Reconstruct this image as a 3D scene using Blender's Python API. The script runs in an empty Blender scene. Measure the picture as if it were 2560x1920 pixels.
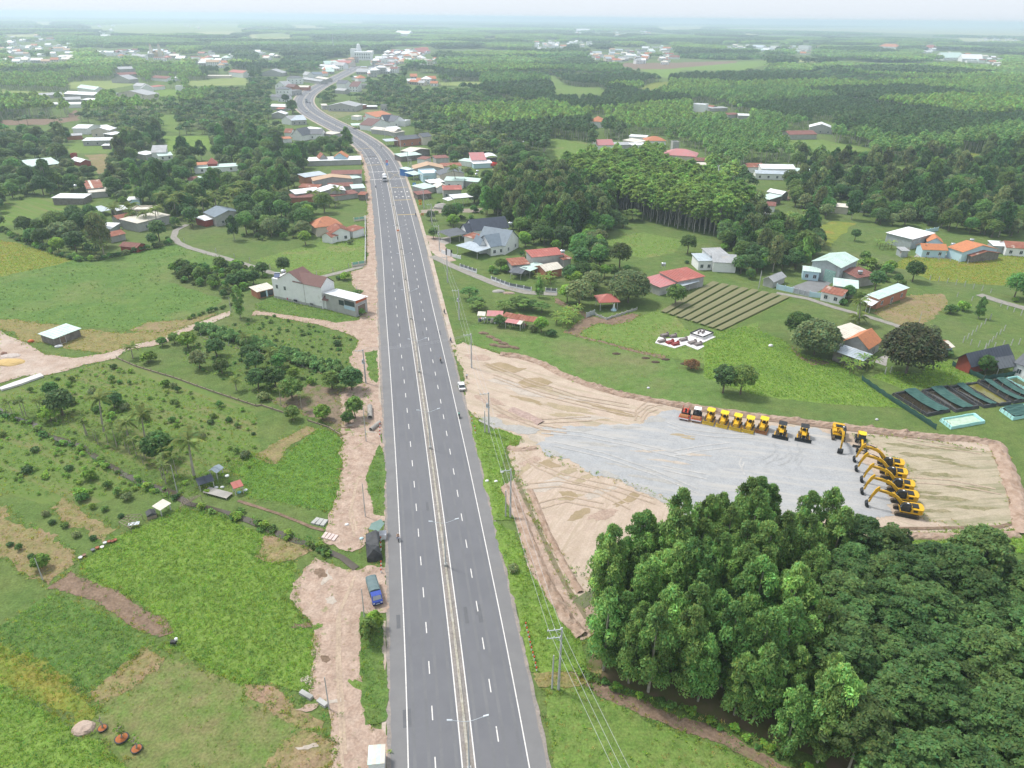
import bpy,bmesh,math,random
import numpy as np
from mathutils import Vector,Matrix,geometry,noise
R=math.radians
rnd=random.Random(7)
scene=bpy.context.scene
COL=scene.collection
CF,CP,CR,CH=1777.0,R(27.3),R(0.65),88.0
cf=Vector((0,math.cos(CP),-math.sin(CP)))
r0,u0=Vector((1,0,0)),Vector((0,math.sin(CP),math.cos(CP)))
cr=r0*math.cos(CR)+u0*math.sin(CR)
cu=u0*math.cos(CR)-r0*math.sin(CR)
cam=bpy.data.cameras.new('camera')
camo=bpy.data.objects.new('camera',cam);COL.objects.link(camo)
M3=Matrix((cr,cu,-cf)).transposed()
camo.matrix_world=Matrix.Translation((0,0,CH))@M3.to_4x4()
cam.sensor_fit='HORIZONTAL';cam.sensor_width=36;cam.lens=CF/2560*36
cam.clip_start=1;cam.clip_end=120000
scene.camera=camo
SUN_EL,SUN_AZ=R(58),R(-60)
wd=bpy.data.worlds.new('World');scene.world=wd;wd.use_nodes=True
nt=wd.node_tree;nt.nodes.clear()
sky=nt.nodes.new('ShaderNodeTexSky');sky.sky_type='NISHITA';sky.sun_disc=False
sky.sun_elevation=SUN_EL;sky.sun_rotation=SUN_AZ
sky.altitude=0;sky.air_density=1.0;sky.dust_density=3.0;sky.ozone_density=1.0
hs=nt.nodes.new('ShaderNodeHueSaturation');hs.inputs['Saturation'].default_value=0.30
mixw=nt.nodes.new('ShaderNodeMix');mixw.data_type='RGBA'
mixw.inputs[0].default_value=0.62
mixw.inputs[7].default_value=(9.9,10.6,11.5,1)
bg=nt.nodes.new('ShaderNodeBackground');bg.inputs[1].default_value=0.088
ow=nt.nodes.new('ShaderNodeOutputWorld')
nt.links.new(sky.outputs[0],hs.inputs['Color']);nt.links.new(hs.outputs[0],mixw.inputs[6])
nt.links.new(mixw.outputs[2],bg.inputs[0]);nt.links.new(bg.outputs[0],ow.inputs[0])
sl=bpy.data.lights.new('sun','SUN');sl.energy=2.7;sl.angle=R(10);sl.color=(1,.96,.9)
so=bpy.data.objects.new('sun',sl);COL.objects.link(so)
sd=Vector((math.sin(SUN_AZ)*math.cos(SUN_EL),math.cos(SUN_AZ)*math.cos(SUN_EL),math.sin(SUN_EL)))
so.rotation_euler=(-sd).to_track_quat('-Z','Y').to_euler();so.location=(0,0,300)
vs=scene.view_settings
vs.view_transform='Standard';vs.look='None';vs.gamma=1;vs.use_curve_mapping=False;vs.exposure=0.55
cy=scene.cycles
cy.max_bounces=7;cy.diffuse_bounces=4;cy.glossy_bounces=2;cy.transmission_bounces=3
cy.transparent_max_bounces=12;cy.volume_bounces=2;cy.use_denoising=True
cy.caustics_reflective=False;cy.caustics_refractive=False
def G(p,z=0.0):
 d=cf*CF+cr*(p[0]-1280)-cu*(p[1]-960)
 t=(z-CH)/d.z
 return Vector((d.x*t,d.y*t,z))
def PX(v):
 q=Vector(v)-Vector((0,0,CH));w=q.dot(cf)
 return(1280+CF*q.dot(cr)/w,960-CF*q.dot(cu)/w)
def PXA(X,Y,Z):
 q=np.stack([X,Y,Z-CH],-1);w=np.maximum(q@np.array(cf),1e-3)
 return 1280+CF*(q@np.array(cr))/w,960-CF*(q@np.array(cu))/w
def crop(x0,y0,s):return lambda*a:((x0+a[0]/s,y0+a[1]/s)if len(a)==2 else[(x0+x/s,y0+y/s)for x,y in a[0]])
C1=crop(0,0,2.572);C2=crop(640,0,2.572);C3=crop(1400,0,1.907);C4=crop(0,340,3.16)
C5=crop(600,360,3.16);C6=crop(1100,400,2.765);C7=crop(1760,400,2.765)
D1=crop(0,760,3.456);D2=crop(480,760,3.456);D3=crop(1100,780,3.16);D4=crop(1640,960,3.072)
D5=crop(0,1240,2.44);D6=crop(700,1200,2.304);D7=crop(1400,1180,1.907)
E1=crop(680,140,5.53);E2=crop(900,380,5.53);E3=crop(620,640,5.53);E4=crop(860,1120,5.53)
E5=crop(1660,980,6.506);E6=crop(2040,1040,5.924);E7=crop(2140,840,5.267)
SRC=lambda*a:a if len(a)==2 else a[0]
DSP=crop(0,0,0.8641)
KW,KH=1280,960
KEEP=np.zeros((KH,KW),bool)
def inpoly(px,py,poly):
 c=np.zeros(px.shape,bool);n=len(poly)
 for i in range(n):
  x1,y1=poly[i];x2,y2=poly[(i+1)%n]
  if y1==y2:continue
  c^=((y1>py)!=(y2>py))&(px<(x2-x1)*(py-y1)/(y2-y1)+x1)
 return c
def keep(poly,val=True):
 xs=[p[0]/2 for p in poly];ys=[p[1]/2 for p in poly]
 x0,x1=max(0,int(min(xs))),min(KW,int(max(xs))+2);y0,y1=max(0,int(min(ys))),min(KH,int(max(ys))+2)
 if x1<=x0 or y1<=y0:return
 gx,gy=np.meshgrid(np.arange(x0,x1)+.5,np.arange(y0,y1)+.5)
 KEEP[y0:y1,x0:x1][inpoly(gx,gy,list(zip(xs,ys)))]=val
def kept(px,py):
 ix=np.clip((px/2).astype(int),0,KW-1);iy=np.clip((py/2).astype(int),0,KH-1)
 ok=(px>=0)&(px<2560)&(py>=0)&(py<1920)
 return KEEP[iy,ix]&ok
def hull2(pts):
 pts=sorted(set((round(a,2),round(b,2))for a,b in pts))
 if len(pts)<3:return pts
 def half(ps):
  h=[]
  for p in ps:
   while len(h)>1 and(h[-1][0]-h[-2][0])*(p[1]-h[-2][1])-(h[-1][1]-h[-2][1])*(p[0]-h[-2][0])<=0:h.pop()
   h.append(p)
  return h[:-1]
 return half(pts)+half(pts[::-1])
def tag(o,label=None,cat=None,group=None,kind=None):
 if label:o['label']=label
 if cat:o['category']=cat
 if group:o['group']=group
 if kind:o['kind']=kind
 return o
def empty(name,loc,rz=0.0):
 o=bpy.data.objects.new(name,None);COL.objects.link(o)
 o.location=loc;o.rotation_euler=(0,0,rz);o.empty_display_size=.5
 return o
def link(name,me,parent=None,loc=None,rz=None):
 o=bpy.data.objects.new(name,me);COL.objects.link(o)
 if parent:o.parent=parent
 if loc is not None:o.location=loc
 if rz is not None:o.rotation_euler=(0,0,rz)
 return o
def copy_tree(o,parent=None):
 c=o.copy();COL.objects.link(c);c.parent=parent
 for ch in list(o.children):copy_tree(ch,c)
 return c
class MB:
 """collects simple shapes into one mesh"""
 def __init__(s):s.v=[];s.f=[];s.m=[]
 def add(s,vs,fs,mi=0):
  b=len(s.v);s.v+=[tuple(v)for v in vs];s.f+=[tuple(i+b for i in f)for f in fs];s.m+=[mi]*len(fs);return s
 def box(s,x0,x1,y0,y1,z0,z1,mi=0,M=None):
  vs=[(x,y,z)for z in(z0,z1)for y in(y0,y1)for x in(x0,x1)]
  if M is not None:vs=[M@Vector(v)for v in vs]
  return s.add(vs,[(0,2,3,1),(4,5,7,6),(0,1,5,4),(2,6,7,3),(0,4,6,2),(1,3,7,5)],mi)
 def prism(s,prof,a0,a1,axis='y',mi=0,M=None):
  """extrude a 2D profile (list of (p,q)) along axis"""
  n=len(prof)
  def pt(p,q,a):return{'y':(p,a,q),'x':(a,p,q),'z':(p,q,a)}[axis]
  vs=[pt(p,q,a0)for p,q in prof]+[pt(p,q,a1)for p,q in prof]
  if M is not None:vs=[M@Vector(v)for v in vs]
  fs=[tuple(range(n))[::-1],tuple(range(n,2*n))]+[(i,(i+1)%n,n+(i+1)%n,n+i)for i in range(n)]
  return s.add(vs,fs,mi)
 def tube(s,pts,r,n=6,mi=0,caps=True):
  pts=[Vector(p)for p in pts];rs=r if isinstance(r,(list,tuple))else[r]*len(pts)
  vs=[]
  for i,p in enumerate(pts):
   d=(pts[min(i+1,len(pts)-1)]-pts[max(i-1,0)]).normalized()
   a=d.orthogonal().normalized()if abs(d.z)<.99 else Vector((1,0,0));b=d.cross(a).normalized();a=b.cross(d)
   vs+=[p+(a*math.cos(t)+b*math.sin(t))*rs[i]for t in(2*math.pi*k/n for k in range(n))]
  fs=[(i*n+k,i*n+(k+1)%n,(i+1)*n+(k+1)%n,(i+1)*n+k)for i in range(len(pts)-1)for k in range(n)]
  if caps:fs+=[tuple(range(n))[::-1],tuple(range((len(pts)-1)*n,len(pts)*n))]
  return s.add(vs,fs,mi)
 def lathe(s,prof,n=12,c=(0,0,0),mi=0,M=None):
  vs=[(c[0]+r*math.cos(2*math.pi*k/n),c[1]+r*math.sin(2*math.pi*k/n),c[2]+z)for r,z in prof for k in range(n)]
  if M is not None:vs=[M@Vector(v)for v in vs]
  L=len(prof)
  fs=[(i*n+k,i*n+(k+1)%n,(i+1)*n+(k+1)%n,(i+1)*n+k)for i in range(L-1)for k in range(n)]
  fs+=[tuple(range(n))[::-1],tuple(range((L-1)*n,L*n))]
  return s.add(vs,fs,mi)
 def mesh(s,name,mats,smooth=False):
  me=bpy.data.meshes.new(name);me.from_pydata(s.v,[],s.f)
  for m in(mats if isinstance(mats,(list,tuple))else[mats]):me.materials.append(m)
  me.polygons.foreach_set('material_index',s.m)
  if smooth:me.polygons.foreach_set('use_smooth',[True]*len(s.f))
  me.update();return me
 def build(s,name,mats,parent=None,smooth=False,loc=None,rz=None):
  return link(name,s.mesh(name,mats,smooth),parent,loc,rz)
def dup_mesh(o,parent=None):return link(o.name.split('.')[0],o.data,parent)
MATS={}
def mat(name,col,col2=None,rough=.8,scale=.5,detail=5,bump=0.,bscale=None,metal=0.,thr=(.35,.65),col3=None,s3=.05,thr3=(.5,.7),objvar=0.,trans=0.,attr=None,spec=.3,dist=0.,fine=0.):
 """noise-mixed procedural material on world-scaled object coordinates"""
 if name in MATS:return MATS[name]
 m=bpy.data.materials.new(name);m.use_nodes=True;t=m.node_tree;N=t.nodes;L=t.links
 b=N['Principled BSDF'];b.inputs['Roughness'].default_value=rough;b.inputs['Metallic'].default_value=metal
 b.inputs['Specular IOR Level'].default_value=spec
 geo=N.new('ShaderNodeNewGeometry');pos=geo.outputs['Position']
 def nz(sc,det=detail,w=dist):
  n=N.new('ShaderNodeTexNoise');n.inputs['Scale'].default_value=sc;n.inputs['Detail'].default_value=det
  n.inputs['Roughness'].default_value=.62;n.inputs['Distortion'].default_value=w;L.new(pos,n.inputs['Vector']);return n.outputs['Fac']
 def ramp(f,lo,hi):
  r=N.new('ShaderNodeMapRange');r.inputs[1].default_value=lo;r.inputs[2].default_value=hi;L.new(f,r.inputs[0]);return r.outputs[0]
 def mx(f,a,c,mode='MIX'):
  x=N.new('ShaderNodeMix');x.data_type='RGBA';x.blend_type=mode
  if isinstance(f,float):x.inputs[0].default_value=f
  else:L.new(f,x.inputs[0])
  for i,v in((6,a),(7,c)):
   if isinstance(v,tuple):x.inputs[i].default_value=(*v,1)
   else:L.new(v,x.inputs[i])
  return x.outputs[2]
 c=col
 if col2:c=mx(ramp(nz(scale),*thr),col,col2)
 if col3:c=mx(ramp(nz(s3,6),*thr3),c,col3)
 if fine:
  m1=N.new('ShaderNodeMapRange');m1.inputs[1].default_value=.3;m1.inputs[2].default_value=.7;m1.inputs[3].default_value=1-fine;m1.inputs[4].default_value=1+fine;L.new(nz(2.6,6),m1.inputs[0])
  m2=N.new('ShaderNodeMapRange');m2.inputs[1].default_value=.3;m2.inputs[2].default_value=.7;m2.inputs[3].default_value=1-fine*.6;m2.inputs[4].default_value=1+fine*.6;L.new(nz(.45,5),m2.inputs[0])
  mm=N.new('ShaderNodeMath');mm.operation='MULTIPLY';L.new(m1.outputs[0],mm.inputs[0]);L.new(m2.outputs[0],mm.inputs[1])
  vm=N.new('ShaderNodeVectorMath');vm.operation='SCALE';L.new(mm.outputs[0],vm.inputs['Scale'])
  if isinstance(c,tuple):vm.inputs[0].default_value=c
  else:L.new(c,vm.inputs[0])
  c=vm.outputs[0]
 if attr:
  a=N.new('ShaderNodeAttribute');a.attribute_name=attr
  c=mx(1.0,c,a.outputs['Color'],'MULTIPLY')
 if objvar:
  oi=N.new('ShaderNodeObjectInfo');h=N.new('ShaderNodeHueSaturation')
  r1=N.new('ShaderNodeMapRange');r1.inputs[3].default_value=.5-.022*objvar;r1.inputs[4].default_value=.5+.022*objvar;L.new(oi.outputs['Random'],r1.inputs[0]);L.new(r1.outputs[0],h.inputs['Hue'])
  ml=N.new('ShaderNodeMath');ml.operation='MULTIPLY';ml.inputs[1].default_value=7.31;L.new(oi.outputs['Random'],ml.inputs[0])
  fr=N.new('ShaderNodeMath');fr.operation='FRACT';L.new(ml.outputs[0],fr.inputs[0])
  r2=N.new('ShaderNodeMapRange');r2.inputs[3].default_value=1-.35*objvar;r2.inputs[4].default_value=1+.35*objvar;L.new(fr.outputs[0],r2.inputs[0]);L.new(r2.outputs[0],h.inputs['Value'])
  if isinstance(c,tuple):h.inputs['Color'].default_value=(*c,1)
  else:L.new(c,h.inputs['Color'])
  c=h.outputs[0]
 if isinstance(c,tuple):b.inputs['Base Color'].default_value=(*c,1)
 else:L.new(c,b.inputs['Base Color'])
 if bump:
  bp=N.new('ShaderNodeBump');bp.inputs['Distance'].default_value=bump;bp.inputs['Strength'].default_value=1
  L.new(nz(bscale or scale*3,6),bp.inputs['Height']);L.new(bp.outputs[0],b.inputs['Normal'])
 if trans:
  tr=N.new('ShaderNodeBsdfTranslucent');ms=N.new('ShaderNodeMixShader');ms.inputs[0].default_value=trans
  if isinstance(c,tuple):tr.inputs[0].default_value=(*c,1)
  else:L.new(c,tr.inputs[0])
  L.new(b.outputs[0],ms.inputs[1]);L.new(tr.outputs[0],ms.inputs[2]);L.new(ms.outputs[0],N['Material Output'].inputs[0])
 MATS[name]=m;return m
def flat(name,col,rough=.6,metal=0.,bump=0.,var=.12,sc=1.2,spec=.3):
 """painted or plain surface with slight wear"""
 return mat(name,col,tuple(min(1,v*(1-var*2))for v in col),rough,sc,5,bump,None,metal,(.45,.8),spec=spec)
m_ground=mat('ground_grass',(0.085,0.140,0.037),(0.115,0.153,0.046),.95,.12,7,.25,.9,col3=(0.130,0.144,0.066),s3=.011,thr3=(.52,.72),spec=.1,fine=0.3)
m_gr_bright=mat('grass_bright',(0.122,0.205,0.035),(0.169,0.243,0.058),.95,.5,8,.3,1.1,col3=(0.100,0.167,0.039),s3=.07,spec=.1,fine=0.3)
m_gr_mid=mat('grass_mid',(0.103,0.178,0.039),(0.150,0.205,0.055),.95,.7,8,.3,1.2,col3=(0.213,0.194,0.091),s3=.06,thr3=(.55,.75),spec=.1,fine=0.3)
m_gr_dark=mat('grass_dark',(0.075,0.138,0.035),(0.112,0.173,0.044),.95,.5,8,.35,.9,col3=(0.144,0.178,0.058),s3=.05,spec=.1,fine=0.32)
m_gr_yel=mat('grass_yellow',(0.188,0.205,0.039),(0.138,0.189,0.039),.95,.35,8,.3,1.0,col3=(0.250,0.184,0.052),s3=.08,thr3=(.55,.7),spec=.1,fine=0.3)
m_dry=mat('dry_grass',(0.237,0.178,0.098),(0.169,0.173,0.065),.95,.6,8,.2,1.2,col3=(0.275,0.184,0.130),s3=.12,spec=.1,fine=0.28)
m_straw=mat('straw_grass',(.235,.185,.085),(.175,.175,.065),.95,.5,8,.35,.8,col3=(0.125,0.151,0.046),s3=.09,thr3=(.58,.72),spec=.1,fine=0.3)
m_soil=mat('bare_soil',(.16,.112,.078),(.21,.15,.11),.95,.8,7,.15,1.5,col3=(.11,.13,.045),s3=.2,thr3=(.6,.72),spec=.1,fine=0.28)
m_sand=mat('pink_sand',(0.420,0.335,0.280),(0.348,0.262,0.210),.95,.35,8,.35,1.1,col3=(0.468,0.403,0.350),s3=.06,spec=.1,fine=0.14)
m_sandw=mat('verge_dirt',(0.414,0.320,0.259),(0.312,0.224,0.175),.95,.5,8,.3,1.3,col3=(0.180,0.211,0.084),s3=.35,thr3=(.62,.7),spec=.1,fine=0.2)
m_orange=mat('orange_dirt',(0.432,0.294,0.196),(0.324,0.205,0.133),.95,.35,8,.3,1.1,col3=(0.204,0.218,0.098),s3=.3,thr3=(.6,.7),spec=.1,fine=0.2)
m_paddy=mat('pale_paddy',(.22,.26,.085),(.17,.225,.07),.95,.03,6,spec=.1,fine=0.15)
m_paddy2=mat('yellow_paddy',(.34,.33,.16),(.26,.29,.12),.95,.01,6,spec=.1)
m_conc=mat('concrete',(.34,.325,.30),(.27,.255,.235),.9,.6,7,.02,4,col3=(.4,.37,.33),s3=.15,fine=0.1)
m_lane=mat('lane_concrete',(.27,.255,.23),(.22,.205,.18),.9,.7,7,.03,4,col3=(.2,.19,.12),s3=.5,thr3=(.58,.7),fine=0.12)
m_pave=mat('grey_paving',(.2,.205,.21),(.17,.17,.175),.9,.5,7)
m_water=mat('muddy_water',(.06,.05,.036),(.085,.07,.052),.12,.3,3,.01,3,spec=.5)
m_asph=mat('asphalt',(0.152,0.152,0.162),(0.136,0.136,0.146),.85,.25,8,.01,8,col3=(0.164,0.164,0.172),s3=.03)
m_white=mat('white_road_paint',(.66,.64,.61),(.56,.54,.52),.7,3,6,col3=(.27,.265,.26),s3=1.6,thr3=(.6,.72),fine=.1)
m_yellow=flat('yellow_road_paint',(.42,.32,.14),.8,var=.2,sc=3)
def field_mat_anis(name,c1,c2,c3,ang,sx,sy,bump=.1):
 """soil with streaks (wheel tracks, planting rows) stretched along one direction"""
 m=mat(name,c1,c2,.95,.3,8,spec=.1,fine=.13);t=m.node_tree;N=t.nodes;L=t.links
 b=N['Principled BSDF'];src=b.inputs['Base Color'].links[0].from_socket
 geo=N.new('ShaderNodeNewGeometry');mp=N.new('ShaderNodeMapping');mp.vector_type='TEXTURE'
 mp.inputs['Rotation'].default_value=(0,0,ang);mp.inputs['Scale'].default_value=(1/sx,1/sy,1)
 L.new(geo.outputs['Position'],mp.inputs[0])
 n=N.new('ShaderNodeTexNoise');n.inputs['Scale'].default_value=1;n.inputs['Detail'].default_value=9;n.inputs['Roughness'].default_value=.68;n.inputs['Distortion'].default_value=.9;L.new(mp.outputs[0],n.inputs[0])
 r=N.new('ShaderNodeMapRange');r.inputs[1].default_value=.48;r.inputs[2].default_value=.72;L.new(n.outputs[0],r.inputs[0])
 x=N.new('ShaderNodeMix');x.data_type='RGBA';L.new(r.outputs[0],x.inputs[0]);L.new(src,x.inputs[6]);x.inputs[7].default_value=(*c3,1)
 L.new(x.outputs[2],b.inputs['Base Color'])
 bp=N.new('ShaderNodeBump');bp.inputs['Distance'].default_value=bump;L.new(n.outputs[0],bp.inputs['Height']);L.new(bp.outputs[0],b.inputs['Normal'])
 return m
m_lot=field_mat_anis('graded_dirt',(0.432,0.358,0.287),(0.396,0.312,0.252),(0.294,0.254,0.175),R(-28),.05,.55)
m_lot2=field_mat_anis('graded_dirt_lower',(0.432,0.354,0.287),(0.396,0.312,0.252),(0.330,0.267,0.196),R(62),.08,.7)
m_lot3=field_mat_anis('graded_dirt_olive',(0.368,0.318,0.237),(0.333,0.282,0.206),(0.161,0.168,0.088),R(5),.05,.4)
m_gravel=field_mat_anis('crushed_stone',(.325,.33,.335),(.295,.302,.312),(.40,.38,.355),R(-12),.045,.5,.05)
m_rows=field_mat_anis('planted_rows',(.10,.17,.035),(.12,.18,.04),(.19,.175,.08),R(-35),.01,.45,.2)
def resample(pts,step,closed=True):
 out=[];n=len(pts)
 for i in range(n if closed else n-1):
  a,b=pts[i],pts[(i+1)%n];d=(b-a).length;k=max(1,int(d/step))
  out+=[a.lerp(b,j/k)for j in range(k)]
 if not closed:out.append(pts[-1])
 return out
ZL={}
def layz(lay):
 ZL[lay]=ZL.get(lay,-1)+1
 return lay*.012+(ZL[lay]%40)*.0003
SH=[]
def sheet(name,px,lay,m,jit=.5,step=None,label=None,cat=None,world=False,clear=False,grow=0):
 P=[p if world else G(p)for p in px]
 if clear:keep([PX(p)for p in P])
 dist=sum((p.length for p in P))/len(P)
 SH.append((name,m.name,[(p.x,p.y)for p in P]))
 st=step or max(.5,dist/260);A=jit*max(1,dist/220)
 Q=resample([Vector((p.x,p.y,0))for p in P],st)
 out=[]
 for p in Q:
  s1,s2=.35/st,1.1/st
  dx=(noise.noise((p.x*.12,p.y*.12,lay))*2+noise.noise((p.x*.5,p.y*.5,5+lay))+.7*noise.noise((p.x*1.7,p.y*1.7,40+lay)))*A
  dy=(noise.noise((p.x*.12,p.y*.12,20+lay))*2+noise.noise((p.x*.5,p.y*.5,25+lay))+.7*noise.noise((p.x*1.7,p.y*1.7,60+lay)))*A
  out.append(Vector((p.x+dx,p.y+dy)))
 z=layz(lay)
 r=geometry.delaunay_2d_cdt(out,[],[list(range(len(out)))],1,1e-4)
 me=bpy.data.meshes.new(name);me.from_pydata([(v.x,v.y,z)for v in r[0]],[],r[2]);me.materials.append(m)
 bm=bmesh.new();bm.from_mesh(me);bmesh.ops.recalc_face_normals(bm,faces=bm.faces)
 if bm.faces and bm.faces[0].normal.z<0:bmesh.ops.reverse_faces(bm,faces=bm.faces)
 bm.to_mesh(me);bm.free()
 return tag(link(name,me),label,cat,None,'structure')
def ribbon(name,pts,w,lay,m,label=None,cat=None,jit=.2,clear=True,step=2.5):
 """strip of ground of width w along a path given in photo pixels"""
 P=resample([Vector((G(p).x,G(p).y,0))for p in pts],step,False);L_,R_=[],[]
 for i,p in enumerate(P):
  d=(P[min(i+1,len(P)-1)]-P[max(0,i-1)]).normalized();nrm=Vector((-d.y,d.x,0))
  k=w/2+jit*noise.noise((p.x*.4,p.y*.4,3));k2=w/2+jit*noise.noise((p.x*.4,p.y*.4,9))
  L_.append(p+nrm*k);R_.append(p-nrm*k2)
 mb=MB();z=layz(lay)
 for i in range(len(P)-1):
  mb.add([(v.x,v.y,z)for v in(R_[i],R_[i+1],L_[i+1],L_[i])],[(0,1,2,3)])
 if clear:keep([PX(v)for v in L_]+[PX(v)for v in R_[::-1]])
 return tag(mb.build(name,m),label,cat,None,'structure')
mb=MB();rings=[0,60,150,300,600,1200,2500,5000,10000,20000,34000];NS=64
vs=[(0,0,0)]+[(r*math.cos(2*math.pi*k/NS),r*math.sin(2*math.pi*k/NS),0)for r in rings[1:]for k in range(NS)]
fs=[(0,1+k,1+(k+1)%NS)for k in range(NS)]+[(1+i*NS+k,1+(i+1)*NS+k,1+(i+1)*NS+(k+1)%NS,1+i*NS+(k+1)%NS)for i in range(len(rings)-2)for k in range(NS)]
mb.add(vs,fs);tag(mb.build('ground',m_ground),'green plain stretching to the horizon','ground',None,'structure')
LE=[(-2,-40),(-15.3,59.9),(-19.4,82.2),(-23.8,108),(-26.9,125.2),(-39.4,190.3),(-46.2,225),(-53.9,265.2),(-69,342.1),(-85.6,425),(-99.5,487),(-116.5,546),(-139.7,606),(-159.7,649),(-186,700),(-209.5,748),(-235.7,811),(-254.8,872),(-268,932),(-277,1000),(-283.5,1078),(-292,1190),(-299,1300),(-308,1420),(-316,1520)]
RE=[(19.2,-40),(5.8,60.1),(2.2,80.4),(-2.8,109.9),(-5.6,125.6),(-17.3,190.9),(-24.1,226),(-33.6,282),(-48,357),(-64.2,437),(-75.5,489),(-91,545),(-114,600),(-135,641),(-161,692),(-186,742),(-211,803),(-230,864),(-244.5,934),(-254,1006),(-261,1082),(-270,1192),(-277.5,1302),(-287,1420),(-295,1520)]
def cr_spline(pts,n=400):
 P=[Vector((x,y,0))for x,y in pts];d=[0]
 for i in range(1,len(P)):d.append(d[-1]+(P[i]-P[i-1]).length)
 tot=d[-1];xs=np.interp(np.linspace(0,tot,n),d,[p.x for p in P]);ys=np.interp(np.linspace(0,tot,n),d,[p.y for p in P])
 k=7;ker=np.ones(2*k+1)/(2*k+1)
 pad=lambda a:np.concatenate([2*a[0]-a[k:0:-1],a,2*a[-1]-a[-2:-k-2:-1]])
 return np.convolve(pad(xs),ker,'valid'),np.convolve(pad(ys),ker,'valid')
lx,ly=cr_spline(LE);rx,ry=cr_spline(RE)
cx,cyy=(lx+rx)/2,(ly+ry)/2
CLs=np.concatenate([[0],np.cumsum(np.hypot(np.diff(cx),np.diff(cyy)))])
def road(s,off=0.0):
 """point on the road: s metres along, off metres right of the median; also the heading"""
 x=np.interp(s,CLs,cx);y=np.interp(s,CLs,cyy);x2=np.interp(s+2,CLs,cx);y2=np.interp(s+2,CLs,cyy)
 x0=np.interp(s-2,CLs,cx);y0=np.interp(s-2,CLs,cyy)
 d=Vector((x2-x0,y2-y0,0)).normalized();nr=Vector((d.y,-d.x,0))
 return Vector((x,y,0))+nr*off,math.atan2(d.y,d.x)
def road_s(p):
 i=int(np.argmin((cx-p[0])**2+(cyy-p[1])**2));return float(CLs[i])
def road_off(p):
 s=road_s(p);q,h=road(s);return s,(Vector((p[0],p[1],0))-q).dot(Vector((math.sin(h),-math.cos(h),0)))
SMAX=float(CLs[-1])-3
def strip(mb,o0,o1,s0,s1,z,ds=4.0,mi=0,wav=0.0):
 n=max(1,int((s1-s0)/ds));prev=None
 for i in range(n+1):
  s=s0+(s1-s0)*i/n;k=wav*noise.noise((s*.3,o0,1));a,_=road(s,o0+k);b,_=road(s,o1+wav*noise.noise((s*.35,o1,4)))
  cur=[(a.x,a.y,z),(b.x,b.y,z)]
  if prev:mb.add([prev[0],prev[1],cur[1],cur[0]],[(0,1,2,3)],mi)
  prev=cur
 return mb
HW=10.7
mb=MB();strip(mb,-HW,HW,0,SMAX,.06,3,0,.12);tag(mb.build('road',m_asph),'wide grey dual carriageway curving away','road',None,'structure')
keep([PX((a,b,0))for a,b in zip(lx,ly)if b>40]+[PX((a,b,0))for a,b in list(zip(rx,ry))[::-1]if b>40])
m_wheel=mat('asphalt_worn',(0.138,0.140,0.152),(0.124,0.126,0.138),.8,.2,8,.01,8,col3=(0.152,0.152,0.162),s3=.03)
m_shoulder=mat('asphalt_shoulder',(0.180,0.178,0.180),(0.160,0.158,0.162),.88,.3,8,.01,8,col3=(0.208,0.196,0.184),s3=.04,thr3=(.56,.75))
for o0,o1 in((-7.75,-.85),(.85,7.75)):
 mb=MB();strip(mb,o0,o1,0,SMAX,.066,3);tag(mb.build('road_lane_surface',m_wheel),'darker lane surface of the carriageway','road surface',None,'structure')
for o0,o1 in((-HW+.02,-8.05),(8.05,HW-.02)):
 mb=MB();strip(mb,o0,o1,0,SMAX,.066,3,0,.1);tag(mb.build('road_shoulder',m_shoulder),'pale asphalt shoulder along the road edge','road shoulder',None,'structure')
for off,w,m in[(o+q,.45,'band_pale')for o in(-6.1,-2.5,2.5,6.1)for q in(-.95,.95)]:
 mb=MB();strip(mb,off-w/2,off+w/2,0,SMAX,.070,4,0,.06);tag(mb.build('wheel_track',mat('wheel_track',(.148,.15,.158),(.128,.13,.138),.8,.12,8,fine=.05)),'faint worn wheel track in the lane','road surface',None,'structure')
mb=MB();strip(mb,-.76,.76,0,SMAX,.072,3,0,.04);tag(mb.build('median_gutter',mat('median_gutter',(.19,.178,.172),(.235,.21,.19),.9,.5,8,col3=(.17,.155,.145),s3=1.2,fine=.2)),'dusty strip either side of the median kerb','median',None,'structure')
mb=MB()
for o in(-7.9,7.9,-.85,.85):strip(mb,o-.085,o+.085,0,SMAX,.074,3)
sdash=road_s(G(D6(908,1446)))
for o in(-4.35,4.35):
 s=sdash-40+(0 if o<0 else 3.4)
 while s<620:strip(mb,o-.08,o+.08,s,s+2.4,.074,2.4);s+=8.05
 while s<SMAX:strip(mb,o-.07,o+.07,s,s+2.4,.074,2.4);s+=8.05
tag(mb.build('road_marking',m_white),'white edge lines and lane dashes','road marking',None,'structure')
m_dust=mat('road_dust',(.27,.23,.2),(.2,.185,.175),.95,.6,8,fine=.2)
for o0,o1,s0,s1 in((-HW-.05,-HW+.55,0,330),(HW-.5,HW+.05,0,330)):
 mb=MB();strip(mb,o0,o1,s0,s1,.0675,.8,0,.3);tag(mb.build('road_dust',m_dust),'sandy dust along the asphalt edge','dust',None,'structure')
rq=random.Random(5);m_patch=mat('asphalt_patch',(.118,.12,.128),(.105,.107,.115),.85,.6,6,fine=.08);mb=MB()
for k in range(16):o=rq.choice((-1,1))*rq.uniform(1.5,9.5);s=rq.uniform(30,300);w,l=rq.uniform(.3,1.2),rq.uniform(.6,5);strip(mb,o,o+w,s,s+l,.0682+.0001*k,.6,0,.06)
tag(mb.build('road_patch',m_patch),'darker asphalt patches and stains','road surface',None,'structure')
mb=MB()
for cpx in(E2(640,880),E2(620,675),E2(580,492)):
 s,o=road_off(G(cpx));strip(mb,1.1,HW-.6,s-.5,s+.5,.078,1)
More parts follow.
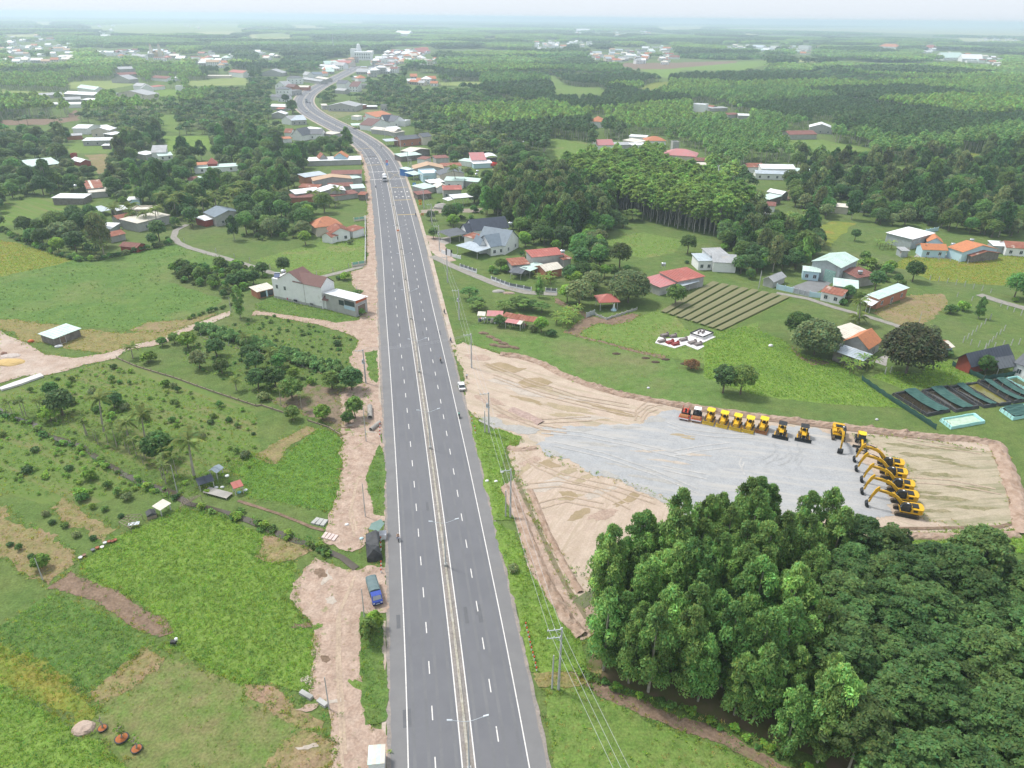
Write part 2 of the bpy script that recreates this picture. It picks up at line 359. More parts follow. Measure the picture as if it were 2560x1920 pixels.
for cpx in(E2(160,62),E2(230,182),E1(1380,1390),E1(1290,1280)):
 s,o=road_off(G(cpx));strip(mb,-HW+.6,-1.1,s-.5,s+.5,.078,1)
sA=road_off(G(E2(500,380)))[0];sB=road_off(G(E2(480,265)))[0]
for k in range(2):
 n=24
 for i in range(n):
  f0,f1=i/n,(i+1)/n
  a,_=road(sA+(sB-sA)*f0,1.2+(HW-2.2)*(f0 if k else 1-f0));b,_=road(sA+(sB-sA)*f1,1.2+(HW-2.2)*(f1 if k else 1-f1))
  d=(b-a).normalized()*.12;nn=Vector((-d.y,d.x,0));z=Vector((0,0,.079+.001*k))
  mb.add([a+nn+z,a-nn+z,b-nn+z,b+nn+z],[(0,1,2,3)])
mb.build('road_marking',m_yellow);tag(bpy.context.scene.objects['road_marking.001'],'yellow rumble bars and box cross on the road','road marking',None,'structure')
mb=MB()
for sc in(sA,sB):
 o=-HW+.6
 while o<HW-.6:
  if abs(o)>1:strip(mb,o,o+.45,sc-.8,sc+.8,.083,1.6)
  o+=.9
for cpx in(E2(590,545),E2(600,622),E2(180,95),E2(200,145)):
 s,o=road_off(G(cpx));sg=1 if o>0 else-1
 for q in(2.6,6.1,9.2):strip(mb,sg*q-.45,sg*q+.45,s-.9,s+.9,.083,1)
tag(mb.build('road_marking',m_white),'white toothed crossing lines and speed lozenges','road marking',None,'structure')
m_med=mat('median_concrete',(.38,.36,.32),(.28,.26,.22),.9,.8,8,.03,3,col3=(.24,.2,.16),s3=.5,fine=0.25)
m_medtop=mat('median_soil',(.36,.345,.30),(.27,.24,.19),.95,.6,8,.05,2,col3=(.36,.35,.27),s3=.25,fine=0.3)
mb=MB();n=int(SMAX/3);pr=None
for i in range(n+1):
 s=SMAX*i/n;c=[road(s,o)[0]for o in(-.22,-.19,-.1,.1,.19,.22)]
 cur=[(p.x,p.y,z)for p,z in zip(c,(.05,.2,.2,.2,.2,.05))]
 if pr:
  for j in range(5):mb.add([pr[j],pr[j+1],cur[j+1],cur[j]],[(0,1,2,3)],1 if j==2 else 0)
 pr=cur
tag(mb.build('median_kerb',[m_med,m_medtop]),'narrow concrete median strip with dry soil','median',None,'structure')
m_gutter=mat('gutter_concrete',(.43,.37,.31),(.34,.28,.225),.9,.5,8,.03,3,col3=(.37,.28,.21),s3=.15,fine=0.12)
sL0=road_s(G(D2(1630,1010)));sR0=road_s(G((1135,870)))
for o0,o1,s0 in((-HW-1.7,-HW-.05,sL0),(HW+.05,HW+1.5,sR0)):
 mb=MB();strip(mb,o0,o1,s0,SMAX,.09,3,0,.15)
 if o0<0:strip(mb,-HW-.9,-HW-.05,0,road_s(G(D6(610,800))),.05,2,0,.3)
 tag(mb.build('gutter_kerb',m_gutter),'pale concrete gutter along the road edge','kerb',None,'structure')
sheet('grass_field',D5([(490,400),(700,260),(1100,80),(1280,100),(1500,190),(1620,240),(1560,330),(1640,400),(1800,400),(1780,560),(1760,620),(1860,760),(1930,850),(1910,1080),(1910,1160),(1840,1210),(1640,1130),(1500,1160),(1300,1080),(1100,970),(960,930),(1050,850),(860,660),(480,470)]),1,m_gr_bright)
sheet('grass_field',D5([(-200,920),(330,595),(700,750),(960,900),(520,1210),(300,1090),(-100,920)]),2,m_gr_dark)
sheet('grass_field',D5([(-60,860),(330,1080),(600,1290),(480,1420),(200,1260),(-60,1100)]),3,m_gr_yel,1.2)
sheet('grass_field',D5([(-60,1120),(200,1260),(330,1340),(640,1530),(800,1690),(-60,1690)]),4,m_gr_bright)
sheet('mown_field',D5([(600,1290),(700,1180),(1040,980),(1300,1080),(1500,1160),(1900,1400),(2040,1500),(2040,1690),(800,1690),(560,1450)]),3,mat('grass_mown',(0.110,0.168,0.042),(0.171,0.165,0.072),.95,.3,8,.2,1.2,col3=(0.182,0.150,0.084),s3=.07,thr3=(.54,.66),spec=.1,fine=0.3))
sheet('dry_field',D5([(520,1200),(900,925),(1050,990),(980,1060),(700,1230),(620,1300)]),5,m_dry,.8)
sheet('dry_field',D5([(1500,1170),(1700,1180),(1990,1370),(1960,1420),(1850,1400),(1680,1330),(1490,1230)]),5,m_dry,.6)
sheet('dry_field',D5([(1640,1690),(1720,1500),(1880,1420),(2030,1480),(2030,1690)]),5,m_dry,.7)
sheet('dry_field',D5([(1550,370),(1630,250),(1790,270),(1900,330),(1800,390),(1660,415)]),5,m_dry,.5)
sheet('dry_field',D5([(-40,50),(60,80),(200,210),(460,350),(470,410),(330,540),(180,500),(-40,330)]),2,m_dry,1.2)
sheet('dry_field',D5([(290,80),(400,20),(720,200),(640,270),(480,200)]),3,m_dry,1.)
sheet('bare_soil',D5([(300,545),(450,465),(560,515),(750,600),(1010,760),(1030,840),(950,865),(750,760),(520,640)]),6,m_soil,.5)
sheet('grass_field',D2([(740,1380),(1080,1080),(1230,1110),(1310,1210),(1290,1400),(1275,1659),(1180,1800),(470,1659),(440,1500),(260,1400),(500,1280)]),1,mat('grass_vivid',(0.094,0.180,0.036),(0.120,0.205,0.048),.95,.5,8,.3,1.1,col3=(0.144,0.200,0.060),s3=.07,spec=.1,fine=0.25))
sheet('dry_field',D2([(530,1310),(980,1060),(1080,1080),(870,1220),(740,1370),(680,1385)]),5,m_dry,.5)
sheet('orchard_soil',D2([(980,680),(1300,740),(1420,690),(1500,690),(1500,1150),(1240,1110),(1000,960),(820,900),(560,780),(700,830),(900,780)]),2,mat('orchard_soil',(.165,.125,.085),(.21,.165,.12),.95,.5,8,.15,1.5,col3=(.12,.145,.045),s3=.2,thr3=(.5,.62),spec=.1,fine=0.28),.8)
sheet('dirt_verge',D6([(290,1700),(300,1330),(170,1210),(190,1020),(205,870),(110,750),(70,660),(90,590),(200,450),(290,480),(390,520),(440,515),(500,500),(612,505),(612,760),(520,760),(470,900),(470,1230),(510,1230),(510,1400),(590,1440),(600,1570),(560,1700)]),7,m_sandw,.5)
sheet('dirt_verge',D6([(250,345),(300,220),(325,100),(330,-10)])+D2([(1285,1450),(1330,1380),(1285,1290),(1310,1200),(1280,1150),(1300,1000),(1275,770),(1490,690),(1400,560),(1370,470),(1440,310),(1290,235),(950,150),(610,100),(510,100),(530,55),(700,80),(1150,130),(1440,140),(1490,60),(1490,0),(1590,0),(1610,600),(1640,1000),(1655,1300),(1662,1659)])+D6([(606,230),(560,240),(500,290),(490,380),(420,420),(350,400)]),8,m_sandw,.5)
sheet('dirt_verge',C5([(1000,1390),(960,1210),(880,1100),(865,1010),(960,990),(1000,955),(995,700),(1005,480),(985,250),(960,120),(925,60),(960,60),(1010,200),(1030,300),(1045,480),(1058,620),(1072,960),(1080,1390)]),9,m_sandw,.4)
for P in(D2([(1500,1500),(1560,1330),(1640,1200),(1660,1400),(1665,1659),(1540,1659)]),D2([(1500,420),(1600,400),(1610,560),(1580,690),(1520,640)]),D6([(470,760),(610,780),(610,1390),(500,1420),(470,1240)]),D6([(520,60),(600,0),(606,220),(540,200)]),E3([(70,680),(350,560),(700,670),(1100,750),(1500,860),(1520,890),(1200,930),(800,860),(400,800),(120,730)])):
 sheet('grass_strip',P,10,m_gr_dark,.5)
def blot(px,rx,ry,ang,lay,m,name='dirt_patch'):
 g=G(px);n=14;c,s=math.cos(ang),math.sin(ang);P=[]
 for k in range(n):t=2*math.pi*k/n;q=rb.uniform(.6,1.15);x,y=rx*q*math.cos(t),ry*q*math.sin(t);P.append(Vector((g.x+x*c-y*s,g.y+x*s+y*c,0)))
 sheet(name,P,lay,m,.45,.5,None,None,True)
rb=random.Random(11)
sheet('sandy_track',D1([(-20,225),(100,280),(290,380),(400,440),(650,470),(900,430),(1090,370),(1400,300),(1600,200),(1990,60),(1990,100),(1640,240),(1400,350),(1100,400),(1000,470),(880,500),(720,530),(500,600),(410,620),(200,620),(-20,690)]),8,m_sand,.4,clear=True)
sheet('straw_field',D1([(-20,130),(250,150),(420,170),(700,230),(1100,250),(1400,230),(1640,190),(1400,300),(1080,370),(880,430),(600,390),(400,340),(250,340),(100,260),(-20,210)]),4,m_straw,.8)
sheet('dry_field',D1([(1100,230),(1300,150),(1600,140),(1900,70),(1620,200),(1380,250)]),5,m_dry,.6)
sheet('meadow',C4([(-20,1120),(560,980),(800,970),(1350,860),(1800,960),(2100,1090),(1450,1050),(1330,1150),(1750,1290),(1700,1350),(1480,1420),(1000,1540),(620,1500),(-20,1450)]),1,mat('meadow',(0.079,0.148,0.036),(0.109,0.176,0.044),.95,.12,9,.45,.35,col3=(0.142,0.176,0.060),s3=.04,spec=.1,fine=0.3),clear=True)
sheet('meadow',C4([(-20,820),(150,850),(500,960),(560,985),(300,1050),(-20,1110)]),1,m_gr_yel,clear=True)
sheet('crop_field',C4([(-20,540),(330,480),(700,520),(760,560),(560,585),(330,615),(200,690),(-20,720)]),2,m_rows,clear=True)
sheet('yard_grass',C5([(100,920),(620,780),(980,640),(990,930),(640,1040),(300,980)]),1,m_gr_mid,clear=True)
_d=G(D1(2200,1170))-G(D1(600,560));m_orch=field_mat_anis('orchard_grass',(.125,.175,.048),(.10,.16,.04),(.19,.165,.085),math.atan2(_d.y,_d.x),.035,.3,.1)
sheet('orchard_grass',D1([(-40,790),(300,700),(560,600),(900,505),(1010,480),(1500,650),(2212,900),(2240,1300),(2000,1450),(1500,1480),(1000,1380),(500,1000),(-40,880)]),1,m_orch);sheet('orchard_grass',D1([(-40,950),(300,1120),(700,1300),(1150,1560),(1050,1659),(600,1780),(-40,1620)]),1,m_orch)
LOT=D3([(110,262),(180,235),(330,285),(480,335),(660,355),(830,415),(960,495),(1150,565),(1400,645),(1700,705)])+D4([(170,165),(500,215),(950,275),(1450,335),(1800,375),(2212,420)])+[(2477,1110),(2505,1180),(2540,1290),(2545,1312),(2510,1330),(2134,1335),(1700,1420),(1500,1560),(1440,1610)]+D6([(1700,720),(1620,560),(1500,300),(1420,100),(1380,0)])+D3([(620,1350),(530,1120),(545,1060),(640,1010),(590,1060),(470,960),(380,880),(250,800),(215,760),(205,660),(180,500)])
sheet('dirt_lot',LOT,3,m_lot,.5,clear=True)
sheet('dirt_lot',D3([(540,1070),(760,1080),(1100,1250),(1560,1380),(1900,1540),(1880,1700),(1450,2050),(1180,2150),(1000,2000),(760,1640),(620,1350)]),4,m_lot2,.4)
sheet('dirt_lot',D4([(1500,400),(1800,400),(2212,450),(2700,560),(2790,1060),(2500,1100),(2060,1050),(2000,900),(1950,700),(1900,600),(1700,480)]),4,m_lot3,.6)
sheet('dirt_lot',D6([(1270,40),(1370,-20),(1430,100),(1510,300),(1630,560),(1710,720),(1800,660),(1830,700),(1800,900),(1700,930),(1640,800),(1530,660),(1450,520),(1400,380),(1340,160)]),5,m_sandw,.5)
sheet('gravel_yard',D3([(760,1050),(950,920),(1300,900),(1550,890),(1640,850),(1790,780),(1900,800)])+D4([(260,300),(600,300),(1000,320),(1250,350),(1480,470),(1540,560),(1700,690),(1800,800),(1780,940),(1850,1040),(1520,1040)])+[(1950,1300),(1750,1300)]+D3([(1900,1530),(1800,1500),(1700,1430),(1560,1370),(1350,1320),(1100,1240),(900,1140)]),6,m_gravel,1.1,.5)
for P in(D3([(600,560),(700,520),(800,520),(910,570),(800,600),(660,600)]),D3([(770,1190),(860,1170),(960,1220),(840,1240)]),D3([(940,1420),(1010,1410),(1110,1460),(1040,1490),(980,1470)]),D3([(340,420),(480,390),(620,440),(700,440),(600,480),(420,460)])):
 sheet('wet_patch',P,7,mat('damp_soil',(.26,.205,.12),(.31,.24,.16),.9,.4,7,spec=.1,fine=0.1),.5)
m_damp=MATS['damp_soil'];m_pale=mat('pale_dust',(.42,.37,.32),(.36,.31,.26),.95,.5,8,spec=.1,fine=.15);m_pinkd=mat('pink_dirt',(.38,.29,.235),(.32,.235,.185),.95,.6,8,.2,1.4,spec=.1,fine=.2);m_olive=mat('olive_dirt',(.30,.25,.165),(.34,.275,.19),.95,.5,8,spec=.1,fine=.15);m_mixg=mat('dusty_gravel',(.345,.33,.305),(.3,.295,.285),.95,.4,8,spec=.1,fine=.15)
for x,y,rx,ry,an,m in((760,590,6,1.6,-.5,m_olive),(1000,760,9,1.5,-.4,m_olive),(1120,830,8,1.2,-.3,m_olive),(700,700,5,1,-.5,m_damp),(1300,760,7,1,-.4,m_damp),(1450,800,5,.9,-.2,m_damp),(500,560,6,2,-.5,m_pale),(700,640,7,1.6,-.4,m_pale),(1050,690,5,1,-.3,m_pale),(1200,840,6,1.3,0,m_pale),(420,700,5,2,-.6,m_pinkd),(560,830,5,1.4,-.4,m_pinkd),(300,360,4,2,-.3,m_pinkd),(420,880,4,2.4,-.6,m_mixg),(640,930,6,2.2,-.2,m_mixg),(800,1010,4,1.6,-.6,m_pale),(700,1180,4,1.2,.8,m_pinkd),(830,1190,3,1,.6,m_olive),(1000,1270,4,1,.6,m_olive),(1010,1450,3,1.2,.3,m_olive),(1150,1310,4,.9,.6,m_olive),(900,1350,5,1.4,.6,m_pale),(1250,1430,5,1.2,.6,m_pale),(1500,1480,4,1,.6,m_damp),(1300,1600,4,1.5,.5,m_pinkd),(1100,1600,3.5,1.2,.6,m_damp),(650,1250,3,1,1.2,m_olive)):blot(D3(x,y),rx,ry,an,5 if m is not m_mixg else 7,m)
for x,y,rx,ry,an,m in((900,930,4,1,-.3,m_mixg),(1250,1050,5,.8,-.2,m_mixg),(1650,1100,4,.7,-.1,m_pale),(2000,1130,4,.7,-.1,m_pale),(1500,1230,6,.6,-.3,m_mixg),(1900,980,3,.5,0,m_olive),(1960,1000,2,.5,-.2,m_olive),(1700,1330,6,.6,-.3,m_mixg),(1800,1180,5,.5,-.2,m_pale),(900,1120,3,1,-.6,m_mixg),(1350,1290,3,1,-.6,m_mixg),(1600,1400,4,1,-.6,m_mixg),(1780,1480,4,1.2,-.6,m_mixg),(1700,860,3,1.2,.2,m_mixg),(1450,910,4,.8,0,m_mixg),(1120,935,4,.8,.1,m_mixg)):blot(D3(x,y),rx,ry,an,7,m)
for x,y,rx,ry,an in((1950,480,5,1,-.2),(2080,560,6,1.2,-.2),(1900,640,4,.8,-.3),(2150,700,5,1,-.2),(2050,830,5,.8,-.1),(2200,880,5,1,-.1),(2300,620,5,.8,-.2),(2250,500,5,.8,-.2),(2400,800,5,.9,-.1),(2130,980,4,.6,-.1),(2450,950,5,.8,0)):blot(D4(x,y),rx,ry,an,5,mat('mossy_dirt',(.16,.16,.08),(.26,.22,.14),.95,.7,8,spec=.1,fine=.2),'mossy_patch')
for k in range(34):blot(D6(rb.uniform(110,480),rb.uniform(480,1600))if k<22 else D2(rb.uniform(1300,1560),rb.uniform(900,1640)),rb.uniform(.7,2),rb.uniform(.4,1),rb.uniform(0,3),8 if k<22 else 9,rb.choice((m_pinkd,m_pale,m_pinkd,m_gr_mid,m_soil)),'dirt_patch')
sheet('grass_strip',D3([(225,810),(260,830),(400,950),(460,920),(560,960),(640,980),(600,1050),(520,1060),(500,1180),(510,1340),(480,1400),(560,1640),(420,1640)])+D6([(1340,300),(1400,400),(1440,520),(1540,680),(1640,800),(1730,930),(1790,1100),(1640,1110),(1440,1110),(1390,880),(1320,600),(1250,300)]),9,m_gr_bright,.4)
sheet('straw_field',D6([(1440,1110),(1600,1120),(1843,1080),(1843,1130),(1700,1180),(1480,1210)]),8,m_straw,.6)
sheet('woodland_path',D7([(40,950),(160,1000),(450,1120),(700,1210),(900,1300),(1150,1411),(1250,1450),(1000,1411),(700,1290),(400,1170),(170,1060),(60,1000)]),6,m_soil,.5)
sheet('grass_field',D7([(-60,960),(60,990),(170,1060),(400,1175),(700,1290),(1010,1430),(-40,1460)]),2,m_gr_mid,.4)
sheet('grass_field',D4([(1830,1180),(2100,1130),(2900,1110),(2900,1300),(2300,1300)]),2,m_gr_bright,.5)
sheet('lawn',D3([(240,100),(500,120),(700,190),(1000,190),(1150,200),(1500,300),(1850,380),(1880,450),(2100,470),(2212,560),(2212,740),(1700,690),(1400,630),(1150,550),(960,480),(830,400),(660,345),(480,325),(330,275),(200,220)]),1,mat('lawn',(0.089,0.157,0.036),(0.121,0.180,0.054),.95,.25,8,.2,1,col3=(0.158,0.157,0.072),s3=.03,thr3=(.5,.7),spec=.1,fine=0.28),clear=True)
sheet('lawn',C6([(980,1180),(1100,1130),(1400,1080),(1560,1010),(1700,1170),(2000,1180),(2212,1120),(2212,1500),(1900,1420),(1650,1380),(1350,1310),(960,1215)]),1,m_gr_mid,clear=True)
sheet('lawn',C7([(0,1200),(300,1150),(560,1250),(640,1330),(900,1400),(1060,1500),(1300,1640),(1400,1720),(900,1690),(330,1620),(0,1500)]),1,m_gr_bright,clear=True)
sheet('lawn',C7([(1300,740),(1400,660),(1900,700),(2212,640),(2212,870),(1900,860),(1560,830),(1420,760)]),1,m_gr_yel,clear=True)
sheet('lawn',C7([(1170,1060),(1420,930),(1620,930),(1700,1000),(1560,1120),(1450,1160),(1330,1140)]),1,m_dry,1.,clear=True)
sheet('lawn',C7([(1560,1400),(1700,1380),(1890,1510),(1870,1540),(1400,1590),(1150,1500),(1260,1460),(1500,1480)]),1,m_gr_bright,clear=True)
sheet('lawn',C7([(770,470),(900,420),(1050,440),(950,520),(870,600)]),1,m_gr_yel,clear=True)
sheet('lawn',C6([(1100,560),(1400,500),(1700,560),(1620,640),(1400,680),(1250,640)]),1,m_gr_mid)
sheet('bare_soil',C6([(790,950),(1000,1050),(1040,1080),(1150,1100),(1330,1060),(1390,1075),(1300,1120),(1200,1140),(1100,1130),(980,1180),(960,1210),(1150,1260),(1350,1310),(1560,1355),(1540,1375),(1300,1315),(1000,1235),(855,1190),(1000,1090),(900,1030),(790,985)]),4,m_soil,.4,clear=True)
sheet('bare_soil',C7([(600,1290),(700,1370),(870,1390),(860,1420),(740,1420),(650,1370)]),4,m_soil,.4)
sheet('paved_yard',C7([(600,880),(760,820),(885,850),(800,905),(725,940)]),3,m_pave,.1,clear=True)
sheet('concrete_yard',E7([(200,330),(330,270),(420,250),(400,400)]),3,m_conc,.2)
sheet('concrete_yard',C7([(1450,670),(1520,610),(1620,640),(1760,660),(1850,690),(1600,680)]),3,m_conc,.2,clear=True)
sheet('concrete_yard',E2([(1110,1190),(1250,1170),(1260,1250),(1180,1280),(1100,1240)]),3,m_conc,.2,clear=True)
sheet('concrete_yard',E2([(930,1150),(1100,1180),(1180,1330),(1300,1500),(1200,1520),(1060,1460),(980,1380),(940,1260)]),2,m_sand,.6,clear=True)
sheet('gravel_yard',E2([(820,800),(1000,790),(1300,790),(1690,770),(1690,830),(1300,840),(900,850),(840,870)]),3,mat('gravel_drive',(.3,.26,.22),(.25,.21,.17),.95,.4,7,spec=.1),.5,clear=True)
sheet('bare_plot',E1([(700,740),(1440,725),(1680,740),(1500,790),(1120,800),(900,870),(760,810)]),3,mat('plot',(.2,.19,.1),(.13,.17,.06),.95,.15,6,spec=.1),.3,clear=True)
ribbon('lane',C4([(1480,700),(1390,745),(1372,800),(1410,845),(1500,885),(1800,972),(2150,1083)])+E3([(370,240),(560,300),(800,330),(1020,292),(1300,222),(1640,132)]),2.8,8,m_lane,'narrow concrete lane winding left from the highway','lane')
ribbon('lane',E2([(990,1440),(1100,1490)])+C6([(90,735),(200,782),(420,872),(600,917),(810,928)]),3.6,8,m_lane,'narrow concrete lane leaving the highway past fenced gardens','lane')
ribbon('lane',C7([(500,920),(720,960),(900,1020),(1120,1080),(1330,1145),(1420,1200)]),2.6,8,m_lane,'concrete lane past the orange brick house','lane')
ribbon('lane',C7([(1900,930),(2050,980),(2230,1030)]),4,8,m_lane,'lane at the edge of the field','lane')
ribbon('footpath',D5([(1450,30),(1700,110),(1900,190),(1980,212)]),.7,9,m_soil,'thin earth footpath above the stream','footpath',clear=False)
ribbon('lane',C7([(570,280),(585,240),(610,200)]),3,8,m_soil,'earth lane between trees behind the plantation','lane')
ribbon('canal',D1([(-30,910),(130,990),(290,1040),(380,1120),(560,1190),(720,1240),(830,1330),(1000,1430),(1200,1540),(1400,1600),(1500,1640)])+D5([(1160,50),(1270,70),(1440,120),(1600,195),(1800,270),(2000,340)])+D6([(350,450),(440,512)]),1.4,11,m_water,'muddy canal between the orchard rows','canal',.7,False)
ribbon('ditch',D6([(1360,0),(1390,60),(1440,180),(1540,400),(1640,600),(1700,690),(1760,800)]),.8,11,mat('wet_ditch',(.2,.16,.1),(.15,.13,.07),.4,.5,5),'narrow ditch beside the dirt lot','ditch',.3,False)
ribbon('ditch',D6([(1720,720),(1780,680),(1850,650)]),2.5,11,mat('green_water',(.13,.14,.06),(.1,.11,.05),.15,.3,3,spec=.5),'greenish ditch water beside the acacia trees','ditch',.3,False)
for cr_,pts,m in((C1,[(430,530),(560,518),(850,518),(860,545),(700,575),(450,570)],m_paddy),(C1,[(1190,525),(1590,490),(1590,545),(1230,555)],m_paddy),(C1,[(1050,885),(1340,870),(1380,965),(1080,970)],m_gr_bright),(C1,[(380,930),(560,920),(700,950),(720,985),(420,985)],m_gr_mid),(C1,[(-20,775),(430,757),(470,708),(500,708),(505,775),(280,802),(-20,806)],m_soil),(C1,[(-20,560),(40,580),(430,597),(430,618),(-20,618)],m_paddy),(C1,[(1010,740),(1130,740),(1150,850),(1050,840)],m_gr_mid),(C1,[(500,172),(860,148),(1580,150),(1580,205),(900,218),(600,190)],m_paddy),(C1,[(40,220),(260,218),(260,237),(60,238)],m_paddy2),(C1,[(180,140),(380,135),(360,158),(220,160)],m_paddy2),(C1,[(1260,205),(1500,200),(1500,220),(1300,222)],m_paddy2),(C1,[(1580,222),(1900,226),(1880,250),(1600,248)],m_paddy2),(C1,[(1830,150),(2100,168),(2080,182),(1840,175)],m_paddy2),(C1,[(1000,575),(1140,575),(1140,610),(1010,620)],m_gr_bright),(C3,[(250,305),(440,325),(700,300),(990,290),(1020,305),(860,335),(580,335),(500,372),(440,348)],m_gr_bright),(C3,[(250,300),(500,300),(840,290),(840,300),(500,330),(300,330)],m_soil),(C3,[(440,395),(520,388),(520,412),(420,430),(360,420)],m_gr_yel),(C3,[(-30,420),(40,415),(240,430),(200,450),(-30,450)],m_gr_mid),(C3,[(750,135),(1020,142),(1450,152),(1660,160),(2250,172),(2250,128),(1700,118),(1640,130),(1100,132)],m_paddy2),(C3,[(440,128),(700,120),(705,138),(480,142)],m_paddy2),(C3,[(820,155),(950,160),(940,168),(830,166)],m_paddy2),(C3,[(1080,655),(1250,668),(1490,710),(1480,755),(1300,725),(1090,695)],m_gr_mid),(C3,[(1880,720),(2030,740),(1990,765),(1880,765)],m_gr_yel),(C3,[(-60,655),(130,680),(145,745),(60,770),(-60,760)],m_gr_mid),(C3,[(1560,790),(1700,800),(1680,815),(1560,815)],m_gr_mid),(C3,[(1080,280),(1260,282),(1250,296),(1090,294)],m_paddy2),(C3,[(1900,180),(2212,190),(2212,200),(1900,196)],m_paddy2),(C3,[(1200,118),(1700,112),(1700,118),(1300,124)],m_paddy2),(C2,[(1870,490),(1910,485),(1980,545),(2060,560),(2212,560),(2212,605),(1960,605),(1900,550)],m_gr_mid),(C2,[(1170,528),(1450,525),(1450,552),(1200,550)],m_paddy),(C2,[(250,165),(440,170),(430,182),(250,180)],m_paddy2),(C2,[(450,135),(720,140),(700,152),(470,150)],m_paddy2),(C2,[(0,220),(180,215),(240,240),(0,245)],m_paddy),(C2,[(1430,245),(1560,245),(1550,258),(1440,258)],m_paddy2),(C2,[(900,120),(1300,118),(1700,128),(1700,136),(1200,132)],m_paddy2),(C4,[(1280,0),(1660,0),(1680,90),(1480,110),(1300,40)],m_gr_bright),(C4,[(680,150),(850,140),(900,250),(780,300)],m_dry)):
 sheet('far_field',cr_(pts),2,m,.5,clear=True)
m_rut=mat('tyre_rut',(.285,.29,.295),(.31,.31,.31),.95,.5,6,fine=.2);m_rutd=mat('dirt_rut',(.345,.265,.20),(.37,.29,.22),.95,.5,6,fine=.2);m_rutp=mat('pale_rut',(.375,.37,.36),(.37,.36,.35),.95,.5,6,fine=.15)
TR=[(E5,[(1820,900),(1860,1000),(1800,1100),(1650,1180)],m_rut),(E5,[(2050,950),(2080,1060),(2000,1150),(1850,1200)],m_rut),(E5,[(2200,900),(2260,1050),(2180,1200)],m_rut),(E5,[(60,560),(400,680),(900,740),(1500,760)],m_rutp),(E5,[(0,1270),(300,1340),(700,1420)],m_rutp),(E5,[(100,1050),(600,960),(1100,900)],m_rutp),(E5,[(1300,1150),(1260,1250),(1320,1350)],m_rutp),(D3,[(800,960),(1100,980),(1500,1060),(2000,1180)],m_rutp),(D3,[(900,1060),(1300,1150),(1700,1290),(2050,1440)],m_rutp),(D3,[(450,780),(620,860),(800,930),(1000,960)],m_rutd),(D3,[(300,640),(420,760),(600,840),(820,880),(1200,860)],m_rutd),(D3,[(350,420),(700,560),(1100,690),(1500,760)],m_rutd),(D3,[(420,520),(800,660),(1200,760),(1560,830)],m_rutd),(D3,[(1540,860),(1560,800),(1640,740),(1760,740)],m_rutd),(D3,[(1590,870),(1640,800),(1720,770)],m_rutd),(D3,[(620,1120),(760,1230),(1000,1330),(1400,1420),(1700,1520)],m_rutd),(D3,[(700,1400),(950,1380),(1250,1440),(1500,1560)],m_rutd),(D3,[(760,1560),(1000,1500),(1300,1560)],m_rutd),(D4,[(1850,430),(2050,470),(2500,540)],m_rutd),(D4,[(2000,760),(2300,780),(2650,850)],m_rutd),(D6,[(420,600),(330,800),(330,1100),(360,1659)],m_rutd),(D6,[(440,20),(400,200),(430,330)],m_rutd)]
for cr_,pts,m in TR:
 for off in(0,1.9):
  q=[G(p)+Vector((0,off,0))for p in cr_(pts)];ribbon('tyre_track',[PX(v)for v in q],.42,9,m,None,None,.12,False,1.2)
RM={'mint':mat('roof_mint',(.52,.66,.60),tuple(v*.8 for v in(.52,.66,.60)),.5,.35,6,col3=(.40,.34,.29),s3=.22,thr3=(.60,.78),fine=.1),'white':mat('roof_white',(.76,.78,.80),tuple(v*.8 for v in(.76,.78,.80)),.5,.35,6,col3=(.40,.34,.29),s3=.22,thr3=(.60,.78),fine=.1),'grey':mat('roof_grey',(.36,.37,.38),tuple(v*.8 for v in(.36,.37,.38)),.6,.35,6,col3=(.40,.34,.29),s3=.22,thr3=(.60,.78),fine=.1),'cream':mat('roof_cream',(.62,.58,.50),tuple(v*.8 for v in(.62,.58,.50)),.6,.35,6,col3=(.40,.34,.29),s3=.22,thr3=(.60,.78),fine=.1),'rust':mat('roof_rust',(.22,.075,.05),(.30,.13,.085),.85,.5,6,col3=(.42,.33,.28),s3=.3,thr3=(.58,.66)),'maroon':mat('roof_maroon',(.17,.07,.06),(.22,.10,.08),.8,.6,6),'red':mat('roof_red',(.36,.10,.08),(.31,.11,.09),.6,.6,6,col3=(.5,.2,.16),s3=.2,thr3=(.55,.7)),'pink':mat('roof_pink',(.46,.17,.17),(.4,.2,.2),.6,.5,6),'orange':mat('roof_orange_tile',(.46,.19,.10),(.39,.16,.09),.8,.8,7,col3=(.3,.13,.08),s3=.4,thr3=(.55,.68),bump=.03,bscale=4),'tile':mat('roof_old_tile',(.50,.20,.09),(.40,.16,.08),.85,1.2,7,col3=(.22,.1,.06),s3=.8,thr3=(.6,.68),bump=.04,bscale=4),'navy':flat('roof_navy',(.052,.062,.085),.55,var=.15,sc=.5),'slate':flat('roof_slate',(.15,.19,.23),.6,var=.15,sc=.8),'dark':flat('roof_dark',(.11,.12,.135),.6,var=.15,sc=.6),'brown':mat('roof_brown',(.17,.095,.085),(.145,.08,.07),.8,1.5,6),'tan':mat('roof_tan',(.46,.31,.19),(.4,.28,.2),.75,.5,6),'steel':mat('roof_steel',(.44,.50,.55),tuple(v*.8 for v in(.44,.50,.55)),.4,.35,6,col3=(.40,.34,.29),s3=.22,thr3=(.60,.78),fine=.1),'blue':flat('roof_blue',(.15,.33,.60),.5,var=.1)}
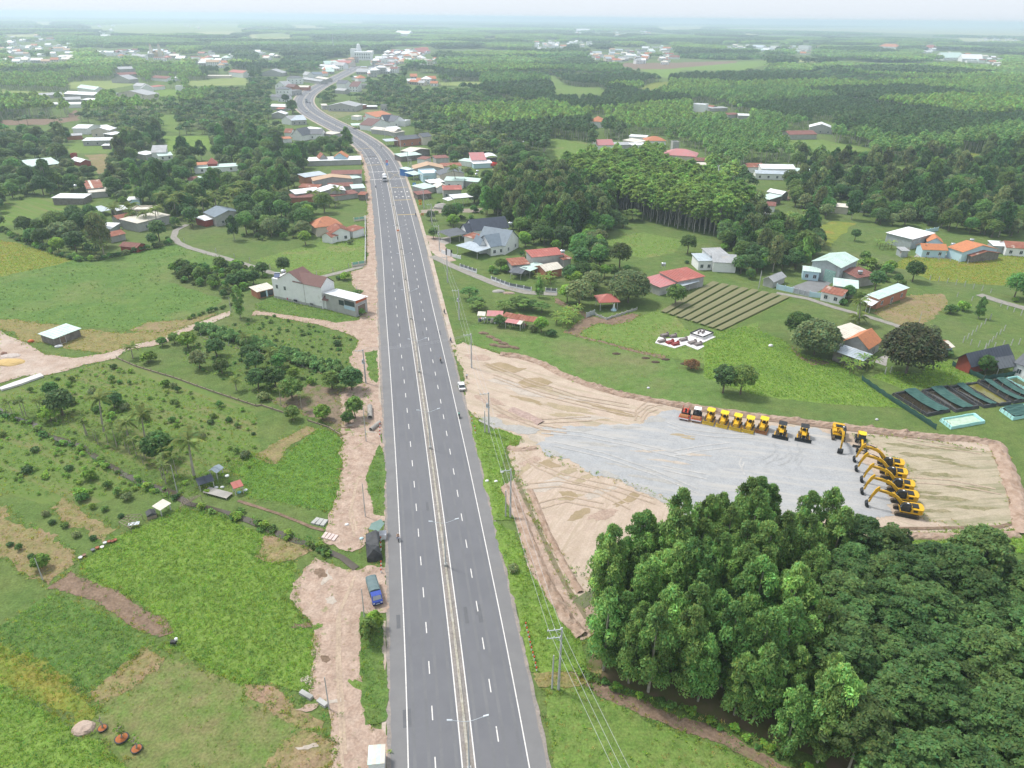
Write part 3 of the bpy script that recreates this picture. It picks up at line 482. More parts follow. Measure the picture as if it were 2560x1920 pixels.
WM={'white':mat('wall_white',(.76,.77,.77),(.69,.70,.70),.85,.6,7,col3=(.45,.45,.43),s3=.35,thr3=(.62,.78)),'cream':mat('wall_cream',(.62,.57,.48),(.55,.5,.42),.85,.5,7),'conc':mat('wall_concrete',(.40,.40,.385),(.33,.33,.315),.9,.6,7,col3=(.25,.25,.24),s3=.3,thr3=(.58,.75)),'blue':mat('wall_blue',(.42,.60,.68),(.48,.63,.7),.8,.5,6),'brick':mat('wall_brick',(.42,.18,.10),(.36,.16,.10),.9,.6,7),'dark':mat('wall_boards',(.13,.115,.10),(.22,.2,.18),.9,.9,6),'tin':mat('wall_tin',(.38,.42,.44),(.3,.33,.34),.6,.7,6,col3=(.25,.15,.1),s3=.4,thr3=(.6,.68)),'vivid':flat('wall_vivid_blue',(.06,.2,.5),.7),'red':flat('wall_red',(.3,.07,.05),.8)}
m_glass=flat('window_glass',(.035,.05,.06),.15,spec=.6);m_frame=flat('window_frame',(.6,.62,.63),.6);m_door=flat('door_paint',(.2,.15,.11),.6);m_post=flat('post_paint',(.5,.5,.48),.7)
m_steel=flat('stainless_steel',(.6,.62,.64),.25,.8);m_solar=flat('solar_glass',(.03,.06,.16),.2)
def frame(A,B,z=0.0):
 P,Q=G(A,z),G(B,z);P.z=Q.z=0;u=(Q-P);w=u.length;u.normalize();v=Vector((-u.y,u.x,0))
 if v.dot(P)<0:v=-v
 M=Matrix(((u.x,v.x,0,P.x),(u.y,v.y,0,P.y),(0,0,1,0),(0,0,0,1)))
 return M,w
def slab(mb,q,th=.1,mi=0):
 q=[Vector(p)for p in q];lo=[p-Vector((0,0,th))for p in q]
 return mb.add(q+lo,[(0,1,2,3),(7,6,5,4),(0,4,5,1),(1,5,6,2),(2,6,7,3),(3,7,4,0)],mi)
def window(root,M,x,z,w,h,side='n',W=0,D=0,door=False):
 """frame proud of the wall with a pane set in it; n = near wall, l / r = end walls"""
 T={'n':Matrix.Identity(4),'l':Matrix(((0,1,0,0),(-1,0,0,D),(0,0,1,0),(0,0,0,1))),'r':Matrix(((0,-1,0,W),(1,0,0,0),(0,0,1,0),(0,0,0,1)))}[side]
 X=Matrix.Translation(-root.location)@M@T;f=.09
 mb=MB()
 for b in((x,x+w,z-f,z),(x,x+w,z+h,z+h+f),(x-f,x,z-f,z+h+f),(x+w,x+w+f,z-f,z+h+f)):mb.box(b[0],b[1],-.09,.02,b[2],b[3],0,X)
 if not door:mb.box(x+w/2-.03,x+w/2+.03,-.08,.02,z,z+h,0,X)
 fr=mb.build('door_frame' if door else 'window',m_frame,root)
 mb=MB();mb.box(x,x+w,-.04,.01,z,z+h,0,X);mb.build('door_leaf' if door else 'pane',m_door if door else m_glass,fr)
def block(root,A,B,dep,h,roof='gu',rh=1.5,rm='grey',wm='white',over=.45,wins=(0,0,0),open_=False,base=False,doors=(),th=.1,sheets=0,noroof=False):
 M,w=frame(A,B,0 if base else h)
 if isinstance(dep,tuple):
  C=M.inverted()@G(dep,h+(0 if not roof.startswith('shed')else rh));d=max(2.0,abs(C.y))
 else:d=float(dep)
 X=Matrix.Translation(-root.location)@M;o=over
 rmt=RM[rm];mb=MB()
 if not open_:
  if roof=='gu':mb.prism([(0,0),(0,h),(d/2,h+rh),(d,h),(d,0)],0,w,'x',0,X)
  elif roof=='gv':mb.prism([(0,0),(0,h),(w/2,h+rh),(w,h),(w,0)],0,d,'y',0,X)
  elif roof=='shed':mb.prism([(0,0),(0,h),(d,h+rh),(d,0)],0,w,'x',0,X)
  elif roof=='shedb':mb.prism([(0,0),(0,h+rh),(d,h),(d,0)],0,w,'x',0,X)
  else:mb.box(0,w,0,d,0,h,0,X)
  mb.build('wall',WM[wm],root)
 else:
  n=max(2,int(w/4)+1)
  for i in range(n):
   for y,hh in((.15,h),(d-.15,h+(rh if roof=='shed' else 0))):
    p=MB();x=.15+(w-.3)*i/(n-1);p.box(x-.07,x+.07,y-.07,y+.07,0,hh-.02,0,X);p.build('post',m_post,root)
 e=.03
 if not noroof:
  quads=[]
  if roof=='gu':
   k=o*rh/(d/2)
   quads=[[(-o,-o,h-k),(w+o,-o,h-k),(w+o,d/2,h+rh),(-o,d/2,h+rh)],[(-o,d/2,h+rh),(w+o,d/2,h+rh),(w+o,d+o,h-k),(-o,d+o,h-k)]]
  elif roof=='gv':
   k=o*rh/(w/2)
   quads=[[(-o,-o,h-k),(w/2,-o,h+rh),(w/2,d+o,h+rh),(-o,d+o,h-k)],[(w/2,-o,h+rh),(w+o,-o,h-k),(w+o,d+o,h-k),(w/2,d+o,h+rh)]]
  elif roof=='shed':
   k=o*rh/d;quads=[[(-o,-o,h-k),(w+o,-o,h-k),(w+o,d+o,h+rh+k),(-o,d+o,h+rh+k)]]
  elif roof=='shedb':
   k=o*rh/d;quads=[[(-o,-o,h+rh+k),(w+o,-o,h+rh+k),(w+o,d+o,h-k),(-o,d+o,h-k)]]
  if quads:
   quads=[[(x,y,z+th+e)for x,y,z in q]for q in quads]
   if sheets:
    n=max(2,int((w+2*o)/sheets))
    for q in quads:
     for i in range(n):
      a,b=i/n,(i+1)/n;V=[Vector(p)for p in q];g=.012*(i%2)
      mb=MB();slab(mb,[X@(v+Vector((0,0,g)))for v in(V[0].lerp(V[1],a+.002),V[0].lerp(V[1],b),V[3].lerp(V[2],b),V[3].lerp(V[2],a+.002))],.05)
      mb.build('roof_sheet',RM[rm if not isinstance(sheets,float)or rnd.random()<.6 else 'cream'],root)
   else:
    mb=MB()
    for q in quads:slab(mb,[X@Vector(p)for p in q],th)
    mb.build('roof',rmt,root)
    if(M@Vector((0,0,0))).length<340 and rm not in('tile','orange','slate','brown'):
     mb=MB()
     for q in quads:
      V=[Vector(p)+Vector((0,0,.07))for p in q];L_=(V[1]-V[0])if roof!='gv' else(V[3]-V[0]);n=max(2,int(L_.length/1.1));f_=.05/L_.length
      for i in range(1,n):a=i/n;slab(mb,[X@v for v in((V[0].lerp(V[1],a-f_),V[0].lerp(V[1],a+f_),V[3].lerp(V[2],a+f_),V[3].lerp(V[2],a-f_))if roof!='gv' else(V[0].lerp(V[3],a-f_),V[1].lerp(V[2],a-f_),V[1].lerp(V[2],a+f_),V[0].lerp(V[3],a+f_)))],.09)
     mb.build('roof_ribs',rmt,root)['kind']='stuff'
  elif roof=='hip':
   lo=[(-o,-o,h),(w+o,-o,h),(w+o,d+o,h),(-o,d+o,h)]
   if w>=d:r=[(d/2,d/2,h+rh),(w-d/2 if w-d/2>d/2+.05 else d/2+.05,d/2,h+rh)];fs=[(0,1,5,4),(1,2,5),(2,3,4,5),(3,0,4)]
   else:r=[(w/2,w/2,h+rh),(w/2,max(d-w/2,w/2+.05),h+rh)];fs=[(0,1,4),(1,2,5,4),(2,3,5),(3,0,4,5)]
   mb=MB();mb.add([X@Vector((x,y,z+.16))for x,y,z in lo+r],fs);mb.add([X@Vector((x,y,z+.02))for x,y,z in lo]+[X@Vector((x,y,z+.157))for x,y,z in lo],[(3,2,1,0),(0,1,5,4),(1,2,6,5),(2,3,7,6),(3,0,4,7)])
   mb.build('roof',rmt,root)
  elif roof=='flat':
   mb=MB();mb.box(.2,w-.2,.2,d-.2,h,h+.05,0,X);mb.build('roof',rmt,root)
   mb=MB()
   for b in((0,w,0,.18),(0,w,d-.18,d),(0,.18,.18,d-.18),(w-.18,w,.18,d-.18)):mb.box(*b,h+.002,h+.7,0,X)
   mb.build('parapet',WM[wm],root)
  elif roof=='arch':
   n=10;pr=[(w/2-(w/2+o)*math.cos(math.pi*i/n),h+rh*math.sin(math.pi*i/n))for i in range(n+1)]
   pr2=[(x,z-.12)for x,z in pr[::-1]];mb=MB()
   for i in range(n):slab(mb,[X@Vector(p)for p in((pr[i][0],-o,pr[i][1]+.13),(pr[i+1][0],-o,pr[i+1][1]+.13),(pr[i+1][0],d+o,pr[i+1][1]+.13),(pr[i][0],d+o,pr[i][1]+.13))],.1)
   mb.build('roof',rmt,root)
 wz,whh=(1.0,1.3)if h<5.5 else(1.0,1.4)
 for side,n,L in(('n',wins[0],w),('l',wins[1],d),('r',wins[2],d)):
  for s_ in range(1 if h<5.5 else 2):
   for i in range(n):window(root,M,L*(i+.5)/n-.55,wz+3.2*s_,1.1,whh,side,w,d)
 for side,fr,dw,dh in doors:window(root,M,(w if side=='n' else d)*fr-dw/2,.12,dw,dh,side,w,d,True)
 top=h+(rh if roof!='flat' else .7)
 pts=[PX(M@Vector(p))for p in((0,0,0),(w,0,0),(-o,-o,h),(w+o,-o,h),(-o,d,h),(w+o,d,h),(w/2,0,top),(w/2,d,top),(0,d/2,top),(w,d/2,top))]
 keep(hull2(pts))
 return M,w,d
def house(label,blocks,name='house',cat='house',group=None):
 f=blocks[0];M,w=frame(f[0],f[1],0 if len(f)>8 and f[-1].get('base')else f[3])if isinstance(f[-1],dict)else frame(f[0],f[1],f[3])
 o=M@Vector((w/2,2,0));root=tag(empty(name,(o.x,o.y,0)),label,cat,group)
 fr=[]
 for b in blocks:
  kw=b[-1]if isinstance(b[-1],dict)else{};a=b[:-1]if kw or isinstance(b[-1],dict)else b
  fr.append(block(root,*a,**kw))
 return root,fr
def box_part(root,M,name,x0,x1,y0,y1,z0,z1,m):
 mb=MB();mb.box(x0,x1,y0,y1,z0,z1,0,Matrix.Translation(-root.location)@M);return mb.build(name,m,root)
def water_tank(px,z,label,stand=1.2):
 """steel drum on its side above a little frame"""
 p=G(px,z);r=tag(empty('water_tank',(p.x,p.y,0)),label,'water tank','stainless water tanks')
 mb=MB()
 for x in(-.6,.6):
  for y in(-.5,.5):mb.tube([(x,y,max(0,z-stand)),(x,y,z)],.05,5)
 mb.box(-.7,.7,-.6,.6,z-.06,z);mb.build('stand',m_post,r)
 mb=MB();T=Matrix.Translation((-.8,0,z+.55))@Matrix.Rotation(R(90),4,'Y')
 mb.lathe([(0,-.1),(.4,-.02),(.55,.1),(.55,1.5),(.4,1.62),(0,1.7)],12,M=T);mb.build('drum',m_steel,r,True)
 return r
lbl='tall white house with brown gabled roof beside the highway'
M,w=frame(E3(365,580),E3(1060,738),0);o=M@Vector((w/2,3,0))
rt=tag(empty('house',(o.x,o.y,0)),lbl,'house');X=Matrix.Translation(-rt.location)@M
D_=6.6;x1,xp,x2=w*.13,w*.38,w*.64;H1,H2,HP=7.5,7.7,10.8
mb=MB();mb.prism([(0,0),(0,H1-.2),(x1,H1-.2),(x1,H1),(xp,HP),(x2,H2),(x2,0)],0,D_,'y',0,X);mb.build('wall',WM['white'],rt)
mb=MB();mb.prism([(.01,0),(.01,H2-.05),(D_/2,H2+2.5),(D_-.01,H2-.05),(D_-.01,0)],x2+.003,w-.6,'x',0,X);mb.build('wall',WM['white'],rt)
mb=MB();slab(mb,[X@Vector(p)for p in((x1-.2,-.25,H1+.05),(xp,-.25,HP+.15),(xp,D_+.25,HP+.15),(x1-.2,D_+.25,H1+.05))],.1)
slab(mb,[X@Vector(p)for p in((xp,-.25,HP+.15),(x2+.1,-.25,H2+.12),(x2+.1,D_+.25,H2+.12),(xp,D_+.25,HP+.15))],.1);mb.build('roof',RM['brown'],rt)
mb=MB();slab(mb,[X@Vector(p)for p in((xp+1.2,-.3,H2+.03),(w-.3,-.3,H2+.03),(w-.3,D_/2,H2+2.66),(xp+.5,D_/2,H2+2.66))],.1)
slab(mb,[X@Vector(p)for p in((xp+.5,D_/2,H2+2.66),(w-.3,D_/2,H2+2.66),(w-.3,D_+.3,H2+.03),(xp+1.2,D_+.3,H2+.03))],.1);mb.build('roof',RM['brown'],rt)
mb=MB();slab(mb,[X@Vector(p)for p in((w-.6,-.3,3.4),(w+1.9,-.3,3.4),(w+1.9,D_*.45,5.2),(w-.6,D_*.45,5.2))],.1);mb.build('porch_roof',RM['brown'],rt)
mb=MB();mb.prism([(D_*.1,0),(D_*.1,3.5),(D_*.45,5.0),(D_*.8,3.5),(D_*.8,0)],w-.597,w+1.5,'x',0,X);mb.build('porch_wall',WM['white'],rt)
for x in(1.6,5.2):window(rt,M,x,3.9,.9,1.3)
mb=MB();mb.box(x2-.1,x2+.02,-.1,-.003,0,H2,0,X);mb.build('drainpipe',m_post,rt)
mb=MB();mb.box(.0,w-1,-.03,-.004,0,.9,0,X);mb.build('plinth',WM['conc'],rt)
for i in range(6):box_part(rt,M,'wall_post',2+i*2.1,2.06+i*2.1,-.5,-.44,0,1.7,m_post)
keep(hull2([PX(M@Vector(p))for p in((0,0,0),(w,0,0),(0,0,H1),(0,D_,H1),(xp,0,HP),(w,D_,H2),(w,D_/2,H2+2.6),(w+2,0,0))]))
p=M@Vector((1.3,4.6,0));water_tank(PX((p.x,p.y,H1+.6)),H1+.6,'steel water tank on the roof of the tall white house',1.0)
p=M@Vector((1.1,1.6,0));r=tag(empty('solar_heater',(p.x,p.y,0)),'blue solar water heater on the flat corner of the white house','solar heater')
mb=MB();slab(mb,[(-1,-.8,H1+.1),(1,-.8,H1+.1),(1,.7,H1+1),(-1,.7,H1+1)],.1);mb.build('collector',m_solar,r)
mb=MB();T=Matrix.Translation((-1,.8,H1+1.1))@Matrix.Rotation(R(90),4,'Y');mb.lathe([(0,0),(.22,0),(.22,2),(0,2)],10,M=T);mb.build('drum',m_steel,r)
[MB().tube([(x,.7,H1-.2),(x,.7,H1+1)],.04,4).build('bracket',m_post,r)for x in(-.8,.8)]
for k,(fx,c)in enumerate(((.30,(.45,.05,.12)),(.46,(.03,.03,.05)),(.78,(.12,.12,.13)))):
 p=M@Vector((w*fx,-.62,0));n=('red shirt','dark clothes','grey clothes')[k]
 r=tag(empty('washing',(p.x,p.y,0)),f'{n} hung to dry along the white house wall','laundry','clothes drying by the white house')
 mb=MB();T=M.to_3x3().to_4x4();wd_=(.5,1.6,1.5)[k];mb.box(-wd_/2,wd_/2,-.02,.02,.8,1.5,0,T);mb.build('cloth',flat('cloth%d'%k,c,.9),r)
 mb=MB();mb.box(-wd_/2-.1,wd_/2+.1,-.015,.015,1.501,1.53,0,T);[mb.box(x,x+.05,-.02,.02,0,1.5,0,T)for x in(-wd_/2-.15,wd_/2+.1)];mb.build('rail',m_post,r)
rt,fr=house('bare concrete shop front with white sheet roof beside the white house',[(E3(1090,735),E3(1500,845),5.5,5.4,'shedb',.3,'white','conc',dict(base=True,doors=(('r',.5,3.6,3.4),),wins=(0,0,0)))],'shop_house','shop')
M,w,d=fr[0];box_part(rt,M,'side_opening',w*.45,w*.62,-.05,.02,2.9,4.6,m_glass);box_part(rt,M,'banner',w*.62,w*.98,-.08,-.01,2.0,3.2,flat('banner_blue',(.4,.55,.65),.7));box_part(rt,M,'sign_board',w+.02,w+.12,.3,d-.2,4.6,5.7,flat('sign_orange',(.5,.13,.05),.6));box_part(rt,M,'side_opening',w*.64,w*.97,-.06,.02,3.4,5.0,m_glass)
rt,fr=house('low brick outhouse with grey sheet roof behind the white house',[(E3(130,495),E3(350,440),E3(10,440),2.6,'shed',.3,'cream','brick',{})],'outhouse','outhouse')
M,w,d=fr[0];box_part(rt,M,'opening',w*.15,w*.5,-.05,.02,.2,2.2,m_glass);box_part(rt,M,'opening',w*.62,w*.95,-.05,.02,.2,2.2,m_glass);box_part(rt,M,'blue_partition',w*.5,w*.6,-.08,.02,.1,2.4,WM['blue'])
K=dict
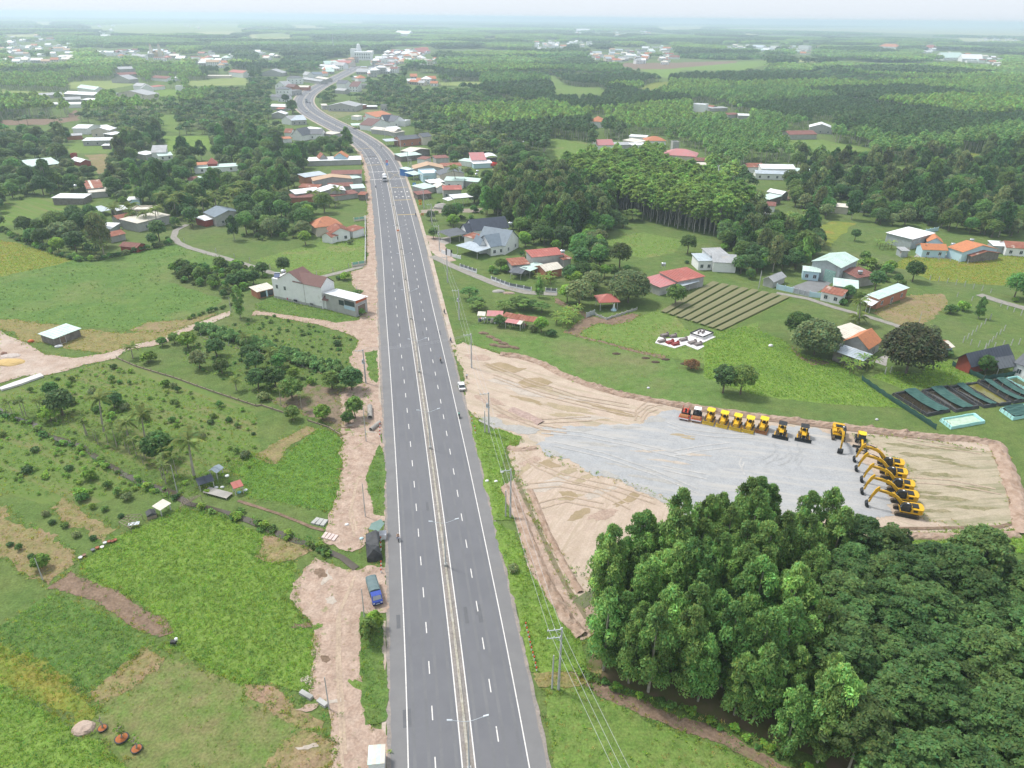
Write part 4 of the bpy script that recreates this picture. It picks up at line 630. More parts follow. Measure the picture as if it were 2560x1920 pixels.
HL=[('long shed with pale mint roof beside the sandy building plot',[(D1(465,298),D1(685,215),D1(355,255),2.5,'shed',.3,'mint','dark',K(doors=(('n',.3,1.6,2),)))],'shed'),('long low house with pale mint roof in trees near left edge',[(C4(240,243),C4(478,218),C4(205,190),3.0,'shed',.5,'mint','dark',K())]),('small brown and white house beside the long mint roof',[(C4(560,185),C4(637,207),6,3,'gu',1.2,'white','red',K()),(C4(555,150),C4(600,148),4,5,'flat',.5,'rust','red',K())]),('house with striped rusty roof and bright white lean-to',[(C4(690,418),C4(815,406),C4(622,360),4,'shed',.8,'rust','conc',K(sheets=1.2)),(C4(705,448),C4(845,436),C4(690,420),3,'shed',.4,'cream','conc',K()),(C4(655,492),C4(718,458),C4(552,420),3.2,'shed',.4,'white','dark',K())]),('small open shed with blue grey roof near the striped field',[(C4(785,600),C4(878,583),C4(752,560),2.4,'shed',.3,'steel','dark',K(open_=True))],'shed'),('little white gabled shed behind the cream roofed house',[(C4(925,588),C4(998,572),5,2.6,'gu',1.2,'white','dark',K())],'shed'),('tiny hut with blue white roof among banana trees',[(C4(1010,503),C4(1098,500),4,3,'shed',.4,'white','blue',K())],'hut'),('wide cream roofed house next to tall palm trees',[(C4(1085,690),C4(1335,625),C4(975,652),4,'shed',.5,'cream','conc',K(wins=(2,0,0))),(C4(1025,592),C4(1200,590),8,5,'flat',.5,'cream','cream',K()),(C4(932,655),C4(1060,630),6,3.6,'gu',1,'rust','conc',K())]),('white tarp roofed lean-to below the cream roofed house',[(C4(868,735),C4(940,690),C4(850,682),2.5,'shed',.3,'white','tin',K())],'shed'),('low rust roofed house hidden by banana plants',[(C4(870,795),C4(985,770),7,2.8,'gu',1,'rust','conc',K())]),('brown shed with white ridge at the meadow hedge',[(C4(950,868),C4(1078,880),5,2.2,'gu',1,'maroon','red',K())],'shed'),('grey gabled hall with white front shed beside the winding lane',[(C4(1700,640),C4(1910,604),12,4.5,'gv',2,'slate','conc',K(wins=(2,0,0))),(C4(1620,668),C4(1735,642),C4(1525,648),3,'shed',.3,'white','red',K())]),('mint roofed house with small red pyramid and orange wing',[(C4(1535,258),C4(1880,238),8,3,'shed',.5,'mint','white',K(wins=(3,0,0))),(C4(1532,232),C4(1640,225),6,4.4,'shed',.5,'orange','white',K()),(C4(1640,222),C4(1712,219),5,4.6,'hip',3.2,'red','red',K())]),('half hidden house with brown and mint roof slopes',[(C4(1490,350),C4(1560,345),7,3.5,'gu',1.2,'maroon','white',K()),(C4(1562,352),C4(1640,334),7,3,'shed',.4,'mint','white',K())]),('steep grey roofed house with pale annex by the green paddy',[(C4(1195,130),C4(1305,127),9,4.5,'shed',3,'grey','white',K()),(C4(1255,160),C4(1362,152),10,3,'shed',.6,'mint','white',K(wins=(2,0,0))),(C4(1065,135),C4(1150,150),8,3.4,'shed',.4,'white','conc',K())]),('white gabled house with stepped grey roofs and front terrace',[(C1(585,838),C1(700,838),14,5,'gv',2,'white','cream',K(wins=(2,0,0))),(C1(530,905),C1(715,902),10,3.6,'shed',.6,'white','conc',K(wins=(3,0,0))),(C1(655,936),C1(725,936),5,2.4,'shed',.3,'white','dark',K()),(C1(430,875),C1(525,870),8,3,'shed',.5,'grey','brick',K()),(C1(720,868),C1(795,855),8,3,'shed',.5,'white','dark',K())]),('pale gabled house above the stepped terrace house',[(C1(560,826),C1(645,804),12,4.6,'gv',1.6,'white','white',K()),(C1(650,815),C1(705,810),6,3,'shed',.4,'white','white',K())]),('orange hip roofed house with white gabled wing in a walled garden',[(C5(602,660),C5(795,637),C5(545,625),4.2,'hip',3.2,'orange','cream',K(over=.8)),(C5(725,705),C5(866,690),9,4,'gv',1.9,'rust','white',K(wins=(2,0,0))),(C5(645,722),C5(722,735),7,3,'gv',1.4,'rust','white',K()),(C5(820,668),C5(890,690),6,3.2,'shed',.4,'rust','white',K())]),('long white sheet roof with two red gables left of the highway',[(E1(470,1455),E1(1230,1432),10,3.2,'shed',.6,'white','conc',K()),(E1(850,1400),E1(1030,1400),8,4.6,'gv',2.8,'tile','blue',K()),(E1(660,1412),E1(765,1405),8,4.4,'gv',2.4,'rust','conc',K())]),('concrete hall with orange roof beside blue grey shed',[(C5(580,292),C5(880,274),9,5.2,'gv',1.6,'tan','conc',K(wins=(4,0,0))),(C5(515,264),C5(680,240),8,4.6,'shed',.6,'steel','brick',K()),(C5(862,278),C5(955,264),7,4.2,'shed',.4,'mint','conc',K()),(C5(722,240),C5(955,236),8,5.4,'shed',.7,'maroon','conc',K())]),('rusty sheds and tan lean-to below the orange roofed hall',[(C5(465,342),C5(615,347),6,2.8,'shed',.6,'rust','brick',K()),(C5(700,338),C5(890,330),7,3.4,'gu',1.2,'maroon','conc',K())],'shed'),('white gabled house with long white and maroon lean-to roofs',[(C5(640,378),C5(830,366),10,4.6,'gv',1.5,'white','conc',K(wins=(3,0,0))),(C5(440,396),C5(640,372),8,4,'shed',.5,'white','conc',K()),(C5(372,425),C5(632,420),6,2.8,'shed',.5,'maroon','brick',K()),(C5(725,415),C5(930,388),6,2.6,'shed',.6,'maroon','conc',K())]),('narrow mint roofed shop at the left road edge',[(C5(890,352),C5(985,346),8,4,'shed',.4,'mint','conc',K()),(C5(935,400),C5(985,402),5,3,'shed',.4,'rust','dark',K())],'shop'),('wide beige hall with low gable behind the vacant roadside plot',[(E1(770,690),E1(1150,700),24,5,'gv',3,'grey','conc',K(wins=(6,0,0))),(E1(695,685),E1(765,683),12,4,'shed',.4,'cream','conc',K()),(E1(1155,690),E1(1235,685),12,4,'flat',.4,'grey','conc',K()),(E1(1240,682),E1(1310,672),10,4,'shed',.4,'white','brick',K()),(E1(1312,700),E1(1450,700),8,2.8,'shed',.4,'white','dark',K())],'hall'),('open grey frame house at the far end of the vacant plot',[(E1(1500,690),E1(1590,690),8,5,'flat',.4,'grey','conc',K(wins=(2,0,0)))]),('small brown roofed house with white front wall',[(E1(1262,838),E1(1380,850),9,4,'gu',2,'maroon','white',K()),(E1(1095,832),E1(1180,842),6,3,'shed',.5,'cream','white',K())]),('house with broad bright orange roof',[(E1(1440,845),E1(1670,815),14,5,'shed',2.6,'orange','white',K())]),('navy roofed house with tall white gable and side wing',[(E1(1560,892),E1(1700,884),12,5,'gu',4,'navy','white',K()),(E1(1690,905),E1(1830,882),15,4.6,'gv',4,'navy','white',K(wins=(3,0,0))),(E1(1830,910),E1(1915,890),9,4,'flat',.5,'white','white',K())]),('brown roofed house with broad white gable beside the navy roof',[(E1(1378,965),E1(1630,925),14,4.2,'gv',4.2,'brown','white',K())]),('low mint canopy in front of the brown gabled house',[(E1(1110,962),E1(1345,955),10,3,'shed',.4,'mint','white',K(open_=True))],'canopy'),('long low tan roof house behind the roadside poles',[(E1(1370,1010),E1(1690,1045),9,3.6,'gu',1.4,'cream','conc',K()),(E1(1640,1012),E1(1780,1002),9,3.4,'shed',.6,'white','white',K()),(E1(1700,1062),E1(1830,1040),6,3,'shed',.4,'cream','conc',K())]),('orange brick house under long dark grey roof',[(E1(1775,1160),E1(2090,1130),10,5,'gu',2,'dark','brick',K(wins=(3,0,0))),(E1(1580,1182),E1(1810,1168),9,4,'shed',.4,'steel','cream',K(open_=True)),(E1(1985,1100),E1(2085,1120),8,6,'gv',2,'dark','cream',K())]),('white gabled shed above the mint awning shops',[(E1(1920,1332),E1(2180,1290),10,4,'gv',1.4,'cream','dark',K()),(E1(1780,1392),E1(2060,1362),9,3.4,'shed',.5,'mint','dark',K())],'shop'),('grey walled house with maroon roof behind the tan roof shop',[(E2(1050,88),E2(1225,78),8,4.4,'shed',.4,'maroon','conc',K()),(E2(790,92),E2(905,104),7,3,'shed',.5,'maroon','white',K())]),('tan roofed gable shop with bright blue corner wall',[(E2(742,236),E2(1155,226),12,4,'gv',2.2,'tan','conc',K(wins=(2,0,0))),(E2(658,252),E2(740,236),7,4,'shed',.3,'mint','vivid',K()),(E2(750,240),E2(960,226),5,3.2,'shed',.3,'rust','conc',K())],'shop'),('pink roofed house with white lean-to and arched shed',[(E2(1545,112),E2(1740,106),9,4.4,'shed',3,'pink','white',K()),(E2(1365,118),E2(1540,140),7,3.2,'shed',.4,'mint','white',K()),(E2(1572,164),E2(1830,152),8,3,'shed',.5,'white','blue',K()),(E2(1722,118),E2(1920,112),11,2.6,'arch',3,'white','dark',K())]),('rust and cream sheds between tan shop and pink roof',[(E2(1130,198),E2(1400,190),7,3,'shed',.6,'rust','white',K())],'shed'),('grey walled house with orange wall end by the red flowering tree',[(E2(1840,246),E2(1990,288),7,3.4,'shed',.4,'cream','conc',K()),(E2(1985,242),E2(2130,286),7,3.6,'flat',.4,'grey','brick',K())]),('light blue shop with cream awning and white roof',[(E2(872,312),E2(1090,300),14,4.8,'flat',.4,'white','blue',K(wins=(2,0,0))),(E2(890,336),E2(1100,318),6,3.8,'shed',.4,'cream','blue',K(doors=(('n',.3,1.2,2.1),))),(E2(740,320),E2(860,300),8,3.2,'shed',.4,'mint','white',K(open_=True))],'shop'),('tan gable hall with grey roof behind the coconut palm',[(E2(1110,316),E2(1440,292),10,5.6,'gv',1.8,'dark','cream',K())],'hall'),('long white house with mint roof beside the coconut palm',[(E2(1170,395),E2(1420,402),8,4.2,'shed',.6,'mint','white',K(wins=(2,0,0))),(E2(1372,392),E2(1620,416),7,3.4,'shed',.5,'mint','conc',K())]),('white sheet roofed lean-to below the tan gable hall',[(E2(972,432),E2(1165,412),7,3.4,'shed',.4,'white','dark',K()),(E2(1070,492),E2(1212,482),8,3.2,'gv',1.6,'cream','white',K())],'shed'),('mint roofed shed half covered by roadside trees',[(E2(882,512),E2(1050,474),9,3.2,'shed',.5,'mint','conc',K()),(E2(800,590),E2(985,570),6,2.8,'shed',.4,'maroon','dark',K())],'shed'),('old grey house with red roof behind the white canopies',[(E2(1152,522),E2(1400,516),8,4.6,'gu',1.4,'red','conc',K(wins=(3,0,0)))]),('long bright white canopy on posts by gravel drive',[(E2(1300,642),E2(1552,620),E2(1300,590),4.4,'shed',.3,'white','white',K(open_=True))],'canopy'),('short white tent canopy beside the longer white canopy',[(E2(1215,672),E2(1335,645),E2(1180,640),3.6,'shed',.4,'white','white',K(open_=True))],'canopy'),('white villa with navy gabled roof beside rubber trees',[(E2(1565,1085),E2(2050,1036),10,4,'gu',3.6,'navy','white',K(wins=(4,0,0))),(E2(1478,1102),E2(1562,1092),7,3.6,'gu',2.6,'navy','white',K(doors=(('n',.5,1.2,2.2),)))]),('flat grey carport roof in front of the navy roofed villa',[(E2(1245,1170),E2(1500,1122),E2(1150,1086),3.1,'shed',.2,'dark','white',K(open_=True))],'carport'),('small red shed roof squeezed between the two villas',[(E2(1600,1205),E2(1722,1162),E2(1502,1140),3.4,'shed',.3,'rust','white',K())],'shed'),('white villa with blue grey slate roof and tall side gable',[(E2(1812,1308),E2(2000,1280),11,4,'gu',3.4,'slate','white',K(wins=(2,0,0))),(E2(2003,1292),E2(2195,1192),13,4,'gv',4.8,'slate','white',K(wins=(2,0,0))),(E2(1655,1292),E2(1740,1284),8,3.6,'gv',2.4,'slate','white',K())]),('light grey canopy in front of the slate roofed villa',[(E2(1620,1380),E2(1800,1326),E2(1382,1282),3.2,'shed',.2,'steel','white',K(open_=True))],'canopy'),('concrete farmhouse with red strip roof and mint awning',[(C6(640,672),C6(850,652),7,5.4,'shed',.6,'red','conc',K(wins=(0,0,0))),(C6(500,728),C6(615,718),7,3.8,'shed',.4,'rust','conc',K()),(C6(622,766),C6(725,728),C6(566,743),3,'shed',.2,'mint','brick',K(open_=True)),(C6(732,768),C6(842,745),7,3.2,'gu',1.2,'cream','brick',K()),(C6(485,775),C6(560,785),5,2.6,'shed',.6,'dark','brick',K(open_=True)),(C6(855,690),C6(905,680),6,4,'shed',.5,'rust','conc',K())]),('sprawling house with red and pink metal roof beside netted rows',[(C6(1642,840),C6(1825,804),C6(1432,795),4,'shed',.5,'red','conc',K()),(C6(1522,880),C6(1650,844),C6(1432,815),3.2,'shed',.3,'pink','conc',K()),(C6(1672,870),C6(1785,838),4,2.8,'shed',.3,'steel','conc',K(open_=True))]),('pale grey house half hidden by trees above the netted rows',[(C6(1892,704),C6(2050,712),11,4,'gu',1.6,'grey','white',K()),(C6(1790,698),C6(1890,696),8,3.8,'shed',.4,'steel','white',K(wins=(2,0,0))),(C6(1870,660),C6(1990,655),8,5,'shed',.4,'grey','white',K())]),('grey metal warehouse with shallow mint roof and green door',[(C7(945,744),C7(1062,687),C7(745,702),6.5,'gu',1.6,'mint','tin',K(doors=()))],'warehouse'),('pale blue annex with mint roof beside the warehouse',[(C7(690,764),C7(800,775),6,3.6,'gu',.8,'mint','blue',K(wins=(2,0,0)))],'annex'),('small grey gabled shed under trees by the netted rows',[(C7(480,840),C7(562,804),C7(436,812),2.6,'gu',1.2,'grey','conc',K())],'shed'),('rust roofed cottage with white front beside the grey yard',[(C7(815,910),C7(950,940),5.5,3.2,'shed',.5,'rust','white',K(wins=(2,0,0)))],'cottage'),('house with mint and rust roof patches behind the rusty cottage',[(C7(900,868),C7(1060,888),7,3.8,'shed',.5,'mint','conc',K(sheets=1.5)),(C7(1060,815),C7(1185,795),8,3.8,'shed',.6,'maroon','conc',K())]),('long orange brick house with mint roof and white porch',[(C7(1205,960),C7(1410,882),C7(1130,937),3.8,'shed',.3,'mint','brick',K(wins=(3,0,0),doors=(('n',.5,1.2,2.2),))),(C7(1155,1006),C7(1210,969),C7(1070,980),2.9,'shed',.2,'white','white',K(open_=True))]),('farmhouse with worn orange tile roof beside a huge dark tree',[(C7(1135,1300),C7(1222,1246),C7(975,1246),3.6,'gu',2.6,'tile','conc',K(wins=(1,1,0),doors=(('n',.6,1.2,2.2),)))]),('pale lean-to shed in front of the orange tiled farmhouse',[(C7(1095,1386),C7(1152,1346),C7(920,1305),2.8,'shed',.3,'steel','dark',K())],'shed'),('cream flat roofed shed behind the orange tiled farmhouse',[(C7(975,1232),C7(1130,1182),C7(890,1170),3.8,'shed',.3,'cream','conc',K())],'shed'),('small tin shed with rust and white roof in the open field',[(E7(1032,182),E7(1278,138),E7(930,85),3,'gu',.8,'rust','blue',K(sheets=1.6))],'shed'),('long navy roofed house with red verandah behind green net',[(E7(1525,362),E7(2040,242),E7(1350,286),3.3,'gu',2.2,'navy','red',K(over=.8)),(E7(1890,410),E7(2110,376),E7(1740,322),3.1,'gu',1.8,'dark','red',K(open_=True)),(E7(2110,348),E7(2400,452),10,3.8,'gu',2.4,'dark','white',K(wins=(2,0,0)))]),('bulky white shed with stepped roof above the old tiled houses',[(C7(1265,504),C7(1440,548),C7(1492,482),4.6,'shed',.4,'white','tin',K()),(C7(1340,532),C7(1432,560),5,3.4,'shed',.3,'white','tin',K())],'shed'),('old house with rust tile roofs and pale blue courtyard walls',[(C7(1515,616),C7(1680,622),6,3.4,'gu',1.6,'tile','blue',K(wins=(2,0,0))),(C7(1692,602),C7(1790,636),C7(1815,545),4.2,'gu',2.2,'tile','blue',K()),(C7(1550,562),C7(1650,572),7,3.6,'gv',1.8,'tile','blue',K()),(C7(1790,644),C7(1850,664),C7(1920,604),2.8,'gu',1.4,'rust','dark',K())]),('small grey cabin in the grass below the white shed',[(C7(1370,628),C7(1416,628),4,2.8,'shed',.3,'grey','tin',K())],'cabin'),('white roofed hut beside the rust roofed cottage at the right edge',[(C7(2005,592),C7(2090,597),6,3.2,'shed',.4,'white','tin',K())],'hut'),('white cottage with rust roof at the right edge of the picture',[(C7(2095,602),C7(2240,612),8,3.6,'gu',1.6,'rust','white',K(wins=(2,0,0)))],'cottage'),('beige house mostly buried in trees beyond the banana grove',[(C7(875,318),C7(1000,330),6,3.4,'shed',.4,'cream','cream',K()),(C7(1060,320),C7(1110,325),5,3,'shed',.5,'orange','conc',K())]),('mint roofed barn beside the small white gabled barn',[(C7(372,258),C7(450,274),C7(500,241),3.6,'shed',.4,'mint','dark',K())],'barn'),('small white gabled barn behind the mint roofed barn',[(C7(440,218),C7(540,238),6,3.4,'gu',1.2,'white','dark',K())],'barn'),('red roofed hut left of the mint roofed barn',[(C7(340,245),C7(400,250),6,3,'gu',1.2,'rust','dark',K())],'hut'),('maroon roofed house at the edge of the rubber plantation',[(C7(412,312),C7(492,318),7,3.2,'gu',1.2,'maroon','white',K()),(C7(415,390),C7(480,380),5,3,'shed',.3,'grey','conc',K())]),('blue and white roofed factory shed in the woods',[(C7(400,58),C7(630,62),12,4.6,'gu',1.6,'white','white',K()),(C7(360,92),C7(600,100),8,3.6,'gu',1.2,'steel','white',K(wins=(4,0,0))),(C7(622,78),C7(745,88),9,3.2,'shed',.5,'mint','white',K())],'factory'),('red roofed house left of the blue white factory',[(C7(300,48),C7(410,48),9,4,'gu',1.6,'rust','white',K())]),('broad red hip roofed house among dark trees',[(C3(490,738),C3(648,748),16,4.6,'hip',3.4,'pink','cream',K()),(C3(640,766),C3(700,768),8,3.4,'gu',1.4,'maroon','conc',K()),(C3(665,786),C3(706,786),6,2.8,'shed',.4,'cream','conc',K())]),('tiny white hut right of the red hip roof',[(C3(758,798),C3(790,798),5,2.8,'shed',.3,'white','white',K())],'hut'),('white house with pinkish gable roof near the lamp post',[(C3(180,692),C3(256,690),12,4.6,'gu',3,'pink','white',K()),(C3(262,692),C3(345,690),9,3.4,'shed',.6,'grey','conc',K())]),('cream compound of flat roofs beside the orange roof',[(C3(300,668),C3(370,680),10,4,'shed',.5,'cream','cream',K()),(C3(330,650),C3(410,655),8,4.6,'shed',.4,'white','white',K()),(C3(345,692),C3(412,690),8,3.4,'shed',.4,'white','white',K())]),('bright orange roofed house with grey side tower',[(C3(412,672),C3(505,672),12,4.6,'hip',2.6,'orange','white',K()),(C3(540,680),C3(570,680),6,7,'flat',.4,'grey','conc',K())]),('orange roofed villa deep in the woods right of the highway',[(C3(140,578),C3(202,582),12,5,'hip',4,'orange','white',K())],'villa'),('white storeyed house with low grey sheds in the woods',[(C3(632,498),C3(692,502),12,7,'flat',.5,'white','white',K()),(C3(690,507),C3(722,512),9,3.4,'gu',1.4,'rust','conc',K()),(C3(722,517),C3(800,515),10,3.2,'shed',.5,'grey','conc',K())]),('low brown and white sheds right of the storeyed house',[(C3(800,547),C3(850,546),10,3.2,'gu',1.2,'maroon','conc',K()),(C3(850,550),C3(910,552),10,3.4,'gu',1.2,'white','conc',K())],'shed'),('rust roofed farm with white gabled hall in a forest clearing',[(C3(1095,642),C3(1225,640),16,4,'gu',2,'maroon','conc',K()),(C3(1190,606),C3(1300,612),16,5,'gv',3,'white','conc',K(wins=(3,0,0)))],'farm'),('large grey hall with teal awning in the left village',[(C1(730,605),C1(945,612),22,5.5,'gv',4,'grey','cream',K(wins=(4,0,0))),(C1(735,604),C1(862,604),5,3,'shed',.6,'mint','brick',K())],'hall'),('white gabled villa behind the large grey hall',[(C1(905,570),C1(985,568),14,5.6,'gv',4,'grey','white',K()),(C1(855,550),C1(910,555),12,5,'gu',3,'grey','white',K()),(C1(992,560),C1(1060,552),9,4,'shed',.8,'red','white',K())],'villa'),('small white block house right of the gabled villa',[(C1(1125,556),C1(1170,556),9,5,'flat',.5,'white','white',K())]),('pale mint gabled hall left of the large grey hall',[(C1(495,562),C1(610,578),12,4,'gu',3,'mint','white',K())],'hall'),('long grey roofed sheds in the left village',[(C1(240,615),C1(400,608),14,3.4,'gu',2,'grey','conc',K()),(C1(410,602),C1(600,612),14,4,'gu',2.2,'white','conc',K())],'shed'),('grey and white workshop roofs below the long sheds',[(C1(400,642),C1(518,638),14,4,'gu',2,'grey','conc',K()),(C1(520,640),C1(602,644),10,4,'shed',.5,'white','conc',K())],'workshop'),('white roofed hut at the end of the left village',[(C1(145,656),C1(205,656),9,3,'shed',.5,'white','tin',K())],'hut'),('white roofed shed near the dark brown field',[(C1(300,670),C1(370,670),10,3,'gu',1.2,'white','tin',K())],'shed'),('square white roofed shed beside dark acacia block',[(C1(430,672),C1(522,670),12,3.4,'shed',.8,'white','white',K())],'shed'),('stacked grey brown barns beyond the oval wood',[(C1(765,445),C1(860,442),24,5,'gu',3,'grey','conc',K()),(C1(770,482),C1(885,476),18,4.5,'gu',2.6,'maroon','conc',K()),(C1(715,508),C1(830,512),18,5,'gv',5,'grey','conc',K())],'barn'),('brown and white sheds right of the grey barns',[(C1(970,498),C1(1070,506),16,4,'gu',2.4,'maroon','white',K()),(C1(1118,500),C1(1140,500),10,4,'shed',.6,'white','white',K())],'shed'),('long low white shed in front of red roofed house',[(C1(1330,488),C1(1485,488),9,3.4,'shed',.6,'cream','cream',K())],'shed'),('red roofed storeyed house beyond the pale paddy',[(C1(1470,462),C1(1560,470),16,7,'gu',3,'red','white',K())]),('grey gabled hall left of the highway town',[(C1(1675,468),C1(1815,470),24,5,'gv',5,'grey','conc',K())],'hall'),('white two storey block with dark hip roof by the highway bend',[(E1(200,305),E1(412,305),11,8,'hip',2.4,'dark','white',K(wins=(4,0,0)))]),('white cube house with dark roof at the outer bend',[(E1(45,460),E1(235,462),11,8,'hip',2.4,'dark','white',K(wins=(4,0,0)))]),('grey gabled house with brown roofed wing above the bend',[(E1(40,405),E1(185,415),14,5.5,'gv',5,'grey','white',K(wins=(2,0,0))),(E1(190,420),E1(300,428),10,5.5,'gu',2.6,'brown','brick',K())]),('dark grey roofed row below the white cube house',[(E1(-30,560),E1(70,565),10,4,'gu',2,'dark','white',K()),(E1(72,575),E1(232,577),12,4.4,'gu',2.6,'dark','white',K(wins=(3,0,0)))]),('row of concrete shops along the outer bend',[(E1(240,490),E1(412,476),12,5,'flat',.4,'grey','conc',K(wins=(4,0,0))),(E1(330,430),E1(500,432),12,4,'gu',1.6,'cream','brick',K())],'shop'),('long pale roofed shops above the outer bend',[(E1(410,315),E1(665,352),12,4,'gu',1.8,'grey','conc',K()),(E1(600,300),E1(750,322),10,4,'gu',1.6,'cream','conc',K())],'shop'),('blue grey roofed house with white gable before the town',[(E1(560,255),E1(700,252),16,5,'gu',3,'slate','white',K()),(E1(490,262),E1(570,258),14,5,'gv',4,'grey','white',K()),(E1(702,242),E1(776,236),12,4.5,'gu',2.4,'orange','white',K())]),('grey white roofed houses at the inner left roadside',[(E1(-20,695),E1(220,702),10,3.6,'gu',1.8,'white','conc',K()),(E1(60,730),E1(155,732),6,3,'shed',.5,'red','conc',K())]),('white gabled shed beside palms left of the bend',[(E1(-10,805),E1(180,806),12,3.8,'gv',2,'white','conc',K())],'shed'),('light steel roofed house below the bend',[(E1(275,892),E1(475,882),12,4,'shed',2.6,'steel','conc',K(wins=(3,0,0))),(E1(130,875),E1(265,890),10,4,'gv',3,'grey','white',K())]),('white gabled villa with dark grey long roof in trees',[(E1(425,1075),E1(680,1080),12,4.2,'gu',3,'dark','white',K(wins=(3,0,0))),(E1(275,1085),E1(420,1098),12,4.2,'gv',4.6,'dark','white',K())],'villa'),('pale flat roofed store beside the dark roofed villa',[(E1(690,1065),E1(835,1085),9,3.6,'shed',.4,'cream','conc',K()),(E1(430,1000),E1(590,1020),8,3,'shed',.4,'white','white',K())],'shop'),('small red roofed hut left of the dark roofed villa',[(E1(170,1055),E1(262,1058),8,3.6,'gu',2.4,'rust','white',K()),(E1(120,1150),E1(270,1140),6,3,'shed',.6,'orange','white',K())],'hut'),('white house with navy roof right of the highway before the town',[(E1(905,380),E1(1020,385),14,7.5,'gu',3.4,'navy','white',K()),(E1(1020,385),E1(1085,375),14,7,'gv',4,'navy','white',K())]),('white house with brown roof beside the navy roof before town',[(E1(1068,420),E1(1182,424),12,6.5,'shed',5,'brown','white',K(wins=(3,0,0))),(E1(870,470),E1(1000,480),10,4,'gu',2,'grey','conc',K())]),('grey walled plot building beyond the brown roofed house',[(E1(1180,400),E1(1310,400),14,4.6,'flat',.4,'grey','conc',K())]),('orange roofed house right of the highway before the town',[(E1(1190,310),E1(1310,306),14,5,'hip',4,'orange','white',K()),(E1(1095,290),E1(1170,292),10,4,'shed',.6,'white','white',K())]),('long white walled building with dark roof at the town edge',[(E1(1470,125),E1(1605,128),20,8,'gu',3,'dark','white',K()),(E1(1330,172),E1(1560,175),20,5,'flat',.4,'white','white',K())]),('market hall with long red roof by the town entrance',[(E1(785,92),E1(1070,100),26,7,'gu',4,'red','cream',K(wins=(6,0,0))),(E1(690,135),E1(985,120),12,5,'shed',.6,'white','white',K())],'hall'),]
for h_ in HL:house(h_[0],h_[1],h_[2]if len(h_)>2 else 'house',h_[2]if len(h_)>2 else 'house')
wh=next(o for o in COL.objects if o.get('label','').startswith('grey metal warehouse'));M,w=frame(C7(945,744),C7(1062,687),6.5);C_=M.inverted()@G(C7(745,702),6.5);dW=abs(C_.y)
mb=MB();mb.box(-.12,.02,dW*.12,dW*.5,.1,4.6,0,Matrix.Translation(-wh.location)@M);mb.build('roller_door',flat('door_green',(.22,.42,.36),.6),wh)
mb=MB();[mb.box(-.2,-.13,dW*.12,dW*.5,.1+.5*i,.14+.5*i,0,Matrix.Translation(-wh.location)@M)for i in range(9)];mb.build('door_rib',m_frame,wh)
def tower(root,x,y,s,h,m,rm_,name='tower'):
 mb=MB();z=0
 for i,f in enumerate((.5,.3,.2)):
  k=s*(1-.22*i);mb.box(x-k,x+k,y-k,y+k,z,z+h*f-.3);mb.box(x-k*1.12,x+k*1.12,y-k*1.12,y+k*1.12,z+h*f-.29,z+h*f);z+=h*f+.005
 t=mb.build(name,m,root);mb=MB();k=s*.55
 mb.lathe([(k,z),(k*1.02,z+k*.5),(k*.7,z+k*1.1),(.25,z+1.4*k),(.1,z+2.0*k)],8,(x,y,0));mb.build('spire',rm_,t)
p=G(C1(1005,368));ch=tag(empty('church',(p.x,p.y,0)),'pinkish church with twin towers rising from the trees','church')
tower(ch,-9,0,3.4,24,WM['cream'],RM['tan']);tower(ch,9,2,3.4,24,WM['cream'],RM['tan'])
mb=MB();mb.box(-5,5,-2,26,0,10);mb.build('nave',flat('nave_yellow',(.55,.42,.2),.8),ch);mb=MB();slab(mb,[(-6,-3,10.1),(0,-3,14),(0,27,14),(-6,27,10.1)],.3);slab(mb,[(0,-3,14),(6,-3,10.1),(6,27,10.1),(0,27,14)],.3);mb.build('roof',RM['tan'],ch)
keep(C1([(970,300),(1045,300),(1045,372),(970,372)]))
p=G(C2(690,388));ch=tag(empty('church',(p.x,p.y,0)),'large white church with tiered domed tower at the town','church')
tower(ch,-14,28,7,27,WM['white'],WM['white']);mb=MB();mb.box(-20,18,2,20,0,16);mb.build('nave',WM['white'],ch);mb=MB();mb.box(-32,-21,22,40,0,22);mb.build('wing',WM['white'],ch);mb=MB();slab(mb,[(-20.5,1.5,16.3),(18.5,1.5,16.3),(18.5,20.5,17),(-20.5,20.5,17)],.25);mb.build('roof',RM['white'],ch)
for i in range(7):
 for z in(4,10):mb=MB();mb.box(-18+i*5,-16+i*5,1.8,2.02,z,z+3.4);mb.build('window',m_glass,ch)
keep(C2([(605,290),(735,340),(735,392),(605,392)]))
proto_house={}
